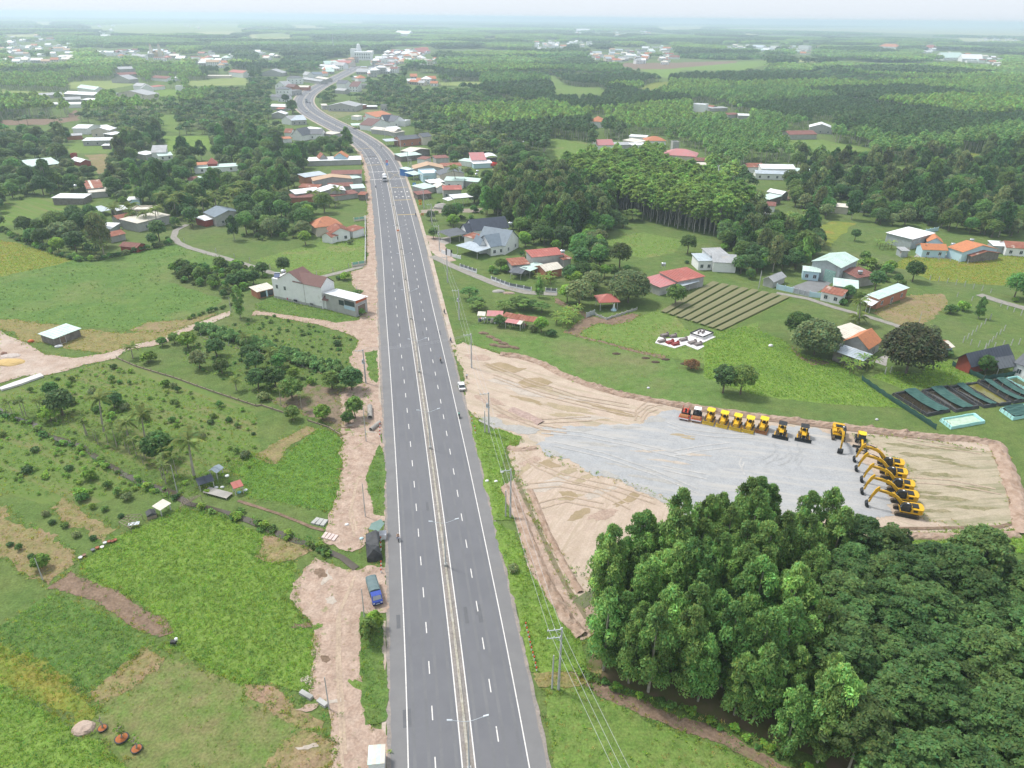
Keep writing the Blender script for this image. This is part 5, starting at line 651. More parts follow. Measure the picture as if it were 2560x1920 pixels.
def far_house(p,w,d,h,kind,rm,wm,rz,label,group):
 key=(round(w),round(d),round(h),kind,rm,wm)
 if key not in proto_house:
  W,D,H=key[0],key[1],key[2];rh={'gu':D*.28,'hip':D*.3,'flat':.6}[kind]
  mb=MB()
  if kind=='gu':mb.prism([(-D/2,0),(-D/2,H),(0,H+rh),(D/2,H),(D/2,0)],-W/2,W/2,'x')
  else:mb.box(-W/2,W/2,-D/2,D/2,0,H)
  mw=mb.mesh('wall',WM[wm]);mb=MB();o=.5
  if kind=='gu':
   k=o*rh/(D/2)
   for s in(-1,1):slab(mb,[(-W/2-o,s*(D/2+o),H-k+.15),(W/2+o,s*(D/2+o),H-k+.15),(W/2+o,0,H+rh+.15),(-W/2-o,0,H+rh+.15)],.12)
  elif kind=='hip':
   a,b=W/2+o,D/2+o;q=max(.1,a-b);mb.add([(-a,-b,H+.02),(a,-b,H+.02),(a,b,H+.02),(-a,b,H+.02),(-q,0,H+rh),(q,0,H+rh)],[(0,1,5,4),(1,2,5),(2,3,4,5),(3,0,4),(3,2,1,0)])
  else:mb.box(-W/2-.2,W/2+.2,-D/2-.2,D/2+.2,H+.01,H+.5)
  mr=mb.mesh('roof',RM[rm]);mb=MB()
  n=max(2,int(W/4))
  for f in range(2 if H>5 else 1):
   for i in range(n):x=-W/2+W*(i+.5)/n;mb.box(x-.7,x+.7,-D/2-.06,-D/2+.02,1+3.3*f,2.5+3.3*f)
  proto_house[key]=(mw,mr,mb.mesh('window',m_glass))
 mw,mr,mwi=proto_house[key]
 r=tag(empty('house',(p.x,p.y,0),rz),label,'house',group)
 link('wall',mw,r);link('roof',mr,r);link('window',mwi,r)
 keep(hull2([PX(Vector((p.x+dx,p.y,z)))for dx in(-w/2-3,w/2+3)for z in(-1,h+d*.25+4)]))
cname={'white':'white','grey':'grey','red':'red','orange':'orange','cream':'cream','mint':'mint','maroon':'maroon','steel':'bluish grey','dark':'dark grey','tan':'tan'}
VIL=[(C1([(0,235),(480,240),(500,420),(20,420)]),46,'in the hazy village above the oval wood',.3),(C1([(600,335),(1000,330),(1560,365),(1560,400),(1000,395),(620,365)]),30,'around the twin towered church',.3),(C1([(1180,390),(1440,400),(1450,445),(1200,400)]),8,'below the twin towered church',.3),(C2([(700,350),(900,335),(1090,340),(1060,375),(900,420),(760,430)]),58,'in the dense highway town',.15),(C2([(430,440),(640,400),(600,440),(480,480)]),18,'left of the highway at the town entrance',.3),(C2([(680,470),(860,420),(900,450),(760,500)]),16,'right of the highway at the town entrance',.3),(E1([(1500,190),(1720,190),(1700,240),(1350,250)]),9,'behind the roadside orange roof',.3),(C2([(1740,280),(2130,275),(2200,300),(1800,325)]),26,'in the white row of the distant village',.1),(C3([(100,245),(260,225),(540,225),(560,310),(330,305),(190,300),(110,270)]),44,'in the distant village beyond the green field',.4),(C3([(740,225),(1240,225),(1230,268),(1000,248),(740,240)]),24,'in the scattered village along the far wood',.4),(C3([(1690,270),(1760,240),(2150,290),(2120,318),(1900,300)]),16,'by the factory roofs at far right',.3),(C3([(0,120),(430,125),(440,180),(60,165)]),34,'in the hazy town near the horizon',.1),(C3([(1980,180),(2212,190),(2212,215),(2000,205)]),12,'near the horizon at far right',.3),(C1([(600,125),(760,125),(700,250),(600,240)]),9,'beyond the pale paddies at left',.3),(C1([(1640,330),(1920,360),(1930,385),(1600,385)]),8,'in woods left of the market hall',.2),(C1([(1180,165),(1330,165),(1300,190),(1200,190)]),5,'inside the pale paddies',.3),(C2([(980,405),(1160,395),(1140,440),(1040,440)]),6,'right of the dense town',.3),(C2([(980,520),(1150,525),(1150,555),(1000,545)]),6,'in the clearing right of the road bend',.1)]
rv=random.Random(3);FH=[]
for poly,n,where,wood in VIL:
 n=int(n*1.5)
 xs=[p[0]for p in poly];ys=[p[1]for p in poly];placed=[]
 for _ in range(n*30):
  if len(placed)>=n:break
  q=(rv.uniform(min(xs),max(xs)),rv.uniform(min(ys),max(ys)))
  if not inpoly(np.array([q[0]]),np.array([q[1]]),poly)[0]:continue
  g=G(q)
  if any((g-o).length<17 for o in placed)or abs(road_off(g)[1])<22:continue
  placed.append(g);rm=rv.choice(['white','white','grey','white','cream','red','orange','mint','maroon','steel','white','tan','dark','grey']if wood>.1 or 'dense' in where else['white','white','cream','white','orange','grey'])
  big=rv.random()<.25;h=rv.choice([4,4,4,7,10]if 'town' in where or 'row' in where else[4,4,4,5,7])
  FH.append((g.length,(g,rv.choice([10,13,16])*(1.5 if big else 1),rv.choice([9,12])*(1.3 if big else 1),h,rv.choice(['gu','gu','hip','flat']if h<8 else['flat','hip']),rm,rv.choice(['white','white','conc','cream']),rv.uniform(-.5,.5),f'small {cname[rm]} roofed house {where}',f'{cname[rm]} roofed houses {where}')))
FH.sort(key=lambda t:t[0])
for _,a in FH[:190]:far_house(*a)
FM=['white','grey','cream','red','orange','mint','maroon','steel','tan','dark'];mb=MB()
for _,(p,w,d,h,kind,rm,wm,rz,lb,gp)in FH[190:]:
 X=Matrix.Translation(p)@Matrix.Rotation(rz,4,'Z');mb.box(-w/2,w/2,-d/2,d/2,0,h,10,X);o=.5;rh=d*.26 if kind!='flat' else .5
 for sg in(-1,1):slab(mb,[X@Vector(q)for q in((-w/2-o,sg*(d/2+o),h+.1),(w/2+o,sg*(d/2+o),h+.1),(w/2+o,0,h+rh),(-w/2-o,0,h+rh))],.12,FM.index(rm))
 keep(hull2([PX(Vector((p.x+dx,p.y,z)))for dx in(-w/2-4,w/2+4)for z in(-2,h+rh+5)]))
tag(mb.build('distant_houses',[RM[k]for k in FM]+[WM['white']]),'tiny far houses scattered toward the horizon','distant houses',None,'stuff')
for cr_,A,B,d,h,kind,rm,lb in((C3,(1528,232),(1615,236),30,8,'hip','orange','long orange roofed school on the far plain'),(C3,(1735,240),(1790,240),30,8,'hip','red','red roofed school right of the orange one'),(C3,(1800,287),(1900,287),40,7,'gu','mint','wide mint roofed factory on the far plain'),(C3,(1905,292),(2000,294),34,7,'gu','white','wide white roofed factory beside the mint one'),(C2,(910,228),(1000,230),50,8,'gu','white','long white factory roof alone in the far woods'),(C2,(1015,350),(1090,342),30,6,'gu','red','red roofed hall at the right end of the dense town'),(C2,(2060,205),(2145,206),40,9,'gu','white','long white hall near the horizon'),(C1,(655,252),(715,252),30,7,'gu','white','white roofed hall in the left far woods'),(C3,(1140,240),(1190,242),20,14,'flat','white','tall white block in the far village'),(C3,(1010,238),(1040,240),16,12,'flat','white','white tower house in the far village'),(C3,(920,235),(975,238),24,7,'gu','steel','pale blue roofed hall in the far village')):
 a,b=G(cr_(*A)),G(cr_(*B));m=(a+b)/2
 far_house(m,(b-a).length,d,h,kind,rm,'white',math.atan2(b.y-a.y,b.x-a.x),lb,None)
m_yel=mat('machine_yellow',(.62,.36,.012),(.55,.31,.012),.45,1.5,4,col3=(.42,.26,.05),s3=.7,thr3=(.66,.8));m_can=flat('canopy_yellow',(.72,.52,.02),.5,var=.05);m_yel2=flat('blade_yellow',(.62,.42,.04),.5,var=.12)
m_blk=flat('machine_black',(.022,.024,.027),.55,var=.2);m_trk=mat('track_steel',(.045,.04,.035),(.14,.1,.06),.8,3,4);m_gls=flat('cab_glass',(.03,.04,.045),.1,spec=.7);m_rod=flat('chrome_rod',(.6,.62,.64),.2,.9);m_red=flat('machine_red',(.48,.06,.03),.5);m_drum=mat('rusty_drum',(.32,.14,.05),(.25,.1,.04),.7,2,4);m_tyre=flat('tyre_rubber',(.025,.025,.026),.9);m_wht=flat('white_paint',(.75,.76,.78),.4,var=.04);m_grey=flat('grey_paint',(.3,.31,.32),.6)
m_pole=flat('concrete_pole',(.42,.42,.42),.9);m_galv=flat('galvanised_steel',(.5,.54,.57),.45,.4,var=.06);m_wire=flat('wire',(.36,.37,.39),.6);m_tarp=mat('black_tarp',(.03,.032,.036),(.06,.062,.066),.6,1.2,5,.06,2);m_gtarp=flat('green_tarp',(.14,.22,.2),.6);m_cyan=flat('cyan_tarp',(.36,.66,.64),.5,var=.06);m_wood=mat('weathered_wood',(.28,.23,.18),(.2,.16,.12),.9,2,5)
def stadium(L,H,n=6):
 r=H/2;p=[(L/2-r+r*math.sin(math.pi*i/n),r-r*math.cos(math.pi*i/n))for i in range(n+1)]
 return p+[(-x,H-z)for x,z in p]
def tracks(root,L,H,W,yo,m=None):
 for s in(-1,1):
  mb=MB();mb.prism(stadium(L,H),s*yo-W/2,s*yo+W/2,'y');t=mb.build('track',m_trk,root)
  mb=MB();mb.prism([(x*.86,.14+z*.72)for x,z in stadium(L,H)],s*yo-W/2-.015,s*yo+W/2+.015,'y');mb.build('track_frame',m or m_blk,t)
  mb=MB()
  for i in range(int(L/.22)):x=-L/2+H/2+i*.22;(mb.box(x,x+.05,s*yo-W/2-.01,s*yo+W/2+.01,H-.005,H+.04)if x<L/2-H/2 else 0)
  mb.build('track_pads',m_trk,t)['kind']='stuff'
def wheel(root,x,y,r,w,name='wheel',n=14):
 T=Matrix.Translation((x,y-w/2,r))@Matrix.Rotation(R(-90),4,'X')
 mb=MB();mb.lathe([(0,0),(r*.55,.0),(r*.92,.02),(r,w*.2),(r,w*.8),(r*.92,w-.02),(r*.55,w),(0,w)],n,M=T);wh=mb.build(name,m_tyre,root)
 mb=MB();mb.lathe([(0,-.012),(r*.55,-.012),(r*.55,w+.012),(0,w+.012)],10,M=T);mb.build('rim',m_grey,wh);return wh
def dozer(label,p0,p1,big=False,worn=False):
 a,b=G(p0),G(p1);d=b-a;h=math.atan2(d.y,d.x);r=tag(empty('bulldozer',(b.x-2.3*math.cos(h),b.y-2.3*math.sin(h),0),h),label,'bulldozer','bulldozers parked along the dirt bank')
 k=1.0;bw=1.85 if big else 1.4;by=m_yel2 if not big else m_blk;by=m_drum if worn else by
 tracks(r,3.4,.95,.5,.95,m_yel)
 mb=MB();mb.box(-1.5,1.3,-.68,.68,.45,1.1);mb.build('chassis',m_yel if not big else m_blk,r)
 mb=MB();mb.prism([(.1,1.1),(1.75,1.0),(1.75,1.72),(1.5,1.84),(.1,1.95)],-.48,.48,'y');ho=mb.build('hood',m_yel,r)
 mb=MB();mb.box(1.752,1.78,-.36,.36,.85,1.6);mb.build('grille',m_blk if big else m_yel2,ho)
 mb=MB();mb.tube([(.75,.2,1.8),(.75,.2,2.6)],.06,6);mb.build('exhaust',m_blk,r)
 mb=MB();mb.box(-1.55,.1,-.92,-.5,1.1,1.5);mb.box(-1.55,.1,.5,.92,1.1,1.5);mb.box(-1.75,-1.2,-.9,.9,1.1,1.75);mb.build('fender',m_yel,r)
 mb=MB();mb.box(-.95,-.45,-.3,.3,1.15,1.5);mb.box(-1.05,-.92,-.3,.3,1.5,2.1);mb.build('seat',m_blk,r)
 for x in(-1.25,.05):
  for y in(-.72,.72):mb=MB();mb.box(x-.06,x+.06,y-.06,y+.06,1.5,2.95);mb.build('canopy_post',m_blk,r)
 mb=MB();c=.95;mb.prism([(-1.55,-c*.75),(-1.35,-c),(.15,-c),(.45,-c*.6),(.45,c*.6),(.15,c),(-1.35,c),(-1.55,c*.75)],2.96,3.06,'z');mb.build('canopy',m_blk if big else m_can,r)
 mb=MB();pr=[(2.32-.22*math.sin(math.pi*i/6),.05+1.0*i/6)for i in range(7)];mb.prism(pr+[(x-.07,z)for x,z in pr[::-1]],-bw,bw,'y');bl=mb.build('blade',by,r)
 mb=MB();mb.box(2.28,2.34,-bw+.02,bw-.02,.0,.12);mb.build('cutting_edge',m_grey,bl)
 for y in(-1.3 if not big else-1.35,1.3 if not big else 1.35):mb=MB();mb.box(-.4,2.1,y-.09,y+.09,.35,.55);mb.build('push_arm',m_yel if not worn else m_drum,r)
 for y in(-.4,.4):mb=MB();mb.tube([(1.3,y,1.25),(2.08,y,.75)],.06,6);mb.build('lift_cylinder',m_rod,r)
 return r
dl=['first yellow bulldozer beside the white roofed roller','second all yellow bulldozer counted from the rollers','third all yellow bulldozer counted from the rollers','fourth all yellow bulldozer counted from the rollers','yellow bulldozer with worn rusty orange blade']
for l,a,b in zip(dl,(E5(758,430),E5(980,470),E5(1195,515),E5(1395,550),E5(1615,580)),(E5(705,545),E5(925,592),E5(1143,638),E5(1350,678),E5(1568,690))):dozer(l,a,b,worn='worn' in l)
dozer('black bladed bulldozer with dark canopy next to the yellow ones',E5(1915,620),E5(1882,775),True);dozer('black bladed bulldozer with dark canopy nearest the excavator',D4(1130,375),D4(1126,450),True)
def roller(label,p0,p1,white):
 a,b=G(p0),G(p1);d=b-a;h=math.atan2(d.y,d.x);r=tag(empty('road_roller',(b.x-2*math.cos(h),b.y-2*math.sin(h),0),h),label,'road roller','road rollers beside the bulldozers')
 T=Matrix.Translation((1.3,-1.0,.72))@Matrix.Rotation(R(-90),4,'X');mb=MB();mb.lathe([(0,0),(.72,0),(.72,2.0),(0,2.0)],20,M=T);mb.build('drum',m_drum,r)
 mb=MB();mb.box(.3,2.2,-1.22,-1.04,.5,.95);mb.box(.3,2.2,1.04,1.22,.5,.95);mb.box(2.1,2.24,-1.22,1.22,.52,.93);mb.box(.25,.45,-1.04,1.04,.5,.95);mb.build('drum_frame',m_red,r)
 mb=MB();mb.box(2.245,2.27,-1.2,1.2,.56,.86);mb.build('front_plate',m_wht,r)
 for y in(-.85,.85):wheel(r,-1.4,y,.72,.5)
 mb=MB();mb.prism([(-2.3,.6),(-.2,.6),(-.2,1.25),(-1.0,1.6),(-2.2,1.45)],-.62,.62,'y');mb.build('engine_hood',m_red if not white else m_blk,r)
 mb=MB();mb.box(-.95,.2,-.75,.75,1.0,1.2);mb.build('platform',m_blk,r);mb=MB();mb.box(-.8,-.3,-.25,.25,1.2,1.5);mb.box(-.9,-.78,-.25,.25,1.45,2.0);mb.build('seat',m_blk,r)
 mb=MB();mb.tube([(.05,0,1.2),(-.15,0,1.75)],.05,6);mb.lathe([(.2,0),(.2,.04),(.14,.04)],10,(-.15,0,1.75));mb.build('steering_wheel',m_blk,r)
 for x in(-.95,.15):
  for y in(-.7,.7):mb=MB();mb.box(x-.04,x+.04,y-.04,y+.04,1.2,2.75);mb.build('roof_post',m_red if not white else m_blk,r)
 mb=MB();mb.box(-1.2,.45,-.85,.85,2.76,2.84)if white else[mb.box(-.99,.19,y-.04,y+.04,2.76,2.84)for y in(-.7,.7)];mb.build('roof' if white else 'roof_rail',m_wht if white else m_red,r)
roller('open topped red road roller at the left end of the row',E5(345,390),E5(312,468),False);roller('red road roller with small white roof',E5(540,390),E5(512,498),True)
def prism_path(mb,pts,th,y0,y1,mi=0):
 """bent box-section arm: pts in xz, thickness per point"""
 up,lo=[],[]
 for i,(x,z)in enumerate(pts):
  a=pts[max(0,i-1)];b=pts[min(len(pts)-1,i+1)];d=Vector((b[0]-a[0],b[1]-a[1])).normalized();n=Vector((-d.y,d.x))*th[i]/2
  up.append((x+n.x,z+n.y));lo.append((x-n.x,z-n.y))
 for i in range(len(pts)-1):mb.prism([lo[i],lo[i+1],up[i+1],up[i]],y0,y1,'y',mi)
def excavator(label,p_hood,p_bucket,zh=2.3,group='excavators parked in a slanted row'):
 a,b=G(p_hood,zh),G(p_bucket,.5);d=Vector((b.x-a.x,b.y-a.y,0));D=d.length;h=math.atan2(d.y,d.x);r=tag(empty('excavator',(a.x+1.5*math.cos(h),a.y+1.5*math.sin(h),0),h),label,'excavator',group)
 xb=D-1.5+.2
 tracks(r,4.5,.95,.6,1.15);mb=MB();mb.box(-1.3,1.3,-.9,.9,.45,.95);mb.lathe([(.7,.95),(.7,1.12)],16);mb.build('undercarriage',m_blk,r)
 mb=MB();mb.box(-2.4,1.4,-1.35,1.35,1.125,1.4);mb.build('deck',m_yel,r)
 mb=MB();mb.prism([(-2.45,-1.32),(-2.75,-.95),(-2.9,0),(-2.75,.95),(-2.45,1.32),(-1.95,1.32),(-1.95,-1.32)],1.2,2.28,'z');mb.build('counterweight',m_yel,r)
 mb=MB();mb.box(-1.945,-.5,-1.32,1.32,1.403,2.2);mb.box(-.495,1.0,-1.32,-.55,1.403,2.05);mb.build('engine_housing',m_yel,r)
 mb=MB();mb.box(-1.9,-.75,-.72,.72,2.203,2.36);ho=mb.build('hood',m_blk,r);mb=MB();[mb.box(-1.8+.28*i,-1.65+.28*i,-.6,.6,2.363,2.4)for i in range(4)];mb.build('hood_slats',m_blk,ho)
 for s in(-1,1):mb=MB();mb.box(-1.7,-.9,s*1.335-.012,s*1.335+.012,1.55,2.05);mb.build('vent_panel',m_blk,r)
 mb=MB();mb.prism([(-.35,1.403),(1.3,1.403),(1.45,2.0),(1.05,2.98),(-.35,3.02)],.38,1.34,'y');cb=mb.build('cab',m_blk,r)
 mb=MB();mb.prism([(-.2,2.05),(1.3,2.05),(.98,2.85),(-.2,2.9)],1.342,1.36,'y');mb.build('side_window',m_gls,cb);mb=MB();mb.add([(1.475,.45,2.02),(1.475,1.27,2.02),(1.09,1.27,2.95),(1.09,.45,2.95)],[(0,1,2,3)]);mb.build('windscreen',m_gls,cb)
 mb=MB();mb.box(-.3,.95,.45,1.27,3.02,3.06);mb.build('cab_roof',m_blk,cb);mb=MB();mb.box(.1,.45,.6,.9,3.063,3.09);mb.build('roof_hatch',m_wht,cb)
 xe,ze=xb*.40,4.0;xt,zt=xb*.86,4.35
 mb=MB();prism_path(mb,[(.55,1.75),(xe*.75,3.35),(xe*1.12,4.0),(xe*1.5,4.2),(xt,zt)],[.55,.62,.68,.56,.34],-.22,.22);bo=mb.build('boom',m_yel,r)
 for s in(-1,1):
  mb=MB();x=xe*1.55
  for i in range(9):
   w=rnd.uniform(.07,.12);mb.box(x,x+w,s*.226-.004,s*.226+.004,4.12+.012*i,4.28+.012*i);x+=w+.04
  mb.build('lettering',m_blk,bo)['kind']='stuff'
 mb=MB();prism_path(mb,[(xt-.35,zt+.75),(xt,zt),(xb-.35,2.6),(xb-.15,1.25)],[.3,.62,.42,.28],-.18,.18);st=mb.build('stick',m_yel,r)
 mb=MB();mb.tube([(xe*1.2,0,4.45),(xe*1.2+(xt-xe)*.45,0,4.85)],.09,6);mb.build('arm_cylinder',m_blk,r);mb=MB();mb.tube([(xe*1.2+(xt-xe)*.45,0,4.85),(xt-.33,0,zt+.8)],.05,6);mb.build('cylinder_rod',m_rod,r)
 for s in(-1,1):mb=MB();mb.tube([(1.2,s*.3,1.6),(xe*.95,s*.3,3.5)],.08,6);mb.build('boom_cylinder',m_blk,r)
 mb=MB();mb.tube([(xt+.25,0,zt-.1),(xb+.12,0,1.9)],.07,6);mb.build('bucket_cylinder',m_blk,r)
 mb=MB();pr=[(xb-.1+.62*math.cos(t),.72+.62*math.sin(t))for t in(math.radians(q)for q in range(80,-120,-25))];pr2=[(xb-.1+.54*math.cos(t),.72+.54*math.sin(t))for t in(math.radians(q)for q in range(80,-120,-25))]
 n=len(pr);mb.prism(pr+pr2[::-1],-.55,.55,'y')
 for s in(-1,1):mb.prism(pr,s*.55-.03,s*.55+.03,'y')
 for i in range(5):y=-.5+.25*i;mb.box(pr[-1][0]-.22,pr[-1][0]+.02,y-.05,y+.05,pr[-1][1]-.04,pr[-1][1]+.05)
 mb.build('bucket',m_blk,r);return r
el=['farthest excavator of the slanted row behind the others','second farthest excavator of the slanted row','middle excavator of the slanted row of five','second nearest excavator of the slanted row','nearest excavator of the slanted row with cab in full view']
for l,a,b in zip(el,(E6(1215,665),E6(1260,805),E6(1365,980),E6(1420,1140),E6(1490,1335)),(E6(590,650),E6(620,790),E6(700,950),E6(705,1125),E6(775,1310))):excavator(l,a,b)
excavator('excavator facing the camera with its bucket on the gravel',E6(345,140),E6(355,520),2.3,None)
a,b=G(E6(650,400)),G(E6(665,550));d=b-a;h=math.atan2(d.y,d.x);r=tag(empty('motor_grader',(a.x,a.y,0),h),'yellow motor grader with tall black wheels behind the excavator row','motor grader')
for x,y in((-1.6,-.95),(-1.6,.95),(-.2,-.95),(-.2,.95),(4.6,-.95),(4.6,.95)):wheel(r,x,y,.68,.42)
mb=MB();mb.box(-2.6,.0,-.6,.6,.8,1.9);mb.build('engine_housing',m_yel,r);mb=MB();mb.prism([(.05,1.0),(1.4,1.0),(1.55,2.0),(1.3,3.0),(.05,3.0)],-.7,.7,'y');mb.build('cab',m_gls,r);mb=MB();mb.prism([(-.15,-.8),(1.3,-.8),(1.6,-.4),(1.6,.4),(1.3,.8),(-.15,.8)],3.003,3.12,'z');mb.build('cab_roof',m_can,r)
mb=MB();prism_path(mb,[(1.3,1.3),(2.2,2.0),(4.0,1.7),(4.9,1.0)],[.4,.4,.36,.4],-.18,.18);mb.build('frame',m_yel,r);mb=MB();mb.box(4.5,4.7,-.9,.9,.55,.8);mb.build('axle',m_blk,r)
mb=MB();pr=[(2.6+.15*math.sin(math.pi*i/5),.1+.6*i/5)for i in range(6)];mb.prism(pr+[(x-.05,z)for x,z in pr[::-1]],-1.8,1.8,'y');mb.build('blade',m_blk,r);mb=MB();[mb.tube([(2.2,y,1.9),(2.6,y,.7)],.06,6)for y in(-.6,.6)];mb.build('lift_cylinders',m_rod,r)['kind']='stuff'
def car(label,p,h,col,L=4.4,name='car',cat='car',group=None,suv=False):
 r=tag(empty(name,(p[0],p[1],.07),h),label,cat,group);z=.2;m=flat('car_%d%d%d'%tuple(int(c*99)for c in col),col,.25,var=.02,spec=.6);k=L/4.4
 mb=MB();W=.86
 secs=[(-2.2,.55,.62,.74),(-2.12,.35,.78,.82),(-1.5,.28,.92,W),(-.8,.28,.94,W),(.7,.28,.92,W),(1.5,.3,.86,W),(2.05,.36,.74,.8),(2.2,.5,.6,.68)]
 vs=[]
 for x,z0,z1,w in secs:vs+=[(x*k,-w,z0),(x*k,-w*.97,z1),(x*k,w*.97,z1),(x*k,w,z0)]
 fs=[(i*4+j,i*4+(j+1)%4,i*4+4+(j+1)%4,i*4+4+j)for i in range(len(secs)-1)for j in range(4)]+[(0,1,2,3),tuple(range(len(vs)-4,len(vs)))[::-1]]
 mb.add(vs,fs);mb.build('body',m,r,False)
 mb=MB();b0,b1,t0,t1=(-1.75 if not suv else-2.0)*k,.95*k,(-1.05 if not suv else-1.7)*k,.2*k
 vs=[(b0,-.8,.92),(b1,-.8,.9),(b1,.8,.9),(b0,.8,.92),(t0,-.62,1.42),(t1,-.62,1.42),(t1,.62,1.42),(t0,.62,1.42)];mb.add(vs,[(0,1,5,4),(1,2,6,5),(2,3,7,6),(3,0,4,7)]);gh=mb.build('windows',m_gls,r);gh['label']='dark glass band'
 mb=MB();mb.box(t0-.05,t1+.05,-.64,.64,1.42,1.47);mb.build('roof',m,r)
 for x in(-1.35*k,1.35*k):
  for y in(-.78,.78):wheel(r,x,y,.31,.2,n=10)
 for y in(-.55,.55):mb=MB();mb.box(2.12*k,2.2*k,y-.18,y+.18,.58,.7);mb.build('headlight',m_wht,r);mb=MB();mb.box(-2.21*k,-2.14*k,y-.18,y+.18,.62,.74);mb.build('tail_light',m_red,r)
 return r
p0,p1=G((1157,950)),G((1154,978));_,hh=road(road_s(p0));car('white sedan parked half on the right shoulder',(G((1154,970)).x,G((1154,970)).y),hh,(.78,.79,.8))
def on_road(px,off=None):s,o=road_off(G(px));q,h=road(s,o if off is None else off);return(q.x,q.y),h
for l,px,col,rev,suv in(('small silver car on the outer bend of the highway',E1(478,775),(.5,.54,.58),1,0),('grey lorry sized van on the highway bend',E1(525,650),(.4,.36,.36),0,1),('white car before the far roadside shops',E1(510,515),(.75,.76,.78),1,0),('white car far up the highway by the market hall',E1(1085,210),(.7,.72,.75),1,0),('dark car far up the highway',E1(1180,195),(.1,.1,.12),0,0)):q,h=on_road(px);car(l,q,h+math.pi*rev,col,4.6,'car','car',None,suv)
q,h=on_road(E1(480,640));r=tag(empty('lorry',(q[0],q[1],.07),h+math.pi),'dark green covered lorry on the highway bend','lorry');mb=MB();mb.box(-3.5,1.6,-1.1,1.1,.9,3.2);mb.build('cargo_box',flat('lorry_green',(.06,.1,.09),.6),r);mb=MB();mb.box(1.7,3.3,-1.05,1.05,.6,2.6);mb.build('cab',m_grey,r);[wheel(r,x,y,.5,.3)for x in(-2.4,2.4)for y in(-.95,.95)]
p0,p1=G(D6(527,600)),G(D6(572,752));d=p1-p0;h=math.atan2(d.y,d.x);c=p0.lerp(p1,.5);r=tag(empty('cargo_truck',(c.x,c.y,.1),h),'blue cargo truck under grey tarpaulin parked on the dirt verge','truck');m_blue=flat('truck_blue',(.035,.07,.33),.35,var=.06)
m_tp=mat('grey_tarpaulin',(.10,.15,.16),(.13,.18,.185),.7,1,5,.05,2)
mb=MB();mb.box(-3.2,.7,-.9,.9,.55,.72);mb.box(-3.2,.9,-.35,.35,.4,.55);mb.build('chassis',m_blk,r)
mb=MB();prof=[(-.93,.72),(-.93,1.75),(-.7,2.0),(0,2.1),(.7,2.0),(.93,1.75),(.93,.72)];vs,fs=[],[]
for i in range(9):
 x=-3.2+3.7*i/8;dz=-.05 if i%2 else 0;vs+=[(x,y,z+(dz if z>1.8 else 0))for y,z in prof]
fs=[(i*7+j,i*7+j+1,i*7+8+j,i*7+7+j)for i in range(8)for j in range(6)]+[tuple(range(7)),tuple(range(56,63))];mb.add(vs,fs);mb.build('tarpaulin',m_tp,r)
mb=MB();mb.prism([(.72,.5),(2.45,.5),(2.45,1.05),(2.2,1.25),(1.75,1.85),(.72,1.9)],-.85,.85,'y');cb=mb.build('cab',m_blue,r)
mb=MB();mb.add([(2.22,-.72,1.28),(2.22,.72,1.28),(1.80,.66,1.84),(1.80,-.66,1.84)],[(0,1,2,3)]);mb.build('windscreen',flat('windscreen',(.25,.26,.3),.15),cb)
for s in(-1,1):mb=MB();mb.prism([(.9,1.25),(2.0,1.25),(1.65,1.75),(.9,1.78)],s*.855-.006,s*.855+.006,'y');mb.build('side_window',m_gls,cb);mb=MB();mb.box(2.45,2.48,s*.62-.14,s*.62+.14,.75,.93);mb.build('headlight',m_wht,cb)
mb=MB();mb.box(2.45,2.47,-.28,.28,.55,.66);mb.build('number_plate',m_wht,r);mb=MB();mb.box(2.46,2.52,-.85,.85,.4,.53);mb.build('bumper',m_blk,r);[wheel(r,x,y,.36,.24)for x in(-2.2,1.7)for y in(-.74,.74)]
q,h=on_road(E2(342,400),None);r=tag(empty('mixer_truck',(q[0],q[1],.07),h+math.pi),'white truck with domed white drum crossing the junction','truck')
mb=MB();mb.box(2.2,4.2,-1.2,1.2,.6,2.9);cb=mb.build('cab',m_wht,r);mb=MB();mb.box(4.2,4.23,-1.05,1.05,1.7,2.6);mb.build('windscreen',m_gls,cb);mb=MB();mb.box(4.2,4.24,-1.0,1.0,.75,1.3);mb.build('grille',m_grey,cb)
mb=MB();mb.box(-4,2.1,-1,1,.7,1.1);mb.build('chassis',m_grey,r);mb=MB();T=Matrix.Translation((-3.6,0,2.6))@Matrix.Rotation(R(82),4,'Y');mb.lathe([(0,-.1),(.6,0),(1.25,1.6),(1.3,3.2),(.95,4.8),(.5,5.4),(0,5.5)],16,M=T);mb.build('drum',m_wht,r,True);[wheel(r,x,y,.5,.35)for x in(-2.8,-1.6,3.2)for y in(-1.0,1.0)]
def body_mat(name,legs,shirt,skin,zs,zn,hat):
 m=bpy.data.materials.new(name);m.use_nodes=True;t=m.node_tree;N=t.nodes;L=t.links;tc=N.new('ShaderNodeTexCoord');sp=N.new('ShaderNodeSeparateXYZ');L.new(tc.outputs['Object'],sp.inputs[0]);cr_=N.new('ShaderNodeValToRGB');mr=N.new('ShaderNodeMapRange');mr.inputs[2].default_value=2.0;L.new(sp.outputs[2],mr.inputs[0]);L.new(mr.outputs[0],cr_.inputs[0]);e=cr_.color_ramp;e.interpolation='CONSTANT'
 e.elements[0].color=(*legs,1);e.elements[1].position=zs/2;e.elements[1].color=(*shirt,1)
 for p,c in((zn/2,skin),((zn+.2)/2,hat)):x=e.elements.new(p);x.color=(*c,1)
 L.new(cr_.outputs[0],N['Principled BSDF'].inputs['Base Color']);N['Principled BSDF'].inputs['Roughness'].default_value=.8;return m
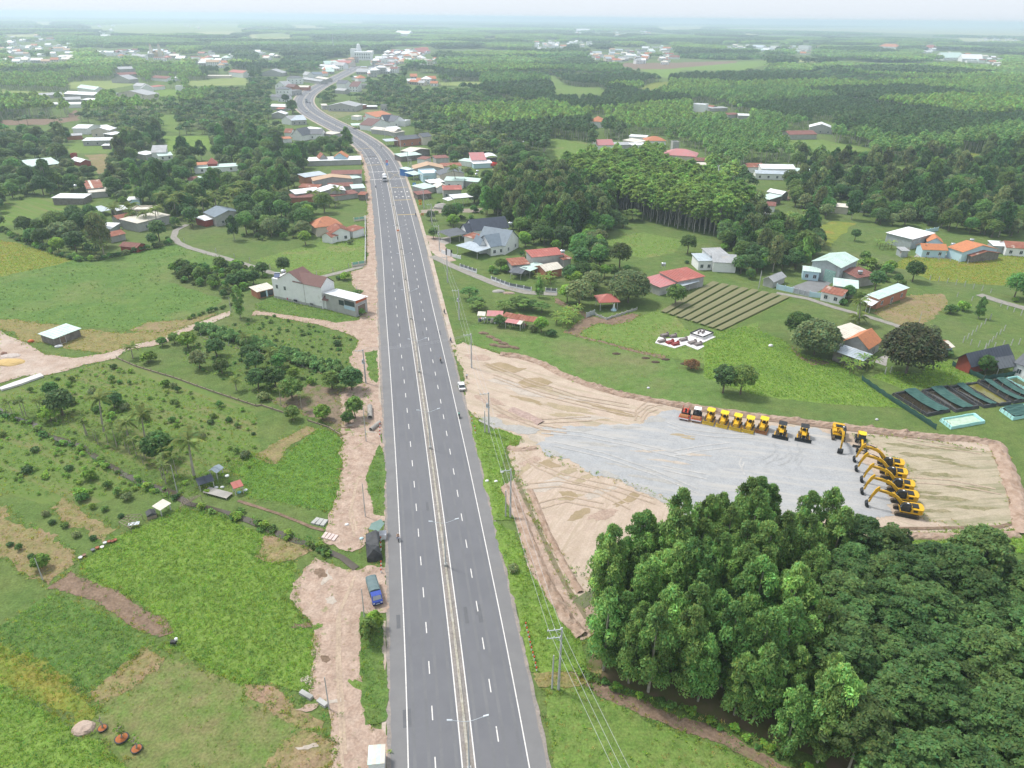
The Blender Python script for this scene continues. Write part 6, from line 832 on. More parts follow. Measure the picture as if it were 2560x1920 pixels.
def person(root_or_loc,h,legs,shirt,label,riding=False,hat=(.02,.018,.015),parent=None):
 if riding:V=[(0,0,.80),(0,0,1.08),(.04,0,1.32),(.06,0,1.42),(.10,0,1.56),(.11,0,1.66),(.30,.17,.76),(.28,.2,.42),(.36,.2,.34),(.30,-.17,.76),(.28,-.2,.42),(.36,-.2,.34),(.04,.21,1.30),(.24,.27,1.10),(.48,.24,1.06),(.04,-.21,1.30),(.24,-.27,1.10),(.48,-.24,1.06)];z0=(.86,1.40)
 else:V=[(0,0,.92),(0,0,1.16),(0,0,1.40),(0,0,1.50),(.02,0,1.60),(.02,0,1.72),(.02,.10,.50),(-.02,.11,.10),(.12,.12,.04),(-.02,-.10,.50),(.04,-.11,.10),(.16,-.12,.04),(0,.20,1.38),(-.03,.25,1.10),(.08,.25,.86),(0,-.20,1.38),(.03,-.25,1.10),(.16,-.24,.88)];z0=(.94,1.46)
 Ed=[(0,1),(1,2),(2,3),(3,4),(4,5),(0,6),(6,7),(7,8),(0,9),(9,10),(10,11),(2,12),(12,13),(13,14),(2,15),(15,16),(16,17)];Rd=[.15,.14,.15,.06,.10,.095,.085,.055,.05,.085,.055,.05,.065,.05,.04,.065,.05,.04]
 me=bpy.data.meshes.new('body');me.from_pydata(V,Ed,[]);bm=bmesh.new();bm.from_mesh(me);ly=bm.verts.layers.skin.verify()
 for v,q in zip(bm.verts,Rd):v[ly].radius=(q,q);v[ly].use_root=v.index==0
 bm.to_mesh(me);bm.free();me.materials.append(body_mat('person_clothes',legs,shirt,(.4,.25,.17),z0[0],z0[1],hat))
 o=link('person',me,None,root_or_loc,h);md=o.modifiers.new('skin','SKIN');sb=o.modifiers.new('sub','SUBSURF');sb.levels=1;sb.render_levels=1
 return tag(o,label,'person')
def moto(p,h,col,lab_m,lab_p,shirt,legs,hat=(.02,.018,.015)):
 r=tag(empty('motorbike',(p[0],p[1],.07),h),lab_m,'motorbike');m=flat('bike_%d%d'%(int(col[0]*99),int(col[2]*99)),col,.35)
 for x,n in((-.62,'rear_wheel'),(.62,'front_wheel')):wheel(r,x,0,.29,.1,n,12)
 mb=MB();mb.prism([(-.75,.62),(-.3,.35),(.3,.32),(.5,.75),(.35,.8),(.1,.6),(-.1,.68),(-.7,.78)],-.13,.13,'y');mb.build('body',m,r);mb=MB();mb.box(-.62,.08,-.14,.14,.72,.80);mb.build('seat',m_blk,r);mb=MB();mb.tube([(.66,0,.29),(.45,0,1.0)],.05,6);mb.tube([(.46,-.33,1.04),(.46,.33,1.04)],.025,5);mb.build('handlebar',m_blk,r);mb=MB();mb.lathe([(0,0),(.09,.0),(.09,.08)],8,(.52,0,.82));mb.build('headlight',m_wht,r)
 person((p[0]-.05*math.cos(h),p[1]-.05*math.sin(h),.07),h,legs,shirt,lab_p,True,hat)
q,h=on_road(E4(748,1180));moto(q,h+math.pi,(.65,.66,.68),'white motorbike on the left shoulder line','person with pale helmet riding the white motorbike',(.45,.3,.22),(.05,.08,.25),(.7,.7,.72))
q,h=on_road((1150,1053));moto(q,h,(.1,.12,.12),'dark motorbike by the right edge line','person in mint green shirt riding by the edge line',(.25,.55,.45),(.05,.05,.07))
q,h=on_road(D2(2148,500));moto(q,h,(.12,.12,.13),'motorbike in the outer right lane','person in beige top riding in the outer right lane',(.5,.36,.26),(.08,.1,.12))
q,h=on_road(E2(220,505));moto(q,h+math.pi,(.05,.06,.1),'dark motorbike near the left kerb before the junction','person in dark blue riding near the left kerb',(.05,.07,.15),(.03,.03,.05))
q,h=on_road(E2(770,890));moto(q,h,(.08,.08,.08),'motorbike at the right kerb by the yellow bar','person in black riding at the right kerb',(.03,.03,.04),(.04,.04,.05))
q,h=on_road(E1(1508,1268));moto(q,h,(.08,.08,.1),'dark motorbike in the curve of the highway','person riding in the curve of the highway',(.06,.06,.1),(.03,.03,.04))
q=G(C5(1665,1565));moto((q.x,q.y),1.9,(.1,.1,.12),'motorbike standing on the right gutter','person on the bike standing on the right gutter',(.1,.12,.3),(.05,.05,.07));q=G(C5(1615,1340));moto((q.x,q.y),1.9,(.08,.08,.09),'motorbike stopped at the market stall path','person in dark clothes at the market stall path',(.04,.04,.05),(.03,.03,.03))
q=G(D3(212,528));person((q.x,q.y,0),-1.2,(.12,.05,.05),(.7,.72,.78),'person in white shirt standing on the dirt above the white sedan')
sl0=road_s((-4.1,57.7));lamp0=None
for i in range(26):
 s=sl0+39.6*i
 if s>980:break
 q,h=road(s)
 if lamp0 is None:
  lamp0=empty('street_lamp',(q.x,q.y,.2),h);mb=MB();mb.tube([(0,0,0),(0,0,5),(0,0,9.6)],[.11,.085,.055],8);mb.build('pole',m_galv,lamp0);mb=MB();mb.box(-.3,.3,-.28,.28,-.02,.5);mb.build('base',WM['conc'],lamp0)
  for sg in(-1,1):
   mb=MB();mb.tube([(0,0,9.5),(0,sg*.6,9.62),(0,sg*2.0,10.1)],.032,6);mb.build('arm',m_galv,lamp0);mb=MB();mb.prism([(sg*1.9,10.06),(sg*2.6,10.22),(sg*2.62,10.32),(sg*1.95,10.2)],-.11,.11,'x');mb.build('lamp_head',flat('lamp_head',(.5,.54,.58),.4),lamp0)
  o=lamp0
 else:o=copy_tree(lamp0);o.location=(q.x,q.y,.2);o.rotation_euler=(0,0,h)
 tag(o,'double armed steel street lamp on the highway median','street lamp','street lamps along the median')
def power_pole(px,h,lab,arms=1,tw=False,tr=False):
 g=G(px)if not isinstance(px,Vector)else px;s,o_=road_off(g);hd=road(s)[1];r=tag(empty('power_pole',(g.x,g.y,0),hd),lab,'power pole','power poles beside the highway')
 mb=MB();mb.tube([(0,0,-.2),(0,0,h)],[.22,.13],8);mb.build('pole',m_pole,r)
 for k in range(arms):
  z=h-.35-1.5*k;mb=MB();mb.box(-.05,.05,-.15,2.1,z-.06,z+.06);mb.tube([(0,0,z-.8),(0,1.0,z-.02)],.03,4);mb.build('crossarm',m_galv,r)
  for y in(.15,1.05,1.95):mb=MB();mb.lathe([(.04,0),(.09,.06),(.05,.14),(.09,.2),(.03,.3)],7,(0,y,z+.06));mb.build('insulator',m_wht,r)
 if tr:mb=MB();mb.lathe([(.32,0),(.38,.1),(.38,.8),(.3,.9)],10,(.45,.2,h-4));mb.build('transformer',m_grey,r);mb=MB();mb.box(-.1,.7,-.3,.6,h-4.12,h-4.0);mb.build('bracket',m_galv,r)
 if tw:mb=MB();mb.tube([(.3,.9,-.2),(.3,.9,h*.55)],[.16,.1],8);mb.build('stub_pole',m_pole,r)
 return g,h,hd
PP=[((1396,1724),12.5,'nearest tall power pole with two crossarms by the grass bank',2,True,False),((1276,1293),11.5,'power pole beside the ditch of the dirt lot',1,True,False),((1222,1083),11,'power pole at the lot entrance',1,True,True),((1179,920),10.5,'power pole at the top end of the dirt lot',1,False,False),((1148,800),10.5,'power pole beside the market stalls',1,False,True),((1119,706),10,'power pole at the lane mouth',1,False,False),((1099,628),11,'power pole beside the villa gate',1,False,True),((1080,563),10,'power pole above the small round tree',1,False,False),((1060,521),10,'power pole behind the orange road signs',1,False,False),(E2(715,330),10,'power pole beside the light blue shop',1,False,False),(E2(668,210),10,'power pole beside the bright blue wall',1,False,False),(E1(1780,1340),10,'power pole before the mint awning shops',1,False,False),(E1(1565,1190),10,'power pole beside the open grey canopy',1,False,False)]
tops=[power_pole(*a)for a in PP]
g0=G((1396,1724));gn=g0+Vector((14,-42,0));seq=[(gn,12.5,tops[0][2])]+tops
mb=MB()
for(a,ha,da),(b,hb,db)in zip(seq[:-1],seq[1:]):
 for y in(.15,1.05,1.95):
  A=a+Vector((-math.sin(da)*y,math.cos(da)*y,ha));B=b+Vector((-math.sin(db)*y,math.cos(db)*y,hb));n=7
  mb.tube([A.lerp(B,i/n)-Vector((0,0,3.2*(i/n)*(1-i/n)*(A-B).length/45))for i in range(n+1)],.022,3,0,False)
tag(mb.build('power_line',m_wire),'sagging overhead wires strung between the right hand poles','power line',None,'thing')
lp=[]
for px,h,lab in((D6(487,800),6.5,'slim concrete post behind the tall verge bush'),(D6(492,212),8,'slim post above the black tarp stall'),(D6(283,1320),6.5,'leaning slim post at the lower dirt verge'),(D2(1505,1188),9,'slim post beside the concrete pipes'),(D5(262,515),5,'thin post in the lower left orchard'),(C5(1000,470),8,'slim post at the left garden wall'),(D1(1535,1640),7,'grey post by the riverside huts'),(C4(470,250),9,'power post beside the mint roofed long house'),(C4(1825,1385),5,'slim post beside the tall grey green tree'),(C4(1085,60),8,'post in the far left clearing'),(E3(1510,560),4,'short post at the shop front tree'),(C6(2200,890),7,'post at the netted rows'),(C7(1110,1070),8,'post at the brick house porch'),(C7(380,880),6,'post left of the blue gate'),(C7(1480,1140),4.5,'post in the dry right field'),(C3(140,738),9,'lamp post in the green clearing'),(E2(1236,195),10,'post behind the tan roof shop')):
 g=G(px);mb=MB();mb.tube([(0,0,-.1),(.05,0,h)],[.11,.07],6);tag(mb.build('utility_post',m_pole,None,False,(g.x,g.y,0)),lab,'post','slim utility posts')
pl,hl,dl_=power_pole(D2(1503,685),10,'power pole with transformer on the left verge',1,False,True)
A0,B0=pl+Vector((0,0,9.8)),tops[3][0]+Vector((0,0,10));mb=MB()
for y in(0,.7,1.4):mb.tube([A0.lerp(B0,i/9)+Vector((0,y,-3.6*(i/9)*(1-i/9)))for i in range(10)],.02,3,0,False)
tag(mb.build('power_line',m_wire),'three thin wires crossing above the highway','power line',None,'thing')
for px in[D6(*p)for p in((1415,845),(1422,872),(1429,898),(1435,925),(1441,955),(1448,985),(1456,1015),(1464,1040),(1471,1075),(1477,1102),(581,350),(581,378),(582,405),(583,490),(583,512),(583,535))]+[D3(252,850),D3(254,882),D3(275,925),D3(278,960)]+[D2(1625,1060),D2(1625,1090),D2(1624,1120),D2(1623,1150)]:
 g=G(px);r=tag(empty('marker_post',(g.x,g.y,0)),'short red and white marker post at the road edge','marker post','red and white marker posts');mb=MB();mb.box(-.1,.1,-.1,.1,0,.62);mb.build('post',m_wht,r);mb=MB();mb.box(-.101,.101,-.101,.101,.621,.95);mb.build('red_top',m_red,r)
def sign(px,h,lab,plates,name='road_sign'):
 g=G(px);s,_=road_off(g);hd=road(s)[1];r=tag(empty(name,(g.x,g.y,0),hd),lab,'road sign');mb=MB();mb.tube([(0,0,0),(0,0,h)],.05,6);mb.build('post',m_galv,r)
 for z,sz,col,kind in plates:
  mb=MB();T=Matrix.Translation((-.06,0,z))@Matrix.Rotation(R(-90),4,'Y')
  if kind=='disc':mb.lathe([(0,0),(sz,0),(sz,.03),(0,.03)],16,M=T)
  else:mb.box(-.09,-.06,-sz,sz,z-sz*.8,z+sz*.8)
  pl_=mb.build('plate',flat('sign_%d%d'%(int(col[0]*99),int(col[2]*99)),col,.5),r);mb=MB()
  if kind=='disc':mb.box(-.1,-.093,-sz*.6,sz*.6,z-sz*.14,z+sz*.14)
  else:mb.box(-.1,-.093,-sz*.6,sz*.6,z-sz*.1,z+sz*.1);mb.box(-.1,-.094,-sz*.12,sz*.12,z-sz*.5,z+sz*.5)
  mb.build('mark',m_wht if col[0]<.4 or kind=='disc' else m_blk,pl_)
sign(E2(378,245),6,'red and blue round signs on the median before the junction',((5.2,.75,(.65,.03,.03),'disc'),(3.5,.75,(.03,.22,.7),'disc')))
sign(E2(752,510),3.5,'blue square sign at the right kerb past the shops',((2.8,.9,(.04,.3,.65),'sq'),));sign(E2(835,765),4.2,'pair of orange square warning signs by the power poles',((3.4,.75,(.75,.32,.02),'sq'),(1.9,.75,(.75,.32,.02),'sq')));sign(E2(862,878),1.2,'low orange warning sign lying by the dirt drive',((.7,.7,(.75,.35,.08),'sq'),))
g,h=on_road(E2(532,1118),0);r=tag(empty('road_barrier',(g[0],g[1],.2),h),'orange barrier standing on the median','barrier');mb=MB();mb.box(-.1,.1,-.6,.6,.4,1.0);mb.build('board',flat('barrier_orange',(.65,.2,.08),.6),r);mb=MB();[mb.box(-.05,.05,y-.04,y+.04,0,.4)for y in(-.5,.5)];mb.build('foot',m_wht,r)
def fence_run(name,lab,pts,h,m_base,hb,m_post_,m_panel,sp=2.6,cat='fence',pw=.14,group=None):
 P=[G(p)for p in pts];r=tag(empty(name,(P[0].x,P[0].y,0)),lab,cat,group);L0=r.location
 for a,b in zip(P[:-1],P[1:]):
  d=b-a;n=max(1,round(d.length/sp));hh=math.atan2(d.y,d.x)
  for i in range(n+1):q=a.lerp(b,i/n)-L0;mb=MB();mb.box(-pw,pw,-pw,pw,0,h,0,Matrix.Translation(q)@Matrix.Rotation(hh,4,'Z'));mb.build('post',m_post_,r)
  for i in range(n):
   q=a.lerp(b,i/n)-L0;w=d.length/n;T=Matrix.Translation(q)@Matrix.Rotation(hh,4,'Z')
   if hb:mb=MB();mb.box(pw+.002,w-pw-.002,-.08,.08,0,hb,0,T);mb.build('base_wall',m_base,r)
   if m_panel:mb=MB();mb.box(pw+.002,w-pw-.002,-.03,.03,hb+.02,h-.12,0,T);mb.build('panel',m_panel,r)
  keep([PX(v+Vector((0,0,z)))for v,z in((a,.1),(b,.1),(b,h),(a,h))])
 return r
m_pan=flat('fence_bars',(.16,.18,.2),.7);m_panw=flat('fence_white',(.7,.72,.74),.7);m_pang=flat('fence_green',(.22,.45,.36),.7)
fence_run('garden_fence','short white fence with grey bars at the lane start',C6([(140,745),(252,782)]),1.7,m_panw,.6,m_panw,m_pan);fence_run('garden_fence','long white fence with grey bars along the curving lane',C6([(356,832),(480,878),(630,908)]),1.7,m_panw,.6,m_panw,m_pan);fence_run('garden_fence','end piece of white fence at the bend of the lane',C6([(730,912),(805,918)]),1.7,m_panw,.6,m_panw,m_pan)
fence_run('garden_wall','long white wall along the left verge before the orange roof house',C5([(990,952),(992,760),(990,590)]),1.6,m_panw,1.4,m_panw,None,4);fence_run('garden_wall','cream wall with green panels at the garden corner by the lane',C5([(888,972),(988,955)]),1.9,WM['cream'],.8,WM['cream'],m_pang,2.6);fence_run('garden_wall','cream wall with green panels at the far garden corner',C5([(902,612),(982,602)]),1.9,WM['cream'],.8,WM['cream'],m_pang,2.6)
fence_run('yard_wall','pale blue wall left of the grey yard gate',C7([(500,893),(612,918)]),2.2,WM['blue'],1.9,WM['blue'],None,3,'wall');fence_run('yard_wall','pale blue wall right of the grey yard gate',C7([(725,945),(806,955)]),2.2,WM['blue'],1.9,WM['blue'],None,3,'wall');fence_run('yard_gate','grey metal gate between the pale blue walls',C7([(616,920),(722,945)]),2.0,m_galv,.3,m_galv,flat('gate_grey',(.36,.38,.42),.5),2.2,'gate');fence_run('yard_wall','pale blue fence behind the old tiled house',C7([(1530,505),(1615,490)]),2,WM['blue'],1.7,WM['blue'],None,3,'wall')
fence_run('villa_gate','white and dark villa gate beside the power pole',E2([(1195,1425),(1265,1445)]),2.8,m_panw,.3,m_blk,m_panw,2.2,'gate',.22);fence_run('garden_wall','white villa wall left of the gate',E2([(1130,1400),(1190,1420)]),1.8,m_panw,1.5,m_panw,None,2.6,'wall');fence_run('garden_wall','white villa wall right of the gate',E2([(1270,1448),(1390,1480)]),1.6,m_panw,1.3,m_panw,None,2.6,'wall');fence_run('garden_gate','pale metal gate at the brown path',C6([(1012,1088),(1066,1070)]),1.8,m_galv,.2,m_galv,m_galv,1.8,'gate');fence_run('orchard_fence','long low bamboo fence between the two orchards',D1([(1008,470),(1180,545),(1500,640),(1850,765),(2212,885)])+D2([(600,880),(800,945)]),.9,m_wood,.45,m_wood,None,3.2,'fence',.06);fence_run('orchard_fence','dark low fence between brown orchard and green field',D2([(1000,1010),(1180,1070),(1290,1140)]),.8,m_wood,.4,m_wood,None,3,'fence',.06);fence_run('orchard_fence','thin fence below the cassava hedge',D2([(80,285),(400,385),(780,470),(960,545),(1120,600)]),1.2,m_wood,.1,m_pole,None,4,'fence',.05);fence_run('shrine_wall','low dark wall around the shrine garden',C6([(1075,1075),(1150,1105),(1360,1035)]),1.0,WM['conc'],.7,WM['conc'],None,2.6,'wall')
FP=C4([(1457,840),(1707,918),(1853,962),(1975,995),(2135,1048)])+[E3(308,182),E3(950,275),E3(1175,218),E3(1395,165)]+C7([(1560,832),(1620,840),(1680,850),(1740,862),(1800,875),(1860,890),(1920,905),(1980,920),(2050,1012),(2095,1032),(2140,1052),(2190,1075),(1850,975),(1750,945)])+C7([(1790,1262),(1820,1238),(1850,1212),(1880,1185),(1910,1160),(1940,1135),(1975,1105),(1940,1310),(1965,1285),(1990,1258),(2015,1232),(2045,1205),(2072,1182)])+E7([(1505,120),(1610,145),(1700,185),(1820,155),(1930,140),(2040,125),(2140,115),(380,500),(450,490)])+C7([(1620,690),(1700,700),(1760,712),(1820,720)])
for p in FP:g=G(p);mb=MB();mb.box(-.09,.09,-.09,.09,0,1.9+rnd.uniform(-.2,.3));tag(mb.build('fence_post',m_pole,None,False,(g.x,g.y,0)),'pale concrete fence post in the grass','fence post','concrete fence posts')
m_net=mat('green_netting',(.03,.085,.075),(.045,.11,.095),.8,1,4)
def net_fence(lab,pts,h=1.7):
 P=[G(p)for p in pts];r=tag(empty('net_fence',(P[0].x,P[0].y,0)),lab,'net fence')
 for a,b in zip(P[:-1],P[1:]):
  d=b-a;n=max(1,round(d.length/3));nrm=Vector((-d.y,d.x,0)).normalized()
  for i in range(n):
   A,B=a.lerp(b,i/n)-P[0],a.lerp(b,(i+1)/n)-P[0];mb=MB();vs=[]
   for f in(0,.5,1):
    q=A.lerp(B,f)
    for z,o in((.02,.25),(h*.5,.05),(h-.25*math.sin(math.pi*f),0)):vs.append(q+nrm*o+Vector((0,0,z)))
   mb.add(vs,[(0,3,4,1),(1,4,5,2),(3,6,7,4),(4,7,8,5)]);mb.build('net_panel',m_net,r);mb=MB();mb.tube([A+nrm*.5,A+Vector((0,0,h+.3))],.05,5);mb.build('post',m_wood,r)
 keep([PX(v+Vector((0,0,z)))for v,z in[(p,.1)for p in P]+[(p,1.6)for p in P[::-1]]])
net_fence('dark green net fence running down to the dirt bank',E7([(62,585),(250,720),(440,850),(660,990),(860,1120),(1045,1240)]));net_fence('dark green net fence before the navy roofed house',E7([(1255,395),(1480,500),(1680,590),(1900,560),(2110,520),(2300,500)]))
def pond(lab,corners,mt,mw,hh=.8,net=None,group='tarpaulin lined ponds'):
 P=[G(E7(*c))for c in corners];c0=sum(P,Vector())/4;r=tag(empty('fish_pond',(c0.x,c0.y,0)),lab,'fish pond',group);Q=[p-c0 for p in P]
 for i in range(4):
  a,b=Q[i],Q[(i+1)%4];n=8;mb=MB();vs=[]
  for k in range(n+1):
   q=a.lerp(b,k/n);inn=q*.93;w=hh+rnd.uniform(-.08,.08);vs+=[q*1.03,q+Vector((0,0,w)),inn+Vector((0,0,w-.05)),inn*.98+Vector((0,0,.1))]
  mb.add(vs,[(k*4+j,k*4+j+1,k*4+5+j,k*4+4+j)for k in range(n)for j in range(3)]);mb.build('tarp_wall',mt,r)
 mb=MB();mb.add([q*.9+Vector((0,0,.3))for q in Q],[(0,1,2,3)]);mb.build('water',mw,r)
 if net:
  mb=MB();n=12;vs=[];f0,f1=net
  for k in range(n+1):
   A,B=Q[0].lerp(Q[3],k/n),Q[1].lerp(Q[2],k/n)
   for j in range(5):f=f0+(f1-f0)*j/4;vs.append(A.lerp(B,f)+Vector((0,0,hh+.25-.45*math.sin(math.pi*(k/n))+.18*math.sin(k*1.7+j)*(0<j<4))))
  mb.add(vs,[(k*5+j,k*5+j+1,k*5+6+j,k*5+5+j)for k in range(n)for j in range(4)]);mb.build('shade_net',m_net,r)
 for k in range(4):
  for e in((0,3),(1,2)):q=Q[e[0]].lerp(Q[e[1]],(k+.3)/4);mb=MB();mb.tube([q*1.02,q*1.02+Vector((0,0,1.5))],.045,5);mb.build('stake',m_wood,r)
 keep([PX(p)for p in P])
m_pw=flat('pond_dark_water',(.035,.03,.02),.12,spec=.6);m_pg=flat('pond_green_water',(.14,.13,.02),.15,spec=.6)
for i,(c,w,nt_)in enumerate(((((480,780),(780,720),(1230,1000),(930,1060)),m_pw,(.45,.95)),(((865,735),(1200,680),(1610,950),(1305,1005)),m_pw,(.3,.75)),(((1215,690),(1400,655),(1840,925),(1680,950)),m_pw,(.5,1.)),(((1412,655),(1585,630),(2035,900),(1875,925)),m_pg,None),(((1598,605),(1765,615),(2215,865),(2065,890)),m_pw,(.4,1.)),(((1780,605),(1950,580),(2300,800),(2222,855)),m_pw,(.3,.9)))):
 pond(('black tarp pond at the left end beside the net fence','black tarp pond second from the net fence','black tarp pond just left of the yellow green water','black tarp pond holding yellow green water','black tarp pond right of the yellow green water','black tarp pond beside the upper cyan pond')[i],c,m_tarp,w,.8,nt_)
pond('cyan tarp pond with dark cloth swag near the dirt bank',((1105,1120),(1545,1045),(1690,1150),(1250,1230)),m_cyan,flat('algae_water',(.42,.55,.42),.2,var=.25),.8,None,'cyan ponds');pond('cyan tarp pond half covered by net at the right edge',((1890,985),(2212,930),(2320,1060),(2060,1110)),m_cyan,m_pw,.9,(.1,.9),'cyan ponds');pond('cyan tarp pond beside the navy roofed house',((1960,582),(2110,555),(2330,690),(2225,712)),m_cyan,flat('weedy_water',(.08,.1,.04),.2),.8,None,'cyan ponds')
c=[G(p)for p in(C6(1520,1052),C6(1880,846),C7(612,955),C7(130,1190))];r=tag(empty('shade_net_field',(c[0].x,c[0].y,0)),'rows of vegetables under tan strips of shade netting','net field');m_ts=mat('tan_net',(.185,.17,.095),(.145,.155,.07),.9,2,5);NR=8
for i in range(NR):
 f0,f1=(i+.03)/NR,(i+.76)/NR;n=14;mb=MB();vs=[]
 for k in range(n+1):
  A,B=c[0].lerp(c[1],k/n),c[3].lerp(c[2],k/n)
  for j,f in enumerate((f0,(f0+f1)/2,f1)):q=A.lerp(B,f)-c[0];vs.append(q+Vector((0,0,.5+(.08 if j==1 else 0)+.12*noise.noise((q.x*.4,q.y*.4,i)))))
 mb.add(vs,[(k*3+j,k*3+j+1,k*3+4+j,k*3+3+j)for k in range(n)for j in range(2)]);mb.build('net_strip',m_ts,r)
 for k in range(0,n+1,3):q=c[0].lerp(c[1],k/n).lerp(c[3].lerp(c[2],k/n),f0)-c[0];mb=MB();mb.tube([q,q+Vector((0,0,.9))],.04,4);mb.build('post',m_wood,r)
sheet('crop_field',[C6(1520,1052),C6(1880,846),C7(612,955),C7(130,1190)],3,m_rows,.1,clear=True)
gx=crop(1620,810,7.0556);P=[G(p)for p in gx([(125,340),(190,235),(330,270),(640,245),(720,220),(920,130),(1195,235),(940,350),(995,400),(880,465),(650,375),(470,435)])];me=MB();n=len(P);me.add([(p.x,p.y,.02)for p in P]+[(p.x,p.y,.22)for p in P],[tuple(range(n,2*n))]+[(i,(i+1)%n,n+(i+1)%n,n+i)for i in range(n)]);tag(me.build('grave_platform',flat('white_tiles',(.68,.66,.66),.5,var=.05)),'white tiled platform of the family graves','platform',None,None)
def tomb(px,col,L,W,lab,rz=.45,head=1.2):
 g=G(px);r=tag(empty('tomb',(g.x,g.y,.22),rz),lab,'tomb');mb=MB();mb.box(-L/2,L/2,-W/2,W/2,0,.35);mb.box(-L/2+.15,L/2-.3,-W/2+.15,W/2-.15,.352,.62);mb.build('slab',col,r);mb=MB();mb.prism([(-W*.4,0),(W*.4,0),(W*.4,head*.8),(0,head),(-W*.4,head*.8)],L/2-.28,L/2-.05,'x');mb.build('headstone',col,r)
m_tg=flat('tomb_grey',(.2,.17,.165),.6);m_tr=flat('tomb_red',(.24,.045,.045),.5)
for px,m,L,W,l in((gx(385,345),m_tr,2.4,1.6,'dark red tomb, the left of two'),(gx(478,375),m_tr,2.4,1.6,'dark red tomb, the right of two'),(gx(240,325),m_tg,2.6,1.3,'low grey tomb at the left corner'),(gx(290,220),m_tg,2.6,1.4,'grey tomb at the upper left corner'),(gx(440,235),m_tg,2.2,1.3,'grey tomb with pale headstone behind the red tombs'),(gx(620,300),m_tg,2.6,1.4,'brownish tomb in the middle of the platform'),(gx(780,350),m_tg,2.6,1.6,'grey tomb at the front of the right wing'),(gx(880,380),m_tg,2.4,1.5,'grey tomb nearest the front right corner')):tomb(px,m,L,W,l)
P=[G(p)for p in gx([(735,215),(920,135),(1150,205),(960,285)])];c0=sum(P,Vector())/4;r=tag(empty('grave_terrace',(c0.x,c0.y,.22)),'raised white grave terrace with dark rim','grave terrace');mb=MB();Q=[p-c0 for p in P];mb.add(Q+[q+Vector((0,0,.7))for q in Q],[(4,5,6,7)]+[(i,(i+1)%4,4+(i+1)%4,4+i)for i in range(4)]);mb.build('terrace',MATS['white_tiles'],r)
for i in range(4):
 a,b=Q[i],Q[(i+1)%4];d=(b-a);T=Matrix.Translation(a+Vector((0,0,.702)))@Matrix.Rotation(math.atan2(d.y,d.x),4,'Z');mb=MB();mb.box(.14,d.length-.14,-.12,.12,0,.3,0,T);mb.build('rim',m_blk,r)
for f,g_ in((.3,.4),(.5,.55),(.7,.5),(.6,.3)):q=Q[0].lerp(Q[1],f).lerp(Q[3].lerp(Q[2],f),g_);mb=MB();mb.box(q.x-.25,q.x+.25,q.y-.25,q.y+.25,.705,1.5);mb.build('pillar',m_tg,r)
house('red hipped shrine canopy on slim posts beside the grey green tree',[(C6(1108,985),C6(1232,980),6,3.0,'hip',1.8,'red','white',dict(open_=True,over=.6))],'shrine','shrine')
g=G(C6(1200,1040));r=tag(empty('statue',(g.x,g.y,0)),'small white robed statue on a pale blue plinth','statue');mb=MB();mb.lathe([(1.0,0),(1.0,.35),(.6,.4),(.6,.9)],8);mb.build('plinth',WM['blue'],r);mb=MB();mb.lathe([(.34,.9),(.38,1.3),(.26,1.9),(.3,2.15),(.12,2.35),(.15,2.5),(.12,2.65),(0,2.7)],12);mb.build('figure',m_wht,r,True)
SR=['cream','cream','pink','pink','rust','rust','rust'];gs=crop(1180,760,6.35);r=None
for k,(A,B,C_,rm_)in enumerate((((90,185),(200,190),(100,140),'cream'),((235,192),(480,200),(300,112),'pink'),((485,195),(650,232),(545,135),'rust'),((665,235),(815,268),(715,160),'rust'),((830,270),(995,290),(880,195),'rust'))):
 house(f"{('cream sheet', 'long pink red sheet', 'rust sheet, left part of the long roof', 'rust sheet, middle part of the long roof', 'rust sheet, right end of the long roof')[k]} roofed market stall by the highway",[(gs(*A),gs(*B),gs(*C_),2.5,'shed',.5,rm_,'white',dict(open_=True,over=.15))],'market_stall','stall','market stalls by the highway')
house('patched white and pink awnings in front of the rust stalls',[(gs(525,290),(gs(770,330)),2.4,2.1,'shed',.3,'pink','white',dict(open_=True,over=.1,sheets=1.1))],'stall_awning','awning')
for i in range(26):
 f=rnd.random();q=gs(110+780*f+rnd.uniform(-15,15),235+105*f+rnd.uniform(-12,45 if f<.5 else 10));g=G(q);col=rnd.choice(((.55,.06,.08),(.7,.7,.72),(.6,.62,.64),(.1,.12,.16),(.5,.1,.12),(.65,.6,.5)));s=rnd.uniform(.25,.5)
 mb=MB();mb.box(-s,s,-s*.7,s*.7,0,s*1.3);mb.box(-s*.8,s*.8,-s*.5,s*.5,s*1.302,s*1.7);tag(mb.build('goods_box',flat('goods_%d%d%d'%tuple(int(c_*20)for c_ in col),col,.7),None,False,(g.x,g.y,0),rnd.uniform(0,3)),'small box of goods standing among the market stalls','box','goods at the market stalls')
P=[G(E4(*p),z)for p,z in(((300,1190),2.2),((440,1130),2.6),((475,1160),2.3),((500,1240),1.9),((480,1350),2.2),((300,1320),2.1),((410,1400),2.6),((530,1480),1.2),((315,1520),1.0),((440,1540),.6))];c0=Vector((P[4].x,P[4].y,0));r=tag(empty('tarp_stall',c0),'roadside stall covered in sagging black tarpaulin','stall');Q=[p-c0 for p in P]
mb=MB();mb.add(Q,[(0,1,5),(1,2,4),(1,4,5),(2,3,4),(5,4,6),(4,7,6),(6,8,5),(6,7,9),(6,9,8)]);mb.add([Q[8],Q[9],Q[9]*1-Vector((0,0,Q[9].z)),Q[8]-Vector((0,0,Q[8].z)),Q[7],Q[7]-Vector((0,0,Q[7].z))],[(0,1,2,3),(1,4,5,2)]);mb.build('tarpaulin',m_tarp,r)
for i in(0,2,3,4,5):mb=MB();mb.tube([(Q[i].x,Q[i].y,0),tuple(Q[i])],.05,5);mb.build('pole',m_wood,r)
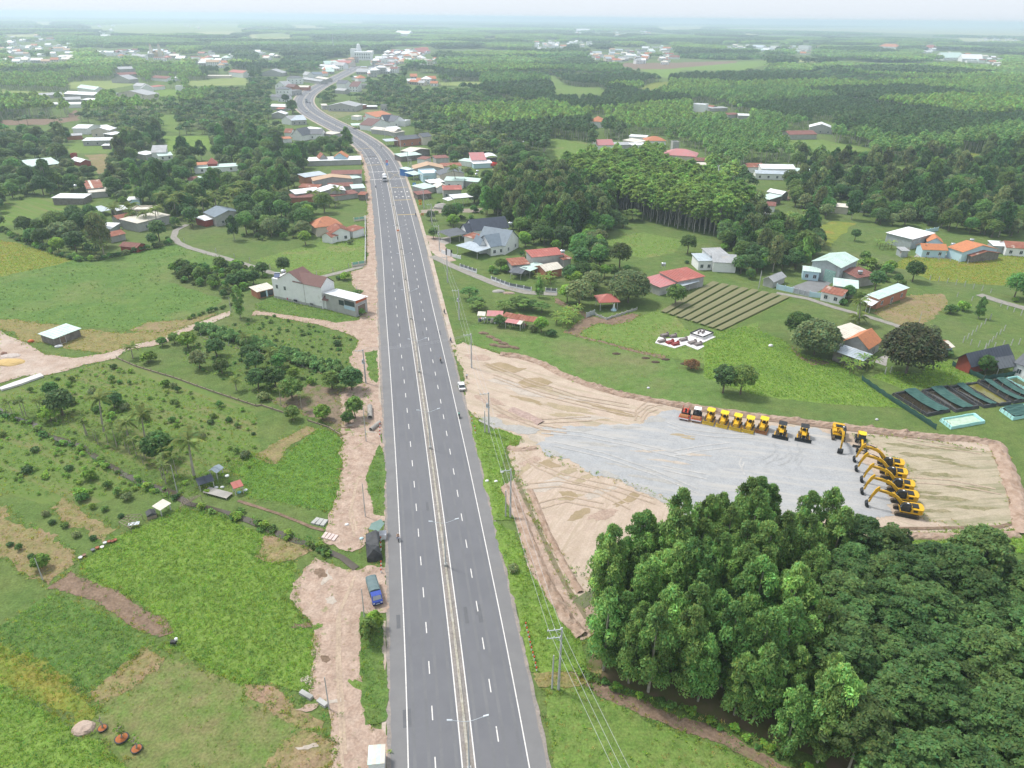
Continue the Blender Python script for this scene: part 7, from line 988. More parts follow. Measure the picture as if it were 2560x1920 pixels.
P=[G(E4(*p),2.3)for p in((340,1120),(380,1050),(515,1005),(560,1050),(480,1150))];c0=Vector((P[0].x,P[0].y,0));r=tag(empty('awning',c0),'faded green tarp awning behind the black stall','awning');mb=MB();mb.add([p-c0+Vector((0,0,dz))for p,dz in zip(P,(0,.2,.4,.1,0))],[(0,1,2,3,4)]);mb.build('tarp',m_gtarp,r);[MB().tube([(p-c0)*1-Vector((0,0,p.z)),p-c0],.05,5).build('pole',m_wood,r)for p in P]
g=G(E4(530,1235));r=tag(empty('stall_counter',(g.x,g.y,0),.1),'white counter box beside the black tarp stall','counter');mb=MB();mb.box(-.75,.75,-.7,.7,0,1.0);mb.build('body',m_wht,r);mb=MB();mb.box(-.8,.8,-.75,.75,1.003,1.06);mb.build('top',flat('counter_top',(.55,.56,.6),.5),r)
def slabs(lab,px,n,w,l,th,m,rz,name='concrete_slab',gp=None):
 for i in range(n):g=G(px)+Vector((math.cos(rz)*i*(w+.15),math.sin(rz)*i*(w+.15),0));mb=MB();mb.box(-w/2,w/2,-l/2,l/2,0,th);tag(mb.build(name,m,None,False,(g.x,g.y,0),rz+rnd.uniform(-.15,.15)),lab,'slab',gp or lab+'s')
slabs('pale concrete slab resting at the edge of the green field',D6(205,240),3,.8,1.9,.35,WM['conc'],-.3);slabs('pinkish white slab on the dirt by the stream',D6(258,322),4,.6,1.7,.3,flat('slab_pink',(.55,.45,.42),.9),-.35);slabs('grey stone block at the lower field corner',D6(152,1245),1,2.2,.7,.5,WM['conc'],-.5);slabs('smaller grey stone block at the lower field corner',D6(245,1290),1,1.7,.7,.5,WM['conc'],-.6)
def pipe(lab,a,b,rr):
 A,B=G(a),G(b);d=B-A;n=max(1,round(d.length/2.0))
 for i in range(n):
  p,q=A.lerp(B,i/n),A.lerp(B,(i+.97)/n);c_=Vector((p.x,p.y,0));L=(q-p).length;r=tag(empty('concrete_pipe',c_,math.atan2(d.y,d.x)),lab,'concrete pipe','concrete drain pipes');T=Matrix.Translation((0,0,rr))@Matrix.Rotation(R(90),4,'Y');mb=MB();vs=[];m_=14
  for rad in(rr,rr*.84):
   for x in(0,L):vs+=[T@Vector((rad*math.cos(2*math.pi*k/m_),rad*math.sin(2*math.pi*k/m_),x))for k in range(m_)]
  fs=[(k,(k+1)%m_,m_+(k+1)%m_,m_+k)for k in range(m_)]+[(2*m_+k,3*m_+k,3*m_+(k+1)%m_,2*m_+(k+1)%m_)for k in range(m_)]+[(k,2*m_+k,2*m_+(k+1)%m_,(k+1)%m_)for k in range(m_)]+[(m_+k,m_+(k+1)%m_,3*m_+(k+1)%m_,3*m_+k)for k in range(m_)];mb.add(vs,fs);mb.build('barrel',m_conc,r)
pipe('large concrete drain pipe lying along the verge',D2(1540,1000),D2(1538,900),.62);pipe('concrete drain pipe ending in the ditch by the gutter',D2(1545,1100),D2(1625,1035),.5)
r,fr=house('small white roofed kiosk at the bottom edge beside the road',[(D6(508,1640),D6(598,1632),2.4,2.0,'shed',.25,'mint','white',dict(over=.1,sheets=.5))],'kiosk','kiosk')
g=G(D5(1065,905));r=tag(empty('water_pump',(g.x,g.y,0)),'small dark pump machine with white tank in the grass','pump');mb=MB();mb.box(-.5,.4,-.3,.3,.35,.75);mb.build('engine',m_blk,r);mb=MB();mb.lathe([(.0,0),(.25,.05),(.25,.4),(0,.5)],8,(.35,.2,.7));mb.build('tank',m_wht,r,True);mb=MB();[mb.tube([(x,y,0),(x*.6,y*.6,.4)],.04,4)for x in(-.5,.5)for y in(-.4,.4)];mb.build('stand',m_grey,r)
for i,(px,rad,lab)in enumerate(((D5(628,1425),.62,'bare bonsai tree in the smallest orange soil tray'),(D5(745,1485),.88,'leafy bonsai tree in the widest orange soil tray'),(D5(836,1550),.72,'twisted bonsai tree in the orange tray nearest the bottom'))):
 g=G(px);r=tag(empty('potted_tree',(g.x,g.y,0)),lab,'potted tree','bonsai trees in orange trays');mb=MB();mb.lathe([(rad*.85,0),(rad,.3),(rad*1.06,.34),(rad*1.0,.36)],18);mb.build('tray',m_blk,r);mb=MB();mb.lathe([(rad*.97,.345),(rad*.5,.42),(0,.46)],16);mb.build('soil',mat('orange_soil',(.36,.12,.04),(.28,.1,.04),.95,2,4),r)
 mb=MB();hh=2.4;mb.tube([(0,0,.4),(.15,.05,1.0),(-.1,.1,1.6),(.1,0,hh)],[.14,.11,.08,.04],6)
 for k in range(9):a=k*2.4;z=.9+.16*k;mb.tube([(.02,.03,z),(.35*math.cos(a),.35*math.sin(a),z+.25),(.6*math.cos(a),.6*math.sin(a),z+.5)],[.05,.035,.015],4)
 mb.build('trunk',MATS.get('bark_pale')or flat('bark_bonsai',(.3,.26,.22),.9),r)
 BONSAI=globals().setdefault('BONSAI',[]);BONSAI.append((r,i))
for px,col in((D5(493,382),(.6,.6,.62)),(D5(568,335),(.15,.15,.16)),(D5(596,322),(.3,.1,.05)),(D5(625,318),(.6,.58,.55)),(D5(642,292),(.5,.5,.5)),(D5(668,284),(.26,.09,.05)),(D5(688,282),(.24,.08,.05)),(D5(704,275),(.28,.1,.05)),(D5(515,368),(.2,.12,.08))):
 g=G(px);mb=MB();mb.lathe([(.22,0),(.34,.38),(.38,.4),(.3,.36),(0,.34)],12);tag(mb.build('flower_pot',flat('pot_%d'%int(col[0]*100+col[1]*10),col,.7),None,False,(g.x,g.y,0)),'flower pot in the row beside the tall green field','flower pot','flower pots beside the green field')
ch=crop(440,1150,6.345);ci=crop(250,1220,6.345)
house('little pale curved roof hut under the big coconut palm',[(ch(640,205),ch(745,125),ch(510,190),1.9,'gu',.5,'steel','dark',K(open_=True,over=.15))],'hut','hut');house('low dark tarp shelter at the foot of the big palm',[(ch(360,405),ch(600,330),ch(300,360),1.6,'shed',.4,'navy','dark',K(open_=True,over=.1))],'shelter','shelter');house('rust roofed hut on posts by the canal',[(ch(920,460),ch(1065,412),ch(765,420),1.8,'shed',.25,'red','dark',K(open_=True,over=.1))],'hut','hut');house('small striped roof shelter at the edge of the tall grass',[(ci(955,360),ci(1120,250),ci(870,320),1.5,'shed',.3,'cream','brick',K(open_=True,sheets=.5,over=.1))],'shelter','shelter')
g=G(ci(820,450));r=tag(empty('animal_coop',(g.x,g.y,0),.6),'dark tarp covered coop beside the striped shelter','coop');mb=MB();mb.prism([(-.8,0),(.8,0),(.85,.9),(0,1.3),(-.85,.9)],-.9,.9,'y');mb.build('cover',m_tarp,r);mb=MB();mb.box(-.9,.9,-1.0,-.92,0,.7);mb.build('front',m_wood,r)
def trellis(lab,corners,z,nx,ny):
 P=[G(c,z)for c in corners];c0=Vector((P[0].x,P[0].y,0));r=tag(empty('bamboo_trellis',c0),lab,'trellis')
 for i in range(nx+1):f=i/nx;MB().tube([P[0].lerp(P[1],f)-c0,P[3].lerp(P[2],f)-c0],.05,5).build('pole',m_wood,r)
 for i in range(ny+1):f=i/ny;MB().tube([P[0].lerp(P[3],f)-c0+Vector((0,0,.1)),P[1].lerp(P[2],f)-c0+Vector((0,0,.1))],.05,5).build('pole',m_wood,r)
 for p in P:MB().tube([p-c0-Vector((0,0,z)),p-c0],.06,5).build('leg',m_wood,r)
trellis('tangled bamboo trellis over the canal bend',(ch(60,750),ch(230,660),ch(390,560),ch(100,635)),1.3,6,3);trellis('bamboo frame with boards beside the dark coop',(ci(300,540),ci(480,640),ci(660,420),ci(440,430)),1.2,4,4)
g=G(ch(670,550));r=tag(empty('plank_deck',(g.x,g.y,0),-.35),'grey plank deck in front of the rust roofed hut','deck');[MB().box(-3+i*.5,-2.52+i*.5,-1,1,.5,.56).build('plank',m_conc,r)for i in range(12)];[MB().box(x-.06,x+.06,y-.06,y+.06,0,.498).build('post',m_wood,r)for x in(-2.8,0,2.8)for y in(-.8,.8)]
g=G(ci(550,615));r=tag(empty('work_table',(g.x,g.y,0),.3),'pale metal work table under the bamboo frame','table');mb=MB();mb.box(-1,1,-.5,.5,.75,.8);mb.build('top',m_galv,r);[MB().box(x-.03,x+.03,y-.03,y+.03,0,.748).build('leg',m_wood,r)for x in(-.9,.9)for y in(-.4,.4)]
for px,col,l in((ch(840,390),(.75,.76,.78),'white bag lying on the rust roofed hut'),(ch(1108,485),(.75,.76,.78),'white bucket in the field right of the huts'),(ch(640,445),(.7,.7,.7),'white tub before the dark shelter'),(ch(735,440),(.7,.7,.72),'white basin beside the rust roofed hut'),(ch(1005,520),(.25,.5,.55),'turquoise box beside the rust roofed hut'),(D1(510,372),(.7,.7,.72),'long white sack by the mint shed'),(D1(270,328),(.55,.14,.05),'heap of orange netting by the mint shed'),(C7(460,1288),(.7,.7,.7),'white bags lying in the right meadow'),(E7(272,1105),(.5,.5,.52),'grey dish on the grass above the bulldozers'),(C6(1440,1578),(.6,.58,.65),'small grey lump on the lawn'),(D6(385,260),(.7,.7,.7),'white sheet of board on the dirt'),(D6(470,340),(.45,.6,.65),'pale blue board by the black stall'),(D3(490,1268),(.75,.75,.75),'round white dish on the bank by the ditch'),(D3(372,1338),(.7,.7,.72),'white litter bag on the grass bank'),(D3(442,1342),(.7,.7,.72),'white litter sheet on the grass bank')):
 g=G(px);z=2.1 if 'on the rust' in l else 0;s=.9 if 'heap' in l else(.8 if 'sack' in l or 'bags' in l else .45);mb=MB();mb.lathe([(s*.8,0),(s,.2*s),(s*.85,.6*s),(s*.4,.85*s),(0,.9*s)],10,M=Matrix.Rotation(.4,4,'Z')@Matrix.Diagonal((1.5 if 'long' in l else 1,.8,1,1)));tag(mb.build(l.split()[1]if l.split()[1]in('bag','bucket','tub','basin','dish')else('heap' if 'heap' in l else 'bundle'),flat('thing_%d%d%d'%tuple(int(c_*30)for c_ in col),col,.7),None,True,(g.x,g.y,z)),l,'bundle' if 'heap' in l else 'litter')
P=[G(p)for p in D1([(0,735),(120,690),(350,612),(382,632),(180,705),(15,755)])];c0=P[0];mb=MB();vs=[p-c0+Vector((0,0,.05))for p in P]+[(p-c0)*1+Vector((0,0,.55))for p in P];n=6;mb.add(vs,[tuple(range(6,12))]+[(i,(i+1)%n,n+(i+1)%n,n+i)for i in range(n)]);tag(mb.build('white_tarp',mat('white_tarp',(.62,.6,.6),(.5,.48,.48),.7,.8,5,.1,2),None,False,tuple(c0)),'long white tarp strip beside the sandy plot','tarp')
def mound(lab,px,rx_,ry_,h,m,name='heap',rz=0):
 g=G(px);bm=bmesh.new();bmesh.ops.create_uvsphere(bm,u_segments=16,v_segments=8,radius=1)
 for v in bm.verts:k=1+.18*noise.noise(v.co*2.2+Vector(px).to_3d()*.1);v.co=Vector((v.co.x*rx_*k,v.co.y*ry_*k,max(-.02,v.co.z)*h*k))
 me_=bpy.data.meshes.new(name);bm.to_mesh(me_);bm.free();me_.materials.append(m);return tag(link(name,me_,None,(g.x,g.y,0),rz),lab,'heap')
mound('grey gravel heap below the white canopies',E2(1145,775),5,3.4,2.4,m_conc);mound('yellow sand heap on the sandy building plot',D1(85,510),4.2,2.4,.8,mat('yellow_sand',(.5,.36,.16),(.44,.31,.13),.95,.8,5));mound('white rubble heap on the sandy building plot',D1(95,450),3,1.6,.5,mat('rubble',(.5,.45,.42),(.36,.3,.27),.95,2,6,.1,4));mound('brown rubble heap at the left picture edge',D1(35,435),.9,.8,.8,mat('brown_rubble',(.2,.1,.07),(.3,.2,.16),.95,3,5));mound('sand mound beside the bonsai trays',D5(510,1420),1.6,1.3,.7,m_sand);mound('grey sand heap in the grass beside the lane',C6(405,910),2.4,1.3,.7,m_conc);mound('tan sand heap right of the grey heap',C6(475,922),2.2,1.0,.6,m_sand)
for i,(x,y)in enumerate(((345,170),(400,200),(450,225),(500,250),(540,275),(430,265),(590,285),(490,275))):mound('row of dark brown soil dumped on the lawn',D3(x,y),1.7,.8,.6,m_soil,'soil_heap',rnd.uniform(-.6,0))['group']='dumped soil heaps on the lawn'
for px in(C6(1420,1370),C6(1490,1398),C6(1560,1380),C6(1690,1410),C6(1220,1340)):mound('charred brown patch heap on the burnt lawn strip',px,1.3,.7,.35,mat('charred_soil',(.05,.035,.028),(.09,.06,.04),.95,2,5),'ash_heap')['group']='charred heaps on the lawn'
def bank(pts,w,h,lab,m=None,px=True):
 P=resample([G(p)for p in pts],.8,False);mb=MB();vs=[];K_=7
 for i,p in enumerate(P):
  d=(P[min(i+1,len(P)-1)]-P[max(0,i-1)]).normalized();n=Vector((-d.y,d.x,0))
  for k in range(K_):
   f=k/(K_-1)*2-1;z=h*(1-f*f)*(.65+.8*abs(noise.noise((p.x*.55+k*.7,p.y*.55,1))))*(1+.5*noise.noise((p.x*1.3,p.y*1.3,k*.9)));q=p+n*f*w/2*(1+.3*noise.noise((p.x*.5,p.y*.5,k)))
   vs.append((q.x,q.y,max(0,z)if 0<k<K_-1 else-.02))
 mb.add(vs,[(i*K_+k,i*K_+k+1,i*K_+K_+k+1,i*K_+K_+k)for i in range(len(P)-1)for k in range(K_-1)]);return tag(mb.build('dirt_bank',m or m_clod),lab,'dirt bank',None,'structure')
m_clod=mat('clod_earth',(.40,.305,.245),(.31,.22,.165),.95,.9,8,.25,1.6,col3=(.26,.18,.13),s3=.4,thr3=(.5,.65),spec=.1)
bank(D3([(480,335),(660,362),(830,420),(960,497),(1150,568),(1400,648),(1700,707)])+D4([(170,162),(500,212),(950,272),(1450,332),(1800,372),(2212,418)])+[(2420,1098),(2500,1112)],2.6,1.0,'lumpy earth bank along the upper edge of the lot');bank([(2490,1110),(2520,1180),(2548,1260),(2562,1340)],4,.9,'lumpy earth bank at the right end of the lot');bank([(2545,1335),(2400,1342),(2250,1340),(2120,1338)],2.4,.6,'earth bank along the lower right edge of the lot');bank(D6([(1300,40),(1390,230),(1460,420),(1560,640),(1650,800),(1740,900)]),2.6,.8,'clodded earth bank left of the ditch');bank(D6([(1440,60),(1530,280),(1640,500),(1730,650)]),1.6,.5,'low earth bank right of the ditch');bank(D3([(540,1070),(600,1090),(760,1075)]),2,.5,'earth rim below the gravel entrance');bank(D3([(560,770),(680,820),(800,880)]),3.0,.5,'rubble strip between dirt and gravel',mat('pink_rubble',(.42,.31,.27),(.3,.22,.19),.95,1.5,8,.2,3))
ribbon('ditch',D4([(0,140),(170,178),(500,232),(950,292),(1450,352),(1800,392),(2212,436)]),1.0,12,mat('ditch_earth',(.19,.13,.095),(.25,.18,.13),.95,.8,6),'dark wheel rut below the earth bank','rut',.2);ribbon('ditch',[(2480,1125),(2510,1190),(2535,1280),(2535,1308),(2500,1318),(2300,1322),(2130,1322)],.9,12,m_soil,'rut along the lower right lot edge','rut',.2)
for px,z,l in((E2(2080,1000),5.5,'round steel water tank on a stand behind the slate villa'),(C6(848,640),6.6,'steel water tank on the concrete farmhouse'),(C6(1545,728),4.5,'steel water tank behind the sprawling red roof'),(E2(1625,275),5,'steel water tank high among roadside trees'),(E2(1608,318),4,'lower steel water tank among roadside trees'),(C7(1078,782),4.5,'steel water tank above the mint and rust roofs'),(C7(1720,590),4,'steel water tank in the tiled courtyard'),(C7(1850,560),4,'dark topped water tank beside the tiled house'),(C4(595,400),4.2,'white water tank behind the bright white lean-to'),(C4(1025,520),4,'water tank tower beside the cream roofed house'),(C2(1722,915),6,'water tank tower in the right clearing')):water_tank(px,z,l)
for px,h,l in((C1(2148,335),45,'thin lattice mast in the left woods'),(C2(500,335),45,'thin lattice mast behind the town church')):
 g=G(px);r=tag(empty('radio_mast',(g.x,g.y,0)),l,'radio mast');[MB().tube([(math.cos(a)*1.6,math.sin(a)*1.6,0),(math.cos(a)*.3,math.sin(a)*.3,h)],.16,4).build('leg',m_galv,r)for a in(0,2.1,4.2)];[MB().lathe([(1.6-1.3*i/8,0),(1.6-1.3*i/8,.25)],3,(0,0,h*i/8)).build('brace',m_galv,r)for i in range(1,8)]
ng=np.random.default_rng(5)
LB=2.05
def leafmat(name,col,var=1.0,tr=.25,rough=.6):
 col=(col[0]*1.24,col[1]*1.12,col[2]*1.0);return mat(name,tuple(v*LB for v in col),tuple(v*LB*.85 for v in col),rough,.35,3,objvar=var,trans=tr+.1,attr='tint',spec=.25)
m_lf_ac=leafmat('leaf_acacia',(.088,.165,.052),.7,.35);m_lf_rb=leafmat('leaf_rubber',(.038,.078,.024),.8,.2)
m_lf_pl=leafmat('leaf_plantation',(.108,.19,.046),.8,.3);m_lf_br=leafmat('leaf_broad',(.050,.104,.026),1.3);m_lf_dk=leafmat('leaf_dark',(.034,.076,.024),.8,.15)
m_lf_br2=leafmat('leaf_bright',(.085,.165,.026),.8);m_lf_gy=leafmat('leaf_grey_green',(.085,.12,.052),.8);m_lf_pm=leafmat('leaf_palm',(.085,.125,.036),.8);m_lf_ba=leafmat('leaf_banana',(.105,.18,.04),.6,.35)
m_lf_cs=leafmat('leaf_cassava',(.072,.145,.048),.6);m_lf_rd=leafmat('leaf_red',(.32,.035,.03),.3);m_lf_bn=leafmat('leaf_burnt',(.10,.06,.03),.4)
m_bark=mat('bark_pale',(.36,.33,.28),(.26,.235,.19),.9,2,5);m_bark2=mat('bark_brown',(.16,.125,.095),(.11,.085,.065),.9,2,5);m_barkw=mat('bark_white',(.46,.44,.40),(.36,.34,.30),.9,1.5,5)
def unit(a):return a/np.maximum(np.linalg.norm(a,axis=-1,keepdims=True),1e-9)
def leafmesh(name,C,N,S,tint,m,asp=1.7,T=None):
 n=len(C);N=unit(N);T=unit(np.cross(N,ng.normal(size=(n,3))))if T is None else unit(T);B=unit(np.cross(N,T));S=np.asarray(S).reshape(-1,1)*np.ones((n,1))
 V=np.stack([C-T*S*asp/2,C+B*S/2,C+T*S*asp/2,C-B*S/2],1).reshape(-1,3)
 me=bpy.data.meshes.new(name);me.vertices.add(4*n);me.vertices.foreach_set('co',V.astype(np.float32).ravel())
 me.loops.add(4*n);me.loops.foreach_set('vertex_index',np.arange(4*n,dtype=np.int32));me.polygons.add(n)
 me.polygons.foreach_set('loop_start',np.arange(0,4*n,4,dtype=np.int32))
 at=me.attributes.new('tint','FLOAT_COLOR','POINT');t=np.repeat(np.asarray(tint),4,0)
 at.data.foreach_set('color',np.concatenate([t,np.ones((len(t),1))],1).astype(np.float32).ravel())
 me.materials.append(m);me.update(calc_edges=True);return me
def tints(n,k=.22,warm=.15):
 v=1+k*ng.normal(size=(n,1));w=warm*ng.normal(size=(n,1));return np.clip(np.concatenate([v*(1+w),v,v*(1-.5*w)],1),.35,2)
def lobes_leaves(cent,rad,nper,size,up=.35,rough=.55,shell=.75,nt_=.18):
 Cs,Ns,Ts=[],[],[]
 for c,r in zip(cent,rad):
  d=unit(ng.normal(size=(nper,3)));d[:,2]=np.where(d[:,2]<-.35,-d[:,2],d[:,2])
  q=shell+(1.08-shell)*ng.random((nper,1))**.6
  Cs.append(c+d*r*q);Ns.append(unit(d/np.asarray(r))*.8+np.array([0,0,up*2])+rough*ng.normal(size=(nper,3)))
  Ts.append(tints(nper,.16)*(1+nt_*ng.normal()))
 C=np.concatenate(Cs);return C,np.concatenate(Ns),size*(.75+.5*ng.random(len(C))),np.clip(np.concatenate(Ts),.3,2.2)
def trunk_mesh(h,r,limbs,m,bend=.3,n=6):
 mb=MB();b=Vector((rnd.uniform(-bend,bend),rnd.uniform(-bend,bend),0))
 mb.tube([(0,0,-.2),b*.3+Vector((0,0,h*.4)),b+Vector((0,0,h))],[r,r*.75,r*.5],n)
 for z,e,rr in limbs:
  s=b*min(1,z/h)+Vector((0,0,z));e=Vector(e);mb.tube([s,s.lerp(e,.5)+Vector((0,0,.25)),e],[rr,rr*.7,rr*.3],4)
 return mb.mesh('trunk',m)
def mk_acacia(h,r,m=m_lf_ac,nl=32,nper=210,leaf=.225,low=.16):
 cent,rad=[],[]
 for i in range(nl):
  f=(i+.5)/nl;z=h*(low+(.95-low)*f);pr=r*math.sqrt(max(.02,1-(1.75*abs(f-.42))**2.2))*rnd.uniform(.45,.9)*(.8 if f>.8 else 1);a=2.4*i+rnd.uniform(-.6,.6)
  s=r*(.40-.10*f)*rnd.uniform(.7,1.25);cent.append((pr*math.cos(a),pr*math.sin(a),z-.15*pr));rad.append((s,s,s*rnd.uniform(1.15,1.7)))
 cent.append((rnd.uniform(-.3,.3),rnd.uniform(-.3,.3),h*.95));rad.append((r*.24,r*.24,h*.055))
 C,N,S,T=lobes_leaves(np.array(cent),np.array(rad),nper,leaf,.32,.5,.5,.26)
 return leafmesh('crown',C,N,S,T,m,2.6,np.array([0,0,1.])+.6*ng.normal(size=C.shape)),trunk_mesh(h*.85,.13+h*.006,[(h*(.3+.1*k),(rnd.uniform(-1,1)*r*.5,rnd.uniform(-1,1)*r*.5,h*(.45+.1*k)),.06)for k in range(4)],m_bark)
def mk_rubber(h,r,m=m_lf_rb,nc=84,nper=84,leaf=.265,bare=.5,bk=None):
 cent,rad,limbs=[],[],[]
 for i in range(nc):
  a=2.4*i;q=math.sqrt((i+.5)/nc);z=h*(.93-.30*q**2+rnd.uniform(-.13,.05));cent.append((r*q*math.cos(a)+rnd.uniform(-.4,.4),r*q*math.sin(a)+rnd.uniform(-.4,.4),z));s=rnd.uniform(.5,.85)*r/3.4;rad.append((s,s,s*.6))
 for i in range(18,nc):
  if rnd.random()<.24:limbs.append((h*rnd.uniform(.4,.65),(cent[i][0]*1.05,cent[i][1]*1.05,cent[i][2]+rnd.uniform(.1,.75)),.075))
 C,N,S,T=lobes_leaves(np.array(cent),np.array(rad),nper,leaf,.5,.6,.6)
 return leafmesh('crown',C,N,S,T,m,2.2),trunk_mesh(h*.68,.17,limbs,bk or m_bark)
def mk_broad(h,r,m=m_lf_br,nl=24,nper=120,leaf=.36,bark=m_bark2,low=.22,flat_=1.0):
 cent,rad=[],[];ch=h*(1-low)/2;zc=h*low+ch
 for i in range(nl):
  zz=1-1.65*(i+.5)/nl;a=2.4*i;q=math.sqrt(max(0,1-zz*zz));k=rnd.uniform(.58,.80)
  cent.append((r*q*k*math.cos(a),r*q*k*math.sin(a),zc+ch*zz*.70));s=r*rnd.uniform(.26,.42);rad.append((s,s,s*.85*flat_))
 cent.append((0,0,zc));rad.append((r*.7,r*.7,ch*.75))
 C,N,S,T=lobes_leaves(np.array(cent),np.array(rad),nper,leaf,.35,.5)
 return leafmesh('crown',C,N,S,T,m,1.8),trunk_mesh(h*.6,.08+.022*h,[(h*.3,(c[0]*.8,c[1]*.8,c[2]),.06)for c in cent[3:nl:5]],bark)
def mk_umbrella(h,r):
 cent=[];rad=[]
 for i in range(26):
  a=2.4*i;q=math.sqrt((i+.5)/26);cent.append((r*q*math.cos(a),r*q*math.sin(a),h*(.95-.25*q)-rnd.choice((0,0,.9))));rad.append((r*.22,r*.22,.28))
 C,N,S,T=lobes_leaves(np.array(cent),np.array(rad),80,.32,.8,.4)
 return leafmesh('crown',C,N,S,T,m_lf_br,2.),trunk_mesh(h*.85,.14,[(h*.5,tuple(c),.05)for c in cent[::4]],m_bark2)
def mk_shrub(h,r,m,nl=9,nper=70,leaf=.28):
 cent,rad=[],[]
 for i in range(nl):
  a=2.4*i;q=math.sqrt(i/nl)*.65;cent.append((r*q*math.cos(a),r*q*math.sin(a),h*(.55+.15*rnd.random()-.2*q)));s=r*rnd.uniform(.35,.5);rad.append((s,s,h*rnd.uniform(.3,.42)))
 C,N,S,T=lobes_leaves(np.array(cent),np.array(rad),nper,leaf,.4,.55);C[:,2]=np.maximum(C[:,2],.05)
 mb=MB();[mb.tube([(0,0,-.1),(c[0]*.7,c[1]*.7,c[2])],[.05,.02],4)for c in cent[::2]]
 return leafmesh('foliage',C,N,S,T,m,1.8),mb.mesh('stem',m_bark2)
def mk_banana(h):
 mb=MB();vs,N,T,S=[],[],[],[]
 C,Nn,Tt,Ss=[],[],[],[]
 for k in range(9):
  a=k*2.4+rnd.uniform(-.3,.3);d=np.array([math.cos(a),math.sin(a),0]);L=h*rnd.uniform(.5,.65);up=rnd.uniform(.5,1.1)
  for j in range(5):
   f=(j+.5)/5;p=np.array([0,0,h*.55])+d*L*f*.9+np.array([0,0,L*up*f*(1-.85*f)]);tdir=d*.9+np.array([0,0,up*(1-1.7*f)])
   C.append(p);Tt.append(tdir);Nn.append(np.cross(np.cross(tdir,[0,0,1.]),tdir));Ss.append(.55*(1-.5*abs(2*f-1)))
 me=leafmesh('leaves',np.array(C),np.array(Nn),np.array(Ss),tints(len(C),.12),m_lf_ba,1.7,np.array(Tt))
 mb.tube([(0,0,0),(.05,0,h*.6)],[.16,.1],6);return me,mb.mesh('stem',mat('banana_stem',(.2,.22,.08),(.16,.14,.06),.8,2,4))
def mk_frond(L,droop):
 C,N,T,S=[],[],[],[];n=18
 for j in range(n):
  f=(j+.7)/n;p=np.array([L*f*.92,0,L*(.55*f-droop*f*f)]);t=np.array([1,0,.6-2*droop*f]);w=.85*math.sin(math.pi*min(.97,.12+.86*f))*L*.24+.1
  for s in(-1,1):
   ld=np.array([.55,s*.9,-.35]);C.append(p+ld*w*.5);T.append(ld);N.append(np.array([-.2,s*.35,1.]));S.append(w/2.6)
 me=leafmesh('frond',np.array(C),np.array(N),np.array(S)*.95,tints(len(C),.12),m_lf_pm,3.4,np.array(T));return me
KINDS_={'acacia':[mk_acacia(h,r)for h,r in((15.5,2.7),(14,2.5),(16.5,2.9),(13.5,2.6),(15,3.1),(12.5,2.2))],'rubber':[mk_rubber(h,r)for h,r in((12.5,3.6),(11.5,3.4),(13,3.9),(12,3.2),(11,3.6))],'plantation':[mk_rubber(h,r,m_lf_pl,64,40,.42,.5,m_barkw)for h,r in((15.5,2.9),(14.8,2.6),(16.2,3.1),(15,2.7))],'tall':[mk_acacia(h,r,m,22,110,.42,.3)for h,r,m in((14,3.4,m_lf_br),(15.5,3.8,m_lf_gy),(12.5,3.2,m_lf_br),(14,3.6,m_lf_dk))],'broad':[mk_broad(h,r,m)for h,r,m in((7.5,3.4,m_lf_br),(6.5,3.0,m_lf_dk),(8.5,3.6,m_lf_br),(7,3.6,m_lf_gy),(6,2.6,m_lf_br2),(9.5,4.2,m_lf_br),(8,3.2,m_lf_dk))],'fruit':[mk_broad(h,r,m,20,110,.3,low=.16)for h,r,m in((4.6,2.1,m_lf_dk),(4.2,2.0,m_lf_br),(5,2.3,m_lf_br),(3.8,1.9,m_lf_br2))],'bigdark':[mk_broad(14,7.6,mat('leaf_bigdark',(.042,.070,.022),(.06,.05,.02),.6,.5,4,objvar=.3,trans=.15,attr='tint'),70,200,.45,low=.1)],'biggrey':[mk_broad(10,6.5,m_lf_gy,60,190,.48,low=.12),mk_broad(9.5,6,m_lf_br,55,180,.45,low=.12)],'umbrella':[mk_umbrella(4.5,3.4),mk_umbrella(5,3.8)],'shrub':[mk_shrub(h,r,m)for h,r,m in((1.6,1.2,m_lf_br),(1.9,1.4,m_lf_br2),(1.3,1.1,m_lf_dk),(2.3,1.3,m_lf_br),(1.7,1.3,m_lf_gy))],'cassava':[mk_shrub(2.3,1.1,m_lf_cs),mk_shrub(2.0,1.2,m_lf_cs),mk_shrub(2.6,1.2,m_lf_cs)],'red':[mk_shrub(4.4,3.2,m_lf_rd,16,90,.4)],'burnt':[mk_shrub(3.2,2.6,m_lf_bn,14,90,.3)],'banana':[mk_banana(h)for h in(3.6,4.2,3.0,4.6)]}
FRONDS=[mk_frond(3.8,d)for d in(.75,.95,1.15)]+[mk_frond(1.7,.8)]
def palm_trunk(h,r,lean):mb=MB();mb.tube([(0,0,-.1),(lean*.2,0,h*.35),(lean*.6,0,h*.7),(lean,0,h)],[r*1.4,r,r*.85,r*.7],7);return mb.mesh('trunk',m_bark)
PALMS=[(palm_trunk(7,.2,.7),7,.7),(palm_trunk(5,.2,.4),5,.4),(palm_trunk(8.5,.2,1.2),8.5,1.2),(palm_trunk(2.2,.22,.1),2.2,.1)];ARECA=(palm_trunk(4.6,.09,.15),4.6,.15)
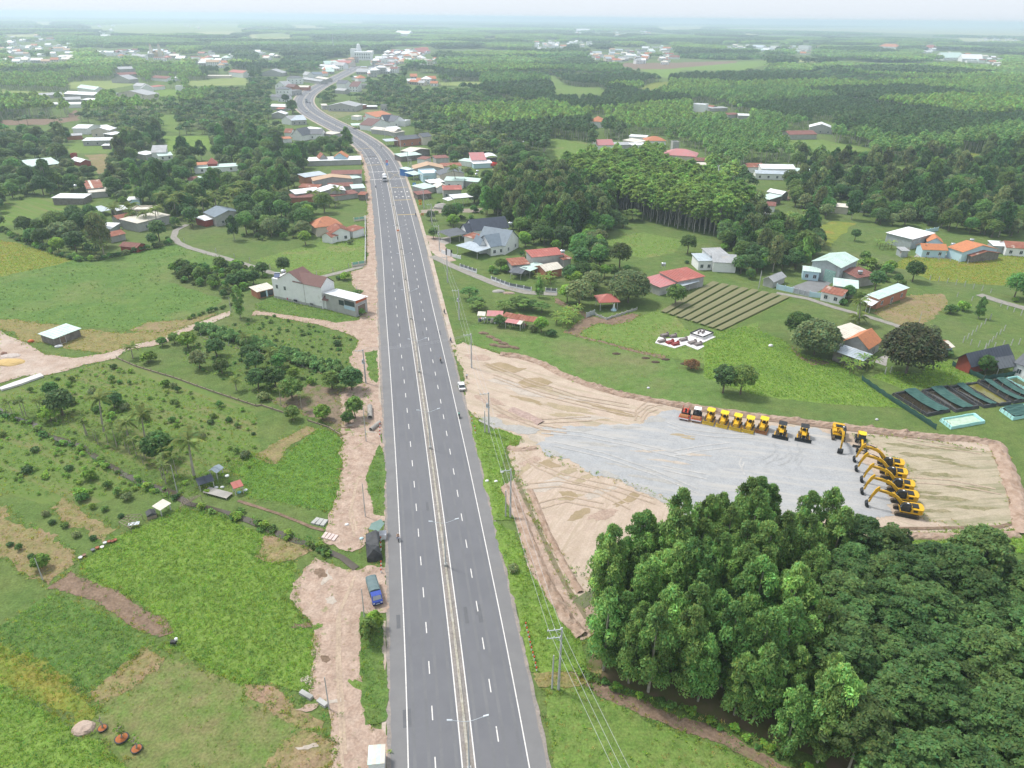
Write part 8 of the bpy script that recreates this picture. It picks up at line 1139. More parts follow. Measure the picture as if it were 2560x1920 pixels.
CNAME={'acacia':('acacia_tree','acacia tree'),'rubber':('rubber_tree','rubber tree'),'plantation':('plantation_tree','plantation tree'),'tall':('tall_tree','tall tree'),'broad':('broadleaf_tree','broadleaf tree'),'fruit':('fruit_tree','fruit tree'),'bigdark':('broadleaf_tree','broadleaf tree'),'biggrey':('broadleaf_tree','broadleaf tree'),'umbrella':('umbrella_tree','spreading tree'),'shrub':('shrub','shrub'),'cassava':('cassava_plant','cassava'),'red':('flowering_tree','flowering tree'),'burnt':('shrub','shrub'),'banana':('banana_plant','banana plant'),'palm':('coconut_palm','coconut palm'),'areca':('areca_palm','areca palm')}
NPL={}
def plant(kind,p,s=1.0,label=None,group=None,sz=None):
 nm,cat=CNAME[kind];NPL[kind]=NPL.get(kind,0)+1
 r=tag(empty(nm,(p[0],p[1],0),rnd.uniform(0,6.28)),label,cat,group);r.scale=(s,s,sz or s)
 if kind in('palm','areca'):
  tm,h,lean=rnd.choice(PALMS[:3]if s>=1 else PALMS[1:])if kind=='palm' else ARECA
  link('trunk',tm,r);n=18 if kind=='palm' else 8
  for k in range(n):
   f=link('frond',FRONDS[rnd.randrange(3)]if kind=='palm' else FRONDS[3],r,(lean,0,h-.1),k*2.4)
   f.rotation_euler=(0,rnd.uniform(-.75,.35),k*2.4)
 else:
  c,t=KINDS_[kind][rnd.randrange(len(KINDS_[kind]))];link(c.name.split('.')[0],c,r);link(t.name.split('.')[0],t,r)
 return r
def gridpts(poly_px,sp,jit=.45,rot=0.0,world=None,sy=None):
 P=np.array(world)if world is not None else np.array([(G(p).x,G(p).y)for p in poly_px]);sy=sy or sp
 c,s=math.cos(rot),math.sin(rot);Rm=np.array([[c,-s],[s,c]]);Q=P@Rm
 x,y=np.meshgrid(np.arange(Q[:,0].min(),Q[:,0].max()+sp,sp),np.arange(Q[:,1].min(),Q[:,1].max()+sy,sy))
 x=x.ravel()+ng.uniform(-jit,jit,x.size)*sp;y=y.ravel()+ng.uniform(-jit,jit,y.size)*sy
 ins=inpoly(x,y,[tuple(q)for q in Q]);W=np.stack([x[ins],y[ins]],1)@Rm.T
 return W[np.argsort(np.hypot(W[:,0],W[:,1]))]
def free(W,hs,pad=1.0):
 """which spots leave roads, yards and houses visible"""
 if len(W)==0:return np.zeros(0,bool)
 x,y=W[:,0],W[:,1];bad=np.zeros(len(W),bool)
 for z in hs:bad|=kept(*PXA(x,y,np.full(len(W),z)))
 return~bad
def inframe(W,z=6.0,m=120):
 px,py=PXA(W[:,0],W[:,1],np.zeros(len(W)));p2,q2=PXA(W[:,0],W[:,1],np.full(len(W),z));return(px>-m)&(px<2560+m)&(q2<1920+m/2)
WOOD_A=[(1560,1440),(1650,1415),(1740,1390),(1850,1335),(1930,1340),(2030,1380),(2066,1395),(2085,1435),(2030,1530),(2030,1660),(2010,1760),(2090,1850),(2060,1920),(1980,1895),(1900,1850),(1820,1815),(1700,1775),(1640,1745),(1560,1725),(1450,1700),(1470,1640),(1500,1560),(1515,1490)]
WOOD_B=[(2130,1430),(2150,1425),(2318,1445),(2560,1480),(2760,1510),(2760,2050),(2130,2100),(2090,1960),(2120,1860),(2040,1760),(2050,1660),(2050,1540)]
WA=gridpts(WOOD_A,3.5)
for q in WA:plant('acacia',q,rnd.uniform(.72,1.1),'tall feathery acacia in the dense stand beside the gravel yard','acacia stand beside the gravel yard')
for q in gridpts(WOOD_B,4.0):
 if inframe(q[None])[0]and rnd.random()<.95:plant('rubber',q,rnd.uniform(.8,1.14),'dark rubber tree with pale limbs in the lower right wood','rubber wood at lower right')
tag(link('forest_floor',(lambda mb:mb.mesh('forest_floor',mat('leaf_litter',(.15,.11,.075),(.10,.11,.04),.95,.5,5,spec=.05)))(MB().add([(x,y,.06)for x,y in[(G(p).x,G(p).y)for p in WOOD_A[:8]]+[(G(p).x,G(p).y)for p in[(2318,1445),(2560,1480),(2760,1510),(2760,2050),(2130,2100),(2060,1900),(1900,1840),(1700,1765),(1560,1715),(1460,1690),(1480,1630),(1510,1550),(1520,1490)]]],[tuple(range(21))]))),'shaded leaf litter under the woods','forest floor',None,'structure')
def T(kind,p,s,label,group=None,sz=None):plant(kind,G(p),s,label,group,sz)
for a in[('fruit',D2(1210,735),1.25,'left of the two mango trees by the sandy verge'),('fruit',D2(1385,748),1.45,'larger round mango tree right at the sandy verge'),('fruit',D2(1412,990),.95,'lone dark lollipop tree on the sandy verge',None,1.25),('fruit',D2(1130,1000),1.05,'layered green tree near the brown orchard corner'),('fruit',D2(1350,1040),.7,'thin pale sapling below the lollipop tree'),('fruit',D2(870,830),1.5,'wide grey green tree in the orchard middle'),('fruit',D2(722,740),1.3,'bright dense fruit tree in the orchard middle'),('fruit',D2(575,730),1.25,'yellowish fruit tree left of the bright dense one'),('fruit',D2(885,640),.85,'small bright fruit tree near the cassava row'),('fruit',D2(555,570),1.2,'silvery blue fruit tree in the orchard'),('fruit',D2(755,560),.95,'small round fruit tree below the short palm'),('fruit',D2(495,490),1.05,'dark fruit tree beside the cassava hedge'),('fruit',D2(215,450),1.2,'round dark fruit tree near the track'),('fruit',D2(262,600),1.05,'oval dark fruit tree standing on bare ground'),('fruit',D1(1625,380),1.3,'round dark tree beside the sandy track'),('fruit',D1(1510,340),.8,'small bright tree left of the round dark tree'),('fruit',D1(1405,365),.7,'low leafy tree by the track fence'),('shrub',D1(1290,505),1.7,'pale flowering bush inside the orchard fence'),('shrub',D2(1035,690),.9,'low round shrub between orchard trees'),('shrub',D2(620,830),1.3,'spreading shrub by the orchard fence'),('broad',D2(70,560),.75,'tall grey green bush at the orchard left'),('palm',D2(690,530),.8,'short coconut palm in the cassava row'),('palm',D2(480,375),.7,'young palm at the left end of the cassava row'),('palm',D2(385,745),.6,'drooping young palm by the orchard fence'),('palm',D1(1150,470),.7,'coconut palm at the fence corner beside the track'),('areca',D2(770,880),1,'slim areca palm by the orchard fence'),('areca',D2(948,910),1,'slim areca palm near the white red sheets'),('banana',D2(880,1010),1,'leafy clump behind the white and red sheets'),('fruit',D2(870,1000),.9,'low green tree behind the white and red sheets'),('shrub',D2(1260,355),1.2,'lone shrub at the grass edge by the dirt verge'),('palm',D1(1680,1500),1.25,'large coconut palm over the riverside huts'),('palm',D1(900,1110),1.0,'coconut palm among areca palms by the canal'),('palm',D1(1110,1160),.9,'coconut palm with drooping fronds beside the canal grove'),('palm',D1(1260,1190),.9,'coconut palm behind the dark canal tree'),('fruit',D1(1385,1340),1.6,'broad dark tree at the end of the canal grove'),('fruit',D1(545,960),1.5,'dark round tree at the upper canal bend'),('fruit',D1(440,1010),1.1,'green tree beside the upper canal'),('fruit',D1(990,900),1.0,'bright bush tree in the orchard row'),('fruit',D1(450,790),.9,'small orchard tree near the white tarp'),('acacia',C4(1900,1440),.8,'tall grey green tree beside the white house outbuilding'),('broad',E3(500,250),.85,'dark leafy tree behind the tall white house'),('shrub',E3(1340,330),1.5,'bushy tree behind the shop front'),('shrub',E3(1260,325),1.1,'low bush beside the bushy tree'),('umbrella',E3(1520,560),.55,'small spreading tree at the shop roof'),('shrub',E3(1575,820),1.0,'bright bush at the shop front corner'),('broad',C5(520,800),1.05,'round green tree in front of the orange roof house'),('shrub',C5(870,790),1.1,'garden shrub by the white gabled wing'),('broad',C6(960,1015),1.35,'bright green twin crowned tree by the garden gate'),('broad',C6(880,985),1.1,'darker tree beside the bright twin crowned tree'),('biggrey',C6(1300,985),1.05,'huge grey green tree beside the red shrine roof'),('broad',C6(1625,1005),1.0,'bright round tree at the corner of the netted rows'),('acacia',C6(685,950),.48,'pointed conical tree at the lane fence'),('umbrella',C6(205,960),.85,'flat topped spreading tree beside the power poles'),('fruit',C6(410,1150),.85,'round small tree in front of the market stalls'),('broad',C6(700,1190),.85,'leafy tree at the end of the market stalls'),('shrub',C6(770,1215),1.5,'low bush mass right of the market stalls'),('shrub',C6(640,1185),1.2,'bush close to the last market stall'),('bigdark',C7(1395,1475),1.0,'huge dark dome shaped tree beside the tiled farmhouse'),('biggrey',C7(760,1345),1.0,'broad spreading tree left of the tiled farmhouse'),('broad',C7(640,1250),1.25,'taller pale crown behind the spreading farm tree'),('broad',C7(130,1610),1.0,'dense roadside bush tree in the lawn above the rollers'),('broad',C7(250,1620),1.0,'darker half of the bush pair above the rollers'),('burnt',C6(1740,1445),.9,'burnt reddish bush in the open lawn'),('acacia',C7(1895,1095),.5,'small grey pine like tree in the right field'),('shrub',C7(1700,1060),1.9,'wide low shrub in the right field'),('shrub',C7(1790,1040),1.6,'leafy shrub beside the wide low shrub'),('broad',C7(1560,1245),.7,'dark bush behind the tin shed'),('fruit',E7(1690,500),1.1,'flowering frangipani tree before the navy roofed house'),('shrub',E7(1200,270),1.6,'shrub right of the tin shed'),('broad',C7(1440,840),.95,'dark tree at the field edge above the brick house'),('broad',C7(1180,900),.95,'brownish tree behind the orange brick house'),('fruit',C7(990,960),1.1,'bright tree between cottage and brick house'),('fruit',C7(1070,990),1.0,'bright bush beside the brick house porch'),('fruit',C7(1105,710),1.0,'dark bush right of the warehouse'),('shrub',C7(960,1000),1.3,'bush beside the rusty cottage'),('broad',C7(2140,960),1.0,'grey bush tree at the right edge lane'),('red',E2(1850,215),.8,'bright red flowering tree beside the arched shed'),('palm',E2(1330,480),1.25,'tall coconut palm by the white roofed houses'),('fruit',E2(1015,1195),1.0,'small round tree beside the power poles and carport'),('shrub',D6(520,930),1.25,'tall bush on the grass verge below the blue truck',None,2.0),('shrub',D6(545,860),1.1,'upper half of the verge bush below the blue truck',None,1.9),('shrub',D6(1345,525),.8,'bluish bush at the edge of the dirt bank'),('fruit',D5(258,440),.75,'yellow green small tree in the lower left orchard'),('acacia',E1(1040,1195),.55,'conical tree at the left edge of the highway bend'),('broad',E1(190,650),1.4,'round tree at the inner bend by the houses'),('broad',E1(285,800),1.4,'round tree beside the bend asphalt'),('umbrella',C6(1330,420),1.3,'bright spreading tree at the plantation corner'),('acacia',C2(1775,925),.75,'conical tree standing in the right clearing'),('broad',C7(1040,560),.7,'lone bush in the yellow clearing')]:T(*a)
SHRUBS=[D1(310,1275),D1(600,1435),D1(390,1505),D1(780,1515),D1(240,1455),D1(930,1590),D1(30,1145),D1(1020,1650),D1(710,1665),D1(1100,1690),D5(505,30),D5(65,305),D5(190,378),D5(567,75),D5(467,248),D5(640,90),D5(280,120),D5(400,190),D5(320,170),D5(120,330),D5(570,265),D5(740,130)]
for i,p in enumerate(SHRUBS):plant('shrub',G(p),.55+(.75 if i<11 else .1)*rnd.random(),'low round fruit bush in the lower left plot','fruit bushes of the lower left plot')
for q in gridpts(D1([(0,820),(300,720),(560,600),(900,520),(1050,560),(1500,720),(2050,900),(2200,1000),(2200,1330),(1950,1350),(1500,1130),(1000,1000),(600,930),(200,900)]),3.0,.25,math.atan2(_d.y,_d.x),None,6.8):
 if rnd.random()<.5:plant('shrub',q,rnd.uniform(.4,1.0),'leafy sapling in the weedy orchard rows','saplings of the weedy orchard')
for pl,n,k in((D1([(60,960),(200,960),(340,940),(480,1010)]),7,'areca'),(D1([(700,1120),(860,1200),(1050,1260),(1240,1400)]),13,'areca'),(D1([(1380,1400),(1480,1500),(1380,1560)]),5,'areca')):
 for i in range(n):
  f=i/(n-1)*(len(pl)-1);j=min(int(f),len(pl)-2);g=G(pl[j]).lerp(G(pl[j+1]),f-j);plant(k,(g.x+rnd.uniform(-1.2,1.2),g.y+rnd.uniform(-1.2,1.2)),rnd.uniform(.75,1.1),'slender areca palm along the muddy canal','areca palms along the canal')
def along(pl,sp,jit):
 P=resample([G(p)for p in pl],sp,False);return[(p.x+rnd.uniform(-jit,jit),p.y+rnd.uniform(-jit,jit))for p in P]
for off in(0,28,52):
 for q in along([(x,y+off/3.456)for x,y in D2([(60,205),(250,245),(400,295),(600,350),(800,430),(1000,500),(1120,540),(1250,540)])],1.9,.5):plant('cassava',q,rnd.uniform(.8,1.2),'bluish green cassava in the long hedge row','cassava hedge rows')
for q in along(C4([(0,740),(150,820),(300,880),(560,970),(640,985),(800,980),(1100,910),(1350,860)]),1.7,.7):plant('shrub',q,rnd.uniform(.7,1.3),'bushy hedge plant along the meadow edge','hedge along the meadow')
for q in along(D1([(1640,130),(1750,90),(1990,15)]),1.6,.5):plant('shrub',q,rnd.uniform(.5,.8),'low hedge plant above the sandy track','hedge above the sandy track')
for q in gridpts(C4([(1330,1070),(1500,1050),(1900,1000),(2120,1120),(2000,1190),(1780,1290),(1700,1220),(1450,1170)]),2.5):
 if rnd.random()<.8:plant(rnd.choice(('shrub','shrub','shrub','fruit')),q,rnd.uniform(.7,1.2),'dense bush in the thicket beside the meadow','thicket beside the meadow')
for poly,sp,lb,gp in((C6([(790,1100),(850,1060),(960,1060),(960,1110),(880,1180),(800,1180)]),2.4,'banana plant in the clump by the brown path','bananas by the brown path'),(C7([(450,470),(560,410),(700,380),(830,420),(780,480),(600,500)]),3.6,'banana plant in the bright grove above the warehouse','banana grove above the warehouse'),(C7([(900,1450),(960,1400),(1100,1420),(1190,1440),(1100,1500),(950,1510)]),2.6,'banana plant beside the tiled farmhouse yard','bananas at the farmhouse yard'),(C7([(250,620),(340,600),(450,650),(400,690),(280,670)]),3.2,'banana plant among the trees left of the warehouse','bananas left of the warehouse'),(C6([(640,860),(760,870),(800,840),(720,820)]),2.8,'banana plant inside the lane garden','bananas of the lane garden'),(C7([(1030,750),(1200,730),(1290,770),(1150,790)]),3.2,'banana plant right of the warehouse','bananas right of the warehouse'),(C6([(930,640),(1060,620),(1100,720),(980,740)]),3.4,'banana plant behind the concrete farmhouse','bananas behind the concrete farmhouse'),(C4([(640,840),(900,880),(820,930),(640,930)]),3.2,'banana plant beside the meadow hedge','bananas beside the meadow hedge'),(C4([(1480,680),(1560,700),(1520,760)]),3,'banana plant at the lane bend','bananas at the lane bend'),(C7([(1190,590),(1300,590),(1290,620),(1200,620)]),3,'banana plant below the bulky white shed','bananas below the white shed')):
 for q in gridpts(poly,sp):plant('banana',q,rnd.uniform(.85,1.25),lb,gp)
for q in gridpts(C6([(240,1000),(400,1010),(640,1020),(760,1050),(740,1080),(500,1040),(330,1040),(180,1060)]),4.5):plant('umbrella',q,rnd.uniform(.7,.95),'spreading tree behind the roadside market stalls','spreading trees behind the stalls')
for poly,n,lb in((C4([(1180,540),(1500,560),(1750,560),(1900,470),(2212,500),(2212,640),(1500,640),(1300,720)]),26,'coconut palm in the grove left of the highway'),(C4([(560,560),(700,640),(1400,690),(1250,760)]),6,'coconut palm beside the cream roofed house'),(C5([(380,440),(640,480),(860,470),(700,520)]),7,'coconut palm below the maroon lean-to roofs'),(C2([(1000,960),(1700,930),(1500,1000),(1100,1000)]),8,'coconut palm right of the highway shops'),(C1([(700,780),(950,840),(800,1000)]),6,'coconut palm by the far left terrace house'),(C7([(860,1120),(1100,1120),(1050,1150)]),2,'small palm above the tiled farmhouse')):
 for i in range(n):
  q=gridpts(poly,3.0);q=q[rnd.randrange(len(q))]if len(q)else G(poly[0]);plant('palm',q,rnd.uniform(.9,1.25),lb,lb.replace('coconut palm','coconut palms').replace('small palm','small palms'))
ZONES=[(C4([(-60,20),(700,0),(2212,0),(2780,60),(2890,400),(2880,600),(2700,590),(2540,640),(2420,760),(2440,820),(2212,830),(1900,850),(1500,720),(1420,740),(1360,870),(1050,900),(900,960),(560,950),(300,880),(150,800),(-60,740)]),5.4,(('broad',.46),('shrub',.3),('tall',.04),('fruit',.2)),'the mixed grove left of the highway'),(C6([(-110,-60),(-30,330),(20,480),(150,640),(470,700),(560,640),(640,600),(900,640),(1000,880),(1060,900),(1400,760),(1800,740),(1780,860),(2050,820),(2212,830),(2212,530),(1900,540),(1600,480),(1400,430),(1180,330),(900,100),(600,-60)]),5.2,(('broad',.56),('shrub',.26),('fruit',.18)),'the grove between villas and plantation'),(C7([(-20,560),(100,500),(330,440),(470,460),(600,500),(860,520),(870,620),(700,780),(560,780),(430,800),(250,780),(-20,830)]),5.0,(('broad',.85),('tall',.15)),'the dense grove left of the warehouse'),(C7([(480,60),(2260,-20),(2260,520),(1950,545),(1500,455),(1250,455),(1050,420),(860,410),(620,340),(540,300)]),5.6,(('broad',.7),('tall',.15),('shrub',.15)),'the grove behind the white shed'),(C7([(1030,700),(1300,760),(1560,840),(2000,900),(2260,960),(2260,1010),(1900,930),(1560,870),(1420,880),(1180,850)]),4.6,(('shrub',.55),('fruit',.45)),'the hedge above the lane on the right'),(C6([(100,760),(240,690),(600,640),(620,780),(480,820),(380,800),(280,790)]),3.4,(('shrub',.75),('fruit',.25)),'the garden behind the lane fence'),(C6([(640,800),(820,780),(1100,880),(1050,960),(900,940),(830,880)]),4.2,(('broad',.6),('shrub',.4)),'the garden trees along the lane fence'),(C5([(1490,520),(1640,500),(1900,540),(1880,600),(1620,640),(1480,640)]),4.0,(('shrub',.7),('fruit',.3)),'the scrub above the navy villa')]
POOL=[]
keep(C6([(1200,270),(1400,320),(1600,370),(1900,420),(1935,530),(1850,545),(1600,490),(1400,430),(1220,370)]));keep(C6([(1120,540),(1280,470),(1420,490),(1740,570),(1620,650),(1400,690),(1250,650)]))
for poly,sp,mix,where in ZONES:
 W=gridpts(poly,sp);hs=(0,3.0,5.5)
 W=W[free(W,hs)]
 for q in W:
  k=rnd.random();kind=mix[-1][0];acc=0
  for kk,pr in mix:
   acc+=pr
   if k<acc:kind=kk;break
  POOL.append((math.hypot(*q),kind,tuple(q),where))
W=gridpts(C6([(310,420),(480,440),(700,540),(1000,560),(1190,450),(1200,330),(900,230),(500,200),(330,280)]),4.4);W=W[free(W,(0,4))]
POOL+=[(math.hypot(*q),'tall',tuple(q),'the dark tall wood behind the villas')for q in W]
W=gridpts([(1400,440),(1500,440),(1620,430),(1770,488),(1870,560),(1800,594),(1679,571),(1606,551),(1537,520),(1470,490)],2.9,.18,.35,None,3.9)
POOL+=[(math.hypot(*q),'plantation',tuple(q),'the regular rubber plantation with pale trunks')for q in W]
POOL.sort(key=lambda t:t[0]);LIM={'broad':250,'tall':200,'plantation':240,'shrub':285,'fruit':200}
nick={'broad':'leafy green tree','tall':'tall upright tree','plantation':'slim pale trunked tree','shrub':'rounded shrub','fruit':'low dense tree'}
REST=[]
for d,kind,q,where in POOL:
 if NPL.get(kind,0)<LIM[kind]and inframe(np.array([q]))[0]:plant(kind,q,rnd.uniform(.75,1.2),f'{nick[kind]} in {where}',f'{nick[kind]}s in {where}')
 else:REST.append((kind,q))
print('plants',NPL,'rest',len(REST))
PROTO=bpy.data.collections.new('tree_kinds')
def proto_set(name,meshes):
 c=bpy.data.collections.new(name)
 for i,ms in enumerate(meshes):
  ms=ms if isinstance(ms,(list,tuple))else[ms]
  o=bpy.data.objects.new(f'{name}_{i:02d}',ms[0])
  if len(ms)>1:
   bm=bmesh.new();mats=[]
   for m in ms:
    n0=len(bm.faces);bm.from_mesh(m);bm.faces.ensure_lookup_table()
    for f in bm.faces[n0:]:f.material_index=len(mats)
    mats.append(m.materials[0])
   me=bpy.data.meshes.new(f'{name}_{i:02d}');bm.to_mesh(me);bm.free();[me.materials.append(m)for m in mats];o=bpy.data.objects.new(f'{name}_{i:02d}',me)
  c.objects.link(o)
 return c
def scatter(name,pos,idx,rot,scl,coll,label,cat,mat_=None):
 me=bpy.data.meshes.new(name);n=len(pos);me.vertices.add(n);me.vertices.foreach_set('co',np.asarray(pos,np.float32).ravel())
 a=me.attributes.new('idx','INT','POINT');a.data.foreach_set('value',np.asarray(idx,np.int32));a=me.attributes.new('rot','FLOAT','POINT');a.data.foreach_set('value',np.asarray(rot,np.float32))
 a=me.attributes.new('scl','FLOAT_VECTOR','POINT');a.data.foreach_set('vector',np.asarray(scl,np.float32).ravel())
 o=link(name,me);g=bpy.data.node_groups.new('scatter_'+name,'GeometryNodeTree')
 g.interface.new_socket('Geometry',in_out='INPUT',socket_type='NodeSocketGeometry');g.interface.new_socket('Geometry',in_out='OUTPUT',socket_type='NodeSocketGeometry')
 N=g.nodes;L=g.links;gi=N.new('NodeGroupInput');go=N.new('NodeGroupOutput');ip=N.new('GeometryNodeInstanceOnPoints');ci=N.new('GeometryNodeCollectionInfo')
 ci.inputs['Collection'].default_value=coll;ci.inputs['Separate Children'].default_value=True;ci.inputs['Reset Children'].default_value=True
 def attr(nm,tp):x=N.new('GeometryNodeInputNamedAttribute');x.data_type=tp;x.inputs['Name'].default_value=nm;return x.outputs['Attribute']
 cx=N.new('ShaderNodeCombineXYZ');L.new(attr('rot','FLOAT'),cx.inputs[2])
 L.new(gi.outputs[0],ip.inputs['Points']);L.new(ci.outputs[0],ip.inputs['Instance']);ip.inputs['Pick Instance'].default_value=True
 L.new(attr('idx','INT'),ip.inputs['Instance Index']);L.new(cx.outputs[0],ip.inputs['Rotation']);L.new(attr('scl','FLOAT_VECTOR'),ip.inputs['Scale']);L.new(ip.outputs[0],go.inputs[0])
 md=o.modifiers.new('scatter','NODES');md.node_group=g
 return tag(o,label,cat,None,'stuff')
far_kinds=proto_set('far_tree',[[*KINDS_['broad'][0]],[*KINDS_['broad'][1]],[*KINDS_['broad'][3]],[*KINDS_['broad'][5]],[*KINDS_['tall'][0]],[*KINDS_['tall'][1]],[*KINDS_['plantation'][0]],[*KINDS_['plantation'][1]],[*KINDS_['shrub'][0]],[*KINDS_['fruit'][0]],[*KINDS_['tall'][3]]])
IDX={'broad':(0,1,2,3),'tall':(4,5,10),'plantation':(6,7),'shrub':(8,),'fruit':(9,)}
pos,idx=[],[]
for kind,q in REST:pos.append((q[0],q[1],0));idx.append(rnd.choice(IDX[kind]))
def mk_far(h,r,m,trunk=True):
 cent,rad=[],[]
 for i in range(9):a=2.4*i;q=math.sqrt(i/9)*.75;cent.append((r*q*math.cos(a),r*q*math.sin(a),h*(.8-.22*q)));rad.append((r*.42,r*.42,h*.16))
 C,N,S,T_=lobes_leaves(np.array(cent),np.array(rad),30,.95,.35,.5);mb=MB();mb.tube([(0,0,0),(0,0,h*.75)],[.2,.12],4)
 return[leafmesh('crown',C,N,S,T_,m,1.4),mb.mesh('trunk',m_barkw if trunk else m_bark2)]
FAR=[mk_far(13,3.2,m_lf_pl),mk_far(12,3.0,m_lf_pl),mk_far(12,3.3,m_lf_rb),mk_far(11,3.4,m_lf_rb),mk_far(14,3.4,m_lf_ac),mk_far(12,3.2,m_lf_ac),mk_far(9,3.8,m_lf_br,False),mk_far(7,3.4,m_lf_gy,False),mk_far(8,3.6,m_lf_dk,False)]
def patch(kinds,size,n,leaf):
 C,N,S,T_=[],[],[],[]
 for i in range(n):
  h,r,tn=kinds[i%len(kinds)];x,y=ng.uniform(-.5,.5,2)*size;h*=ng.uniform(.85,1.15)
  a,b,c_,d=lobes_leaves(np.array([(x,y,h-r*.7),(x+r*.4,y,h-r*1.2)]),np.array([(r,r,r*.7)]*2),9,leaf,.5,.4);C.append(a);N.append(b);S.append(c_);T_.append(d*np.array(tn))
 return[np.concatenate(q)for q in(C,N,S,T_)]
PATCH=[leafmesh('patch',*patch([(11,4,(1,1,1))],34,34,2.6),m_lf_pl),leafmesh('patch',*patch([(11,4,(1,1,1)),(13,4,(.9,.9,.9))],34,34,2.6),m_lf_rb),leafmesh('patch',*patch([(12,3.6,(1,1,1))],34,36,2.4),m_lf_ac),leafmesh('patch',*patch([(8,4.5,(1,1,1)),(6,4,(1.2,1.1,1)),(10,4,(.8,.85,.8))],34,26,2.6),m_lf_br)]
PATCH2=[leafmesh('patch',*patch([(11,8,(1,1,1))],120,60,7),m)for m in(m_lf_pl,m_lf_rb,m_lf_br)]
def cells(x,y):
 """block structure of the plain: returns cell id hash in 0..1 for each point"""
 s,c=math.sin(.5),math.cos(.5);u=(x*c+y*s);v=(-x*s+y*c)
 u=u+45*np.sin(v/160.0);v=v+40*np.sin(u/210.0+1)
 i=np.floor(u/190.0);j=np.floor(v/130.0+.5*(i%2));h=np.sin(i*127.1+j*311.7)*43758.5453;return h-np.floor(h)
def ringpts(d0,d1,sp):
 y,x=np.meshgrid(np.arange(0,d1,sp),np.arange(-d1*.8,d1*.8,sp),indexing='ij');x=x.ravel()+ng.uniform(-.45,.45,x.size)*sp;y=y.ravel()+ng.uniform(-.45,.45,y.size)*sp
 d=np.hypot(x,y);k=(d>=d0)&(d<d1)&(np.abs(x)<y*.78+30);return np.stack([x[k],y[k]],1)
def offroad(W,lim):
 k=np.ones(len(W),bool)
 for i in range(0,len(cx),2):k&=(W[:,0]-cx[i])**2+(W[:,1]-cyy[i])**2>lim**2
 return k
ZB=[[(G(p).x,G(p).y)for p in z[0]]for z in ZONES]+[[(G(p).x,G(p).y)for p in[(1400,440),(1500,440),(1620,430),(1770,488),(1870,560),(1800,594),(1679,571),(1606,551),(1537,520),(1470,490)]]]
W=ringpts(420,1500,6.2);W=W[offroad(W,17)];W=W[free(W,(0,5.0,9.0))]
k=np.ones(len(W),bool)
for z in ZB:k&=~inpoly(W[:,0],W[:,1],z)
W=W[k];hsh=cells(W[:,0],W[:,1]);dd=np.hypot(W[:,0],W[:,1]);near_road=np.abs(W[:,0]-np.interp(W[:,1],cyy,cx))<110
typ=np.where(near_road,3,np.where(hsh<.34,0,np.where(hsh<.60,1,np.where(hsh<.80,2,3))));left=W[:,0]<np.interp(W[:,1],cyy,cx)-30
typ=np.where(left&(dd<800)&(hsh>.2),3,typ)
keepp=ng.random(len(W))<np.where(typ==3,np.where(left,.6,.72),np.where(hsh>.785,0.05,.96));W,typ,hsh=W[keepp],typ[keepp],hsh[keepp]
base=len(pos);ch=ng.integers(0,2,len(W));ch3=ng.integers(0,3,len(W));fi=np.where(typ==0,ch,np.where(typ==1,2+ch,np.where(typ==2,4+ch,6+ch3)))
sc=(.78+.4*np.mod(hsh*17.3,1))*ng.uniform(.88,1.12,len(W));sc=np.where(typ==3,ng.uniform(.55,1.25,len(W)),sc)
scatter('grove',pos,idx,ng.uniform(0,6.28,len(pos)),np.repeat(ng.uniform(.75,1.2,(len(pos),1)),3,1),far_kinds,'more trees of the groves behind the nearest ones','grove')
farc=proto_set('wood_tree',FAR)
scatter('far_wood',np.concatenate([W,np.zeros((len(W),1))],1),fi,ng.uniform(0,6.28,len(W)),np.repeat(sc[:,None],3,1),farc,'blocks of plantation and woodland reaching across the plain','woodland')
W=ringpts(1500,4600,27);W=W[offroad(W,30)];W=W[free(W,(0,6.0,12.0))];hsh=cells(W[:,0]*.7,W[:,1]*.7);k=hsh<.86;W,hsh=W[k],hsh[k]
patc=proto_set('wood_patch',PATCH);fi=np.where(hsh<.33,0,np.where(hsh<.58,1,np.where(hsh<.74,2,3)))
scatter('distant_wood',np.concatenate([W,np.zeros((len(W),1))],1),fi,ng.uniform(0,6.28,len(W)),np.repeat((.75+.5*np.mod(hsh*13.7,1))[:,None],3,1)*np.array([1,1,1.]),patc,'hazy woods far across the plain','woodland')
W=ringpts(4600,15000,95);W=W[free(W,(0,8.0,14.0))];hsh=cells(W[:,0]*.25,W[:,1]*.12);k=hsh<.64;W,hsh=W[k],hsh[k]
patc2=proto_set('horizon_patch',PATCH2);fi=np.where(hsh<.25,0,np.where(hsh<.45,1,2))
scatter('horizon_wood',np.concatenate([W,np.zeros((len(W),1))],1),fi,ng.uniform(0,6.28,len(W)),np.ones((len(W),3)),patc2,'faint woods fading out at the horizon','woodland')
def mk_tuft(n,h,sp,m,lean=.5):
 C,N,T_,S=[],[],[],[]
 for i in range(n):
  a=rnd.uniform(0,6.28);d=np.array([math.cos(a),math.sin(a),0]);l=rnd.uniform(.2,lean);t=d*l+np.array([0,0,.75]);hh=h*rnd.uniform(.6,1.1)
  C.append(d*rnd.uniform(0,sp)+t/np.linalg.norm(t)*hh/2);T_.append(t);N.append(-d*.5+np.array([0,0,1.]));S.append(hh/3.2)
 return leafmesh('tuft',np.array(C),np.array(N),np.array(S),tints(n,.2,.2),m,3.2,np.array(T_))
m_blade=leafmat('grass_blade',(.108,.2,.035),.8,.35);m_blade2=leafmat('grass_blade_dry',(.20,.18,.07),.6,.3);m_blade3=leafmat('weed_leaf',(.075,.155,.034),.8,.3);m_blade4=leafmat('grass_blade_yellow',(.17,.2,.035),.6,.35)
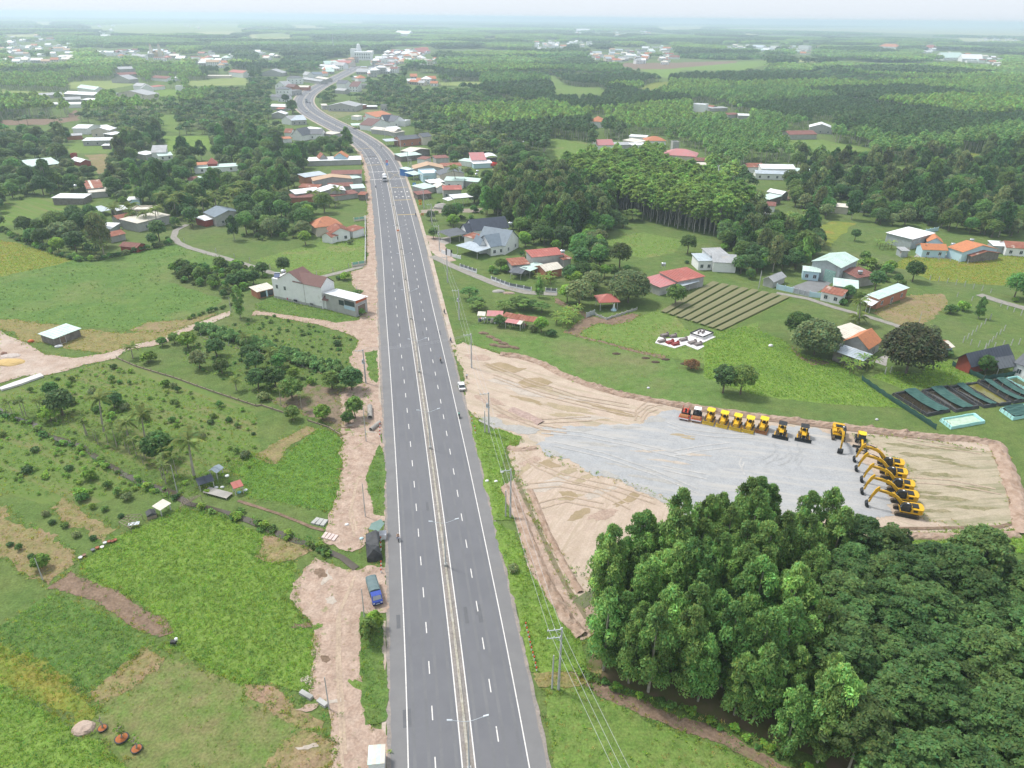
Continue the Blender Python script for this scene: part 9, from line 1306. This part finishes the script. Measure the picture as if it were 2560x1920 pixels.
tc=proto_set('tuft',[mk_tuft(16,.42,.35,m_blade),mk_tuft(14,.36,.4,m_blade),mk_tuft(14,.3,.35,m_blade2,.8),mk_tuft(16,.38,.4,m_blade3,1.1),mk_shrub(.7,.55,m_lf_br2,5,26,.2)[0],mk_tuft(16,.42,.4,m_blade4,.6),mk_shrub(.6,.6,m_lf_br,5,26,.2)[0]])
TF={'grass_bright':(3.6,(0,1,0,1,0,3)),'grass_vivid':(3.2,(0,1,0,1,3)),'grass_dark':(2.4,(0,1,3,3)),'grass_yellow':(2.4,(5,5,0,2)),'grass_mown':(.8,(2,0,1)),'dry_grass':(.7,(2,2,5)),'bare_soil':(.12,(2,3)),'verge_dirt':(.16,(3,0,2,5)),'meadow':(.55,(0,3,5,4)),'lawn':(.25,(0,5,3)),'grass_mid':(.8,(0,1,2)),'straw_grass':(.9,(2,2,5)),'orchard_soil':(.25,(2,3)),'pink_sand':(.03,(3,2))}
P_,I_,S_=[],[],[]
for nm,mn,poly in SH:
 if mn not in TF or nm=='far_field':continue
 dn,kinds=TF[mn];dist=min(math.hypot(*q)for q in poly)
 if dist>330:continue
 dn=dn*(1 if dist<160 else .6);W=gridpts(None,1/math.sqrt(dn),.5,.4,poly)
 if len(W)==0:continue
 W=W[inframe(W)];W=W[offroad(W,11.4)]
 for q in W:
  if dn<1.2 and noise.noise((q[0]*.09,q[1]*.09,2))<-.2:continue
  P_.append((q[0],q[1],.02));I_.append(rnd.choice(kinds));s=rnd.uniform(.5,1.05)*(.6 if mn in('verge_dirt','lawn','meadow','bare_soil','grass_mown')else 1);S_.append((s,s,s*rnd.uniform(.8,1.2)))
for q in along(D1([(-30,930),(130,1010),(290,1060),(380,1140),(560,1210),(720,1260),(830,1350),(1000,1450),(1200,1560)])*1+D5([(1160,70),(1270,92),(1440,140),(1600,215),(1800,290),(2000,355)])+D5([(2000,325),(1800,252),(1600,178),(1440,100)]),.5,.6):
 if rnd.random()<.3 or noise.noise((q[0]*.25,q[1]*.25,7))<-.05:continue
 P_.append((q[0],q[1],.02));I_.append(rnd.choice((3,4,6,3)));s=rnd.uniform(1.,1.9);S_.append((s,s,s))
for q in gridpts(D7([(60,930),(300,1020),(700,1170),(1100,1340),(1200,1440),(1100,1411),(700,1200),(400,1090),(100,985)]),.8):P_.append((q[0],q[1],.07));I_.append(rnd.choice((3,0,4,2,3,6)));s=rnd.uniform(.8,1.5);S_.append((s,s,s))
orch=gridpts(D1([(0,800),(560,600),(900,510),(2212,950),(2212,1400),(1900,1659),(-40,1659)]),1.15)
for q in orch:P_.append((q[0],q[1],.02));I_.append(rnd.choice((0,1,3,3,0,5,0,1,4)));s=rnd.uniform(.6,1.2);S_.append((s,s,s))
orch=gridpts(D2([(0,250),(700,100),(1440,320),(1350,560),(1000,700),(600,800),(-100,500)]),1.4)
for q in orch:P_.append((q[0],q[1],.02));I_.append(rnd.choice((0,1,3,3,0,6,2)));s=rnd.uniform(.6,1.3);S_.append((s,s,s))
for nm,mn,poly in SH:
 if nm not in('dirt_verge','dry_field','bare_soil','sandy_track','dirt_lot','grass_field','straw_field','orchard_soil','mown_field','woodland_path')or min(math.hypot(*q)for q in poly)>240:continue
 for p in resample([Vector((x,y,0))for x,y in poly],.32):
  if rnd.random()<.75 and abs(road_off(p)[1])>11.3:s=rnd.uniform(.4,1.05);P_.append((p.x+rnd.gauss(0,.55),p.y+rnd.gauss(0,.55),.02));I_.append(rnd.choice((0,3,1,2,5)));S_.append((s,s,s))
scatter('grass_tufts',P_,I_,ng.uniform(0,6.28,len(P_)),S_,tc,'grass tufts and weeds over the near fields and verges','grass')
print('tufts',len(P_),'far',len(W))
for r,i in BONSAI:
 if i!=0:
  cent=np.array([(math.cos(a)*.5,math.sin(a)*.5,1.4+.15*k)for k,a in enumerate(np.arange(7)*2.4)]);C,N,S,T_=lobes_leaves(cent,np.full((7,3),.26 if i==1 else .15),22 if i==1 else 10,.16);link('foliage',leafmesh('foliage',C,N,S,T_,m_lf_br2),r)
HAZE=0.00021
m_haze=bpy.data.materials.new('haze_air');m_haze.use_nodes=True
t=m_haze.node_tree;t.nodes.clear()
pv=t.nodes.new('ShaderNodeVolumePrincipled');mo=t.nodes.new('ShaderNodeOutputMaterial')
pv.inputs['Color'].default_value=(.70,.835,1.0,1);pv.inputs['Density'].default_value=HAZE;pv.inputs['Anisotropy'].default_value=.35
t.links.new(pv.outputs[0],mo.inputs['Volume'])
mb=MB();mb.box(-36000,36000,-36000,36000,-1,96)
tag(mb.build('haze',m_haze),'pale bluish haze over the plain','haze',None,'stuff')
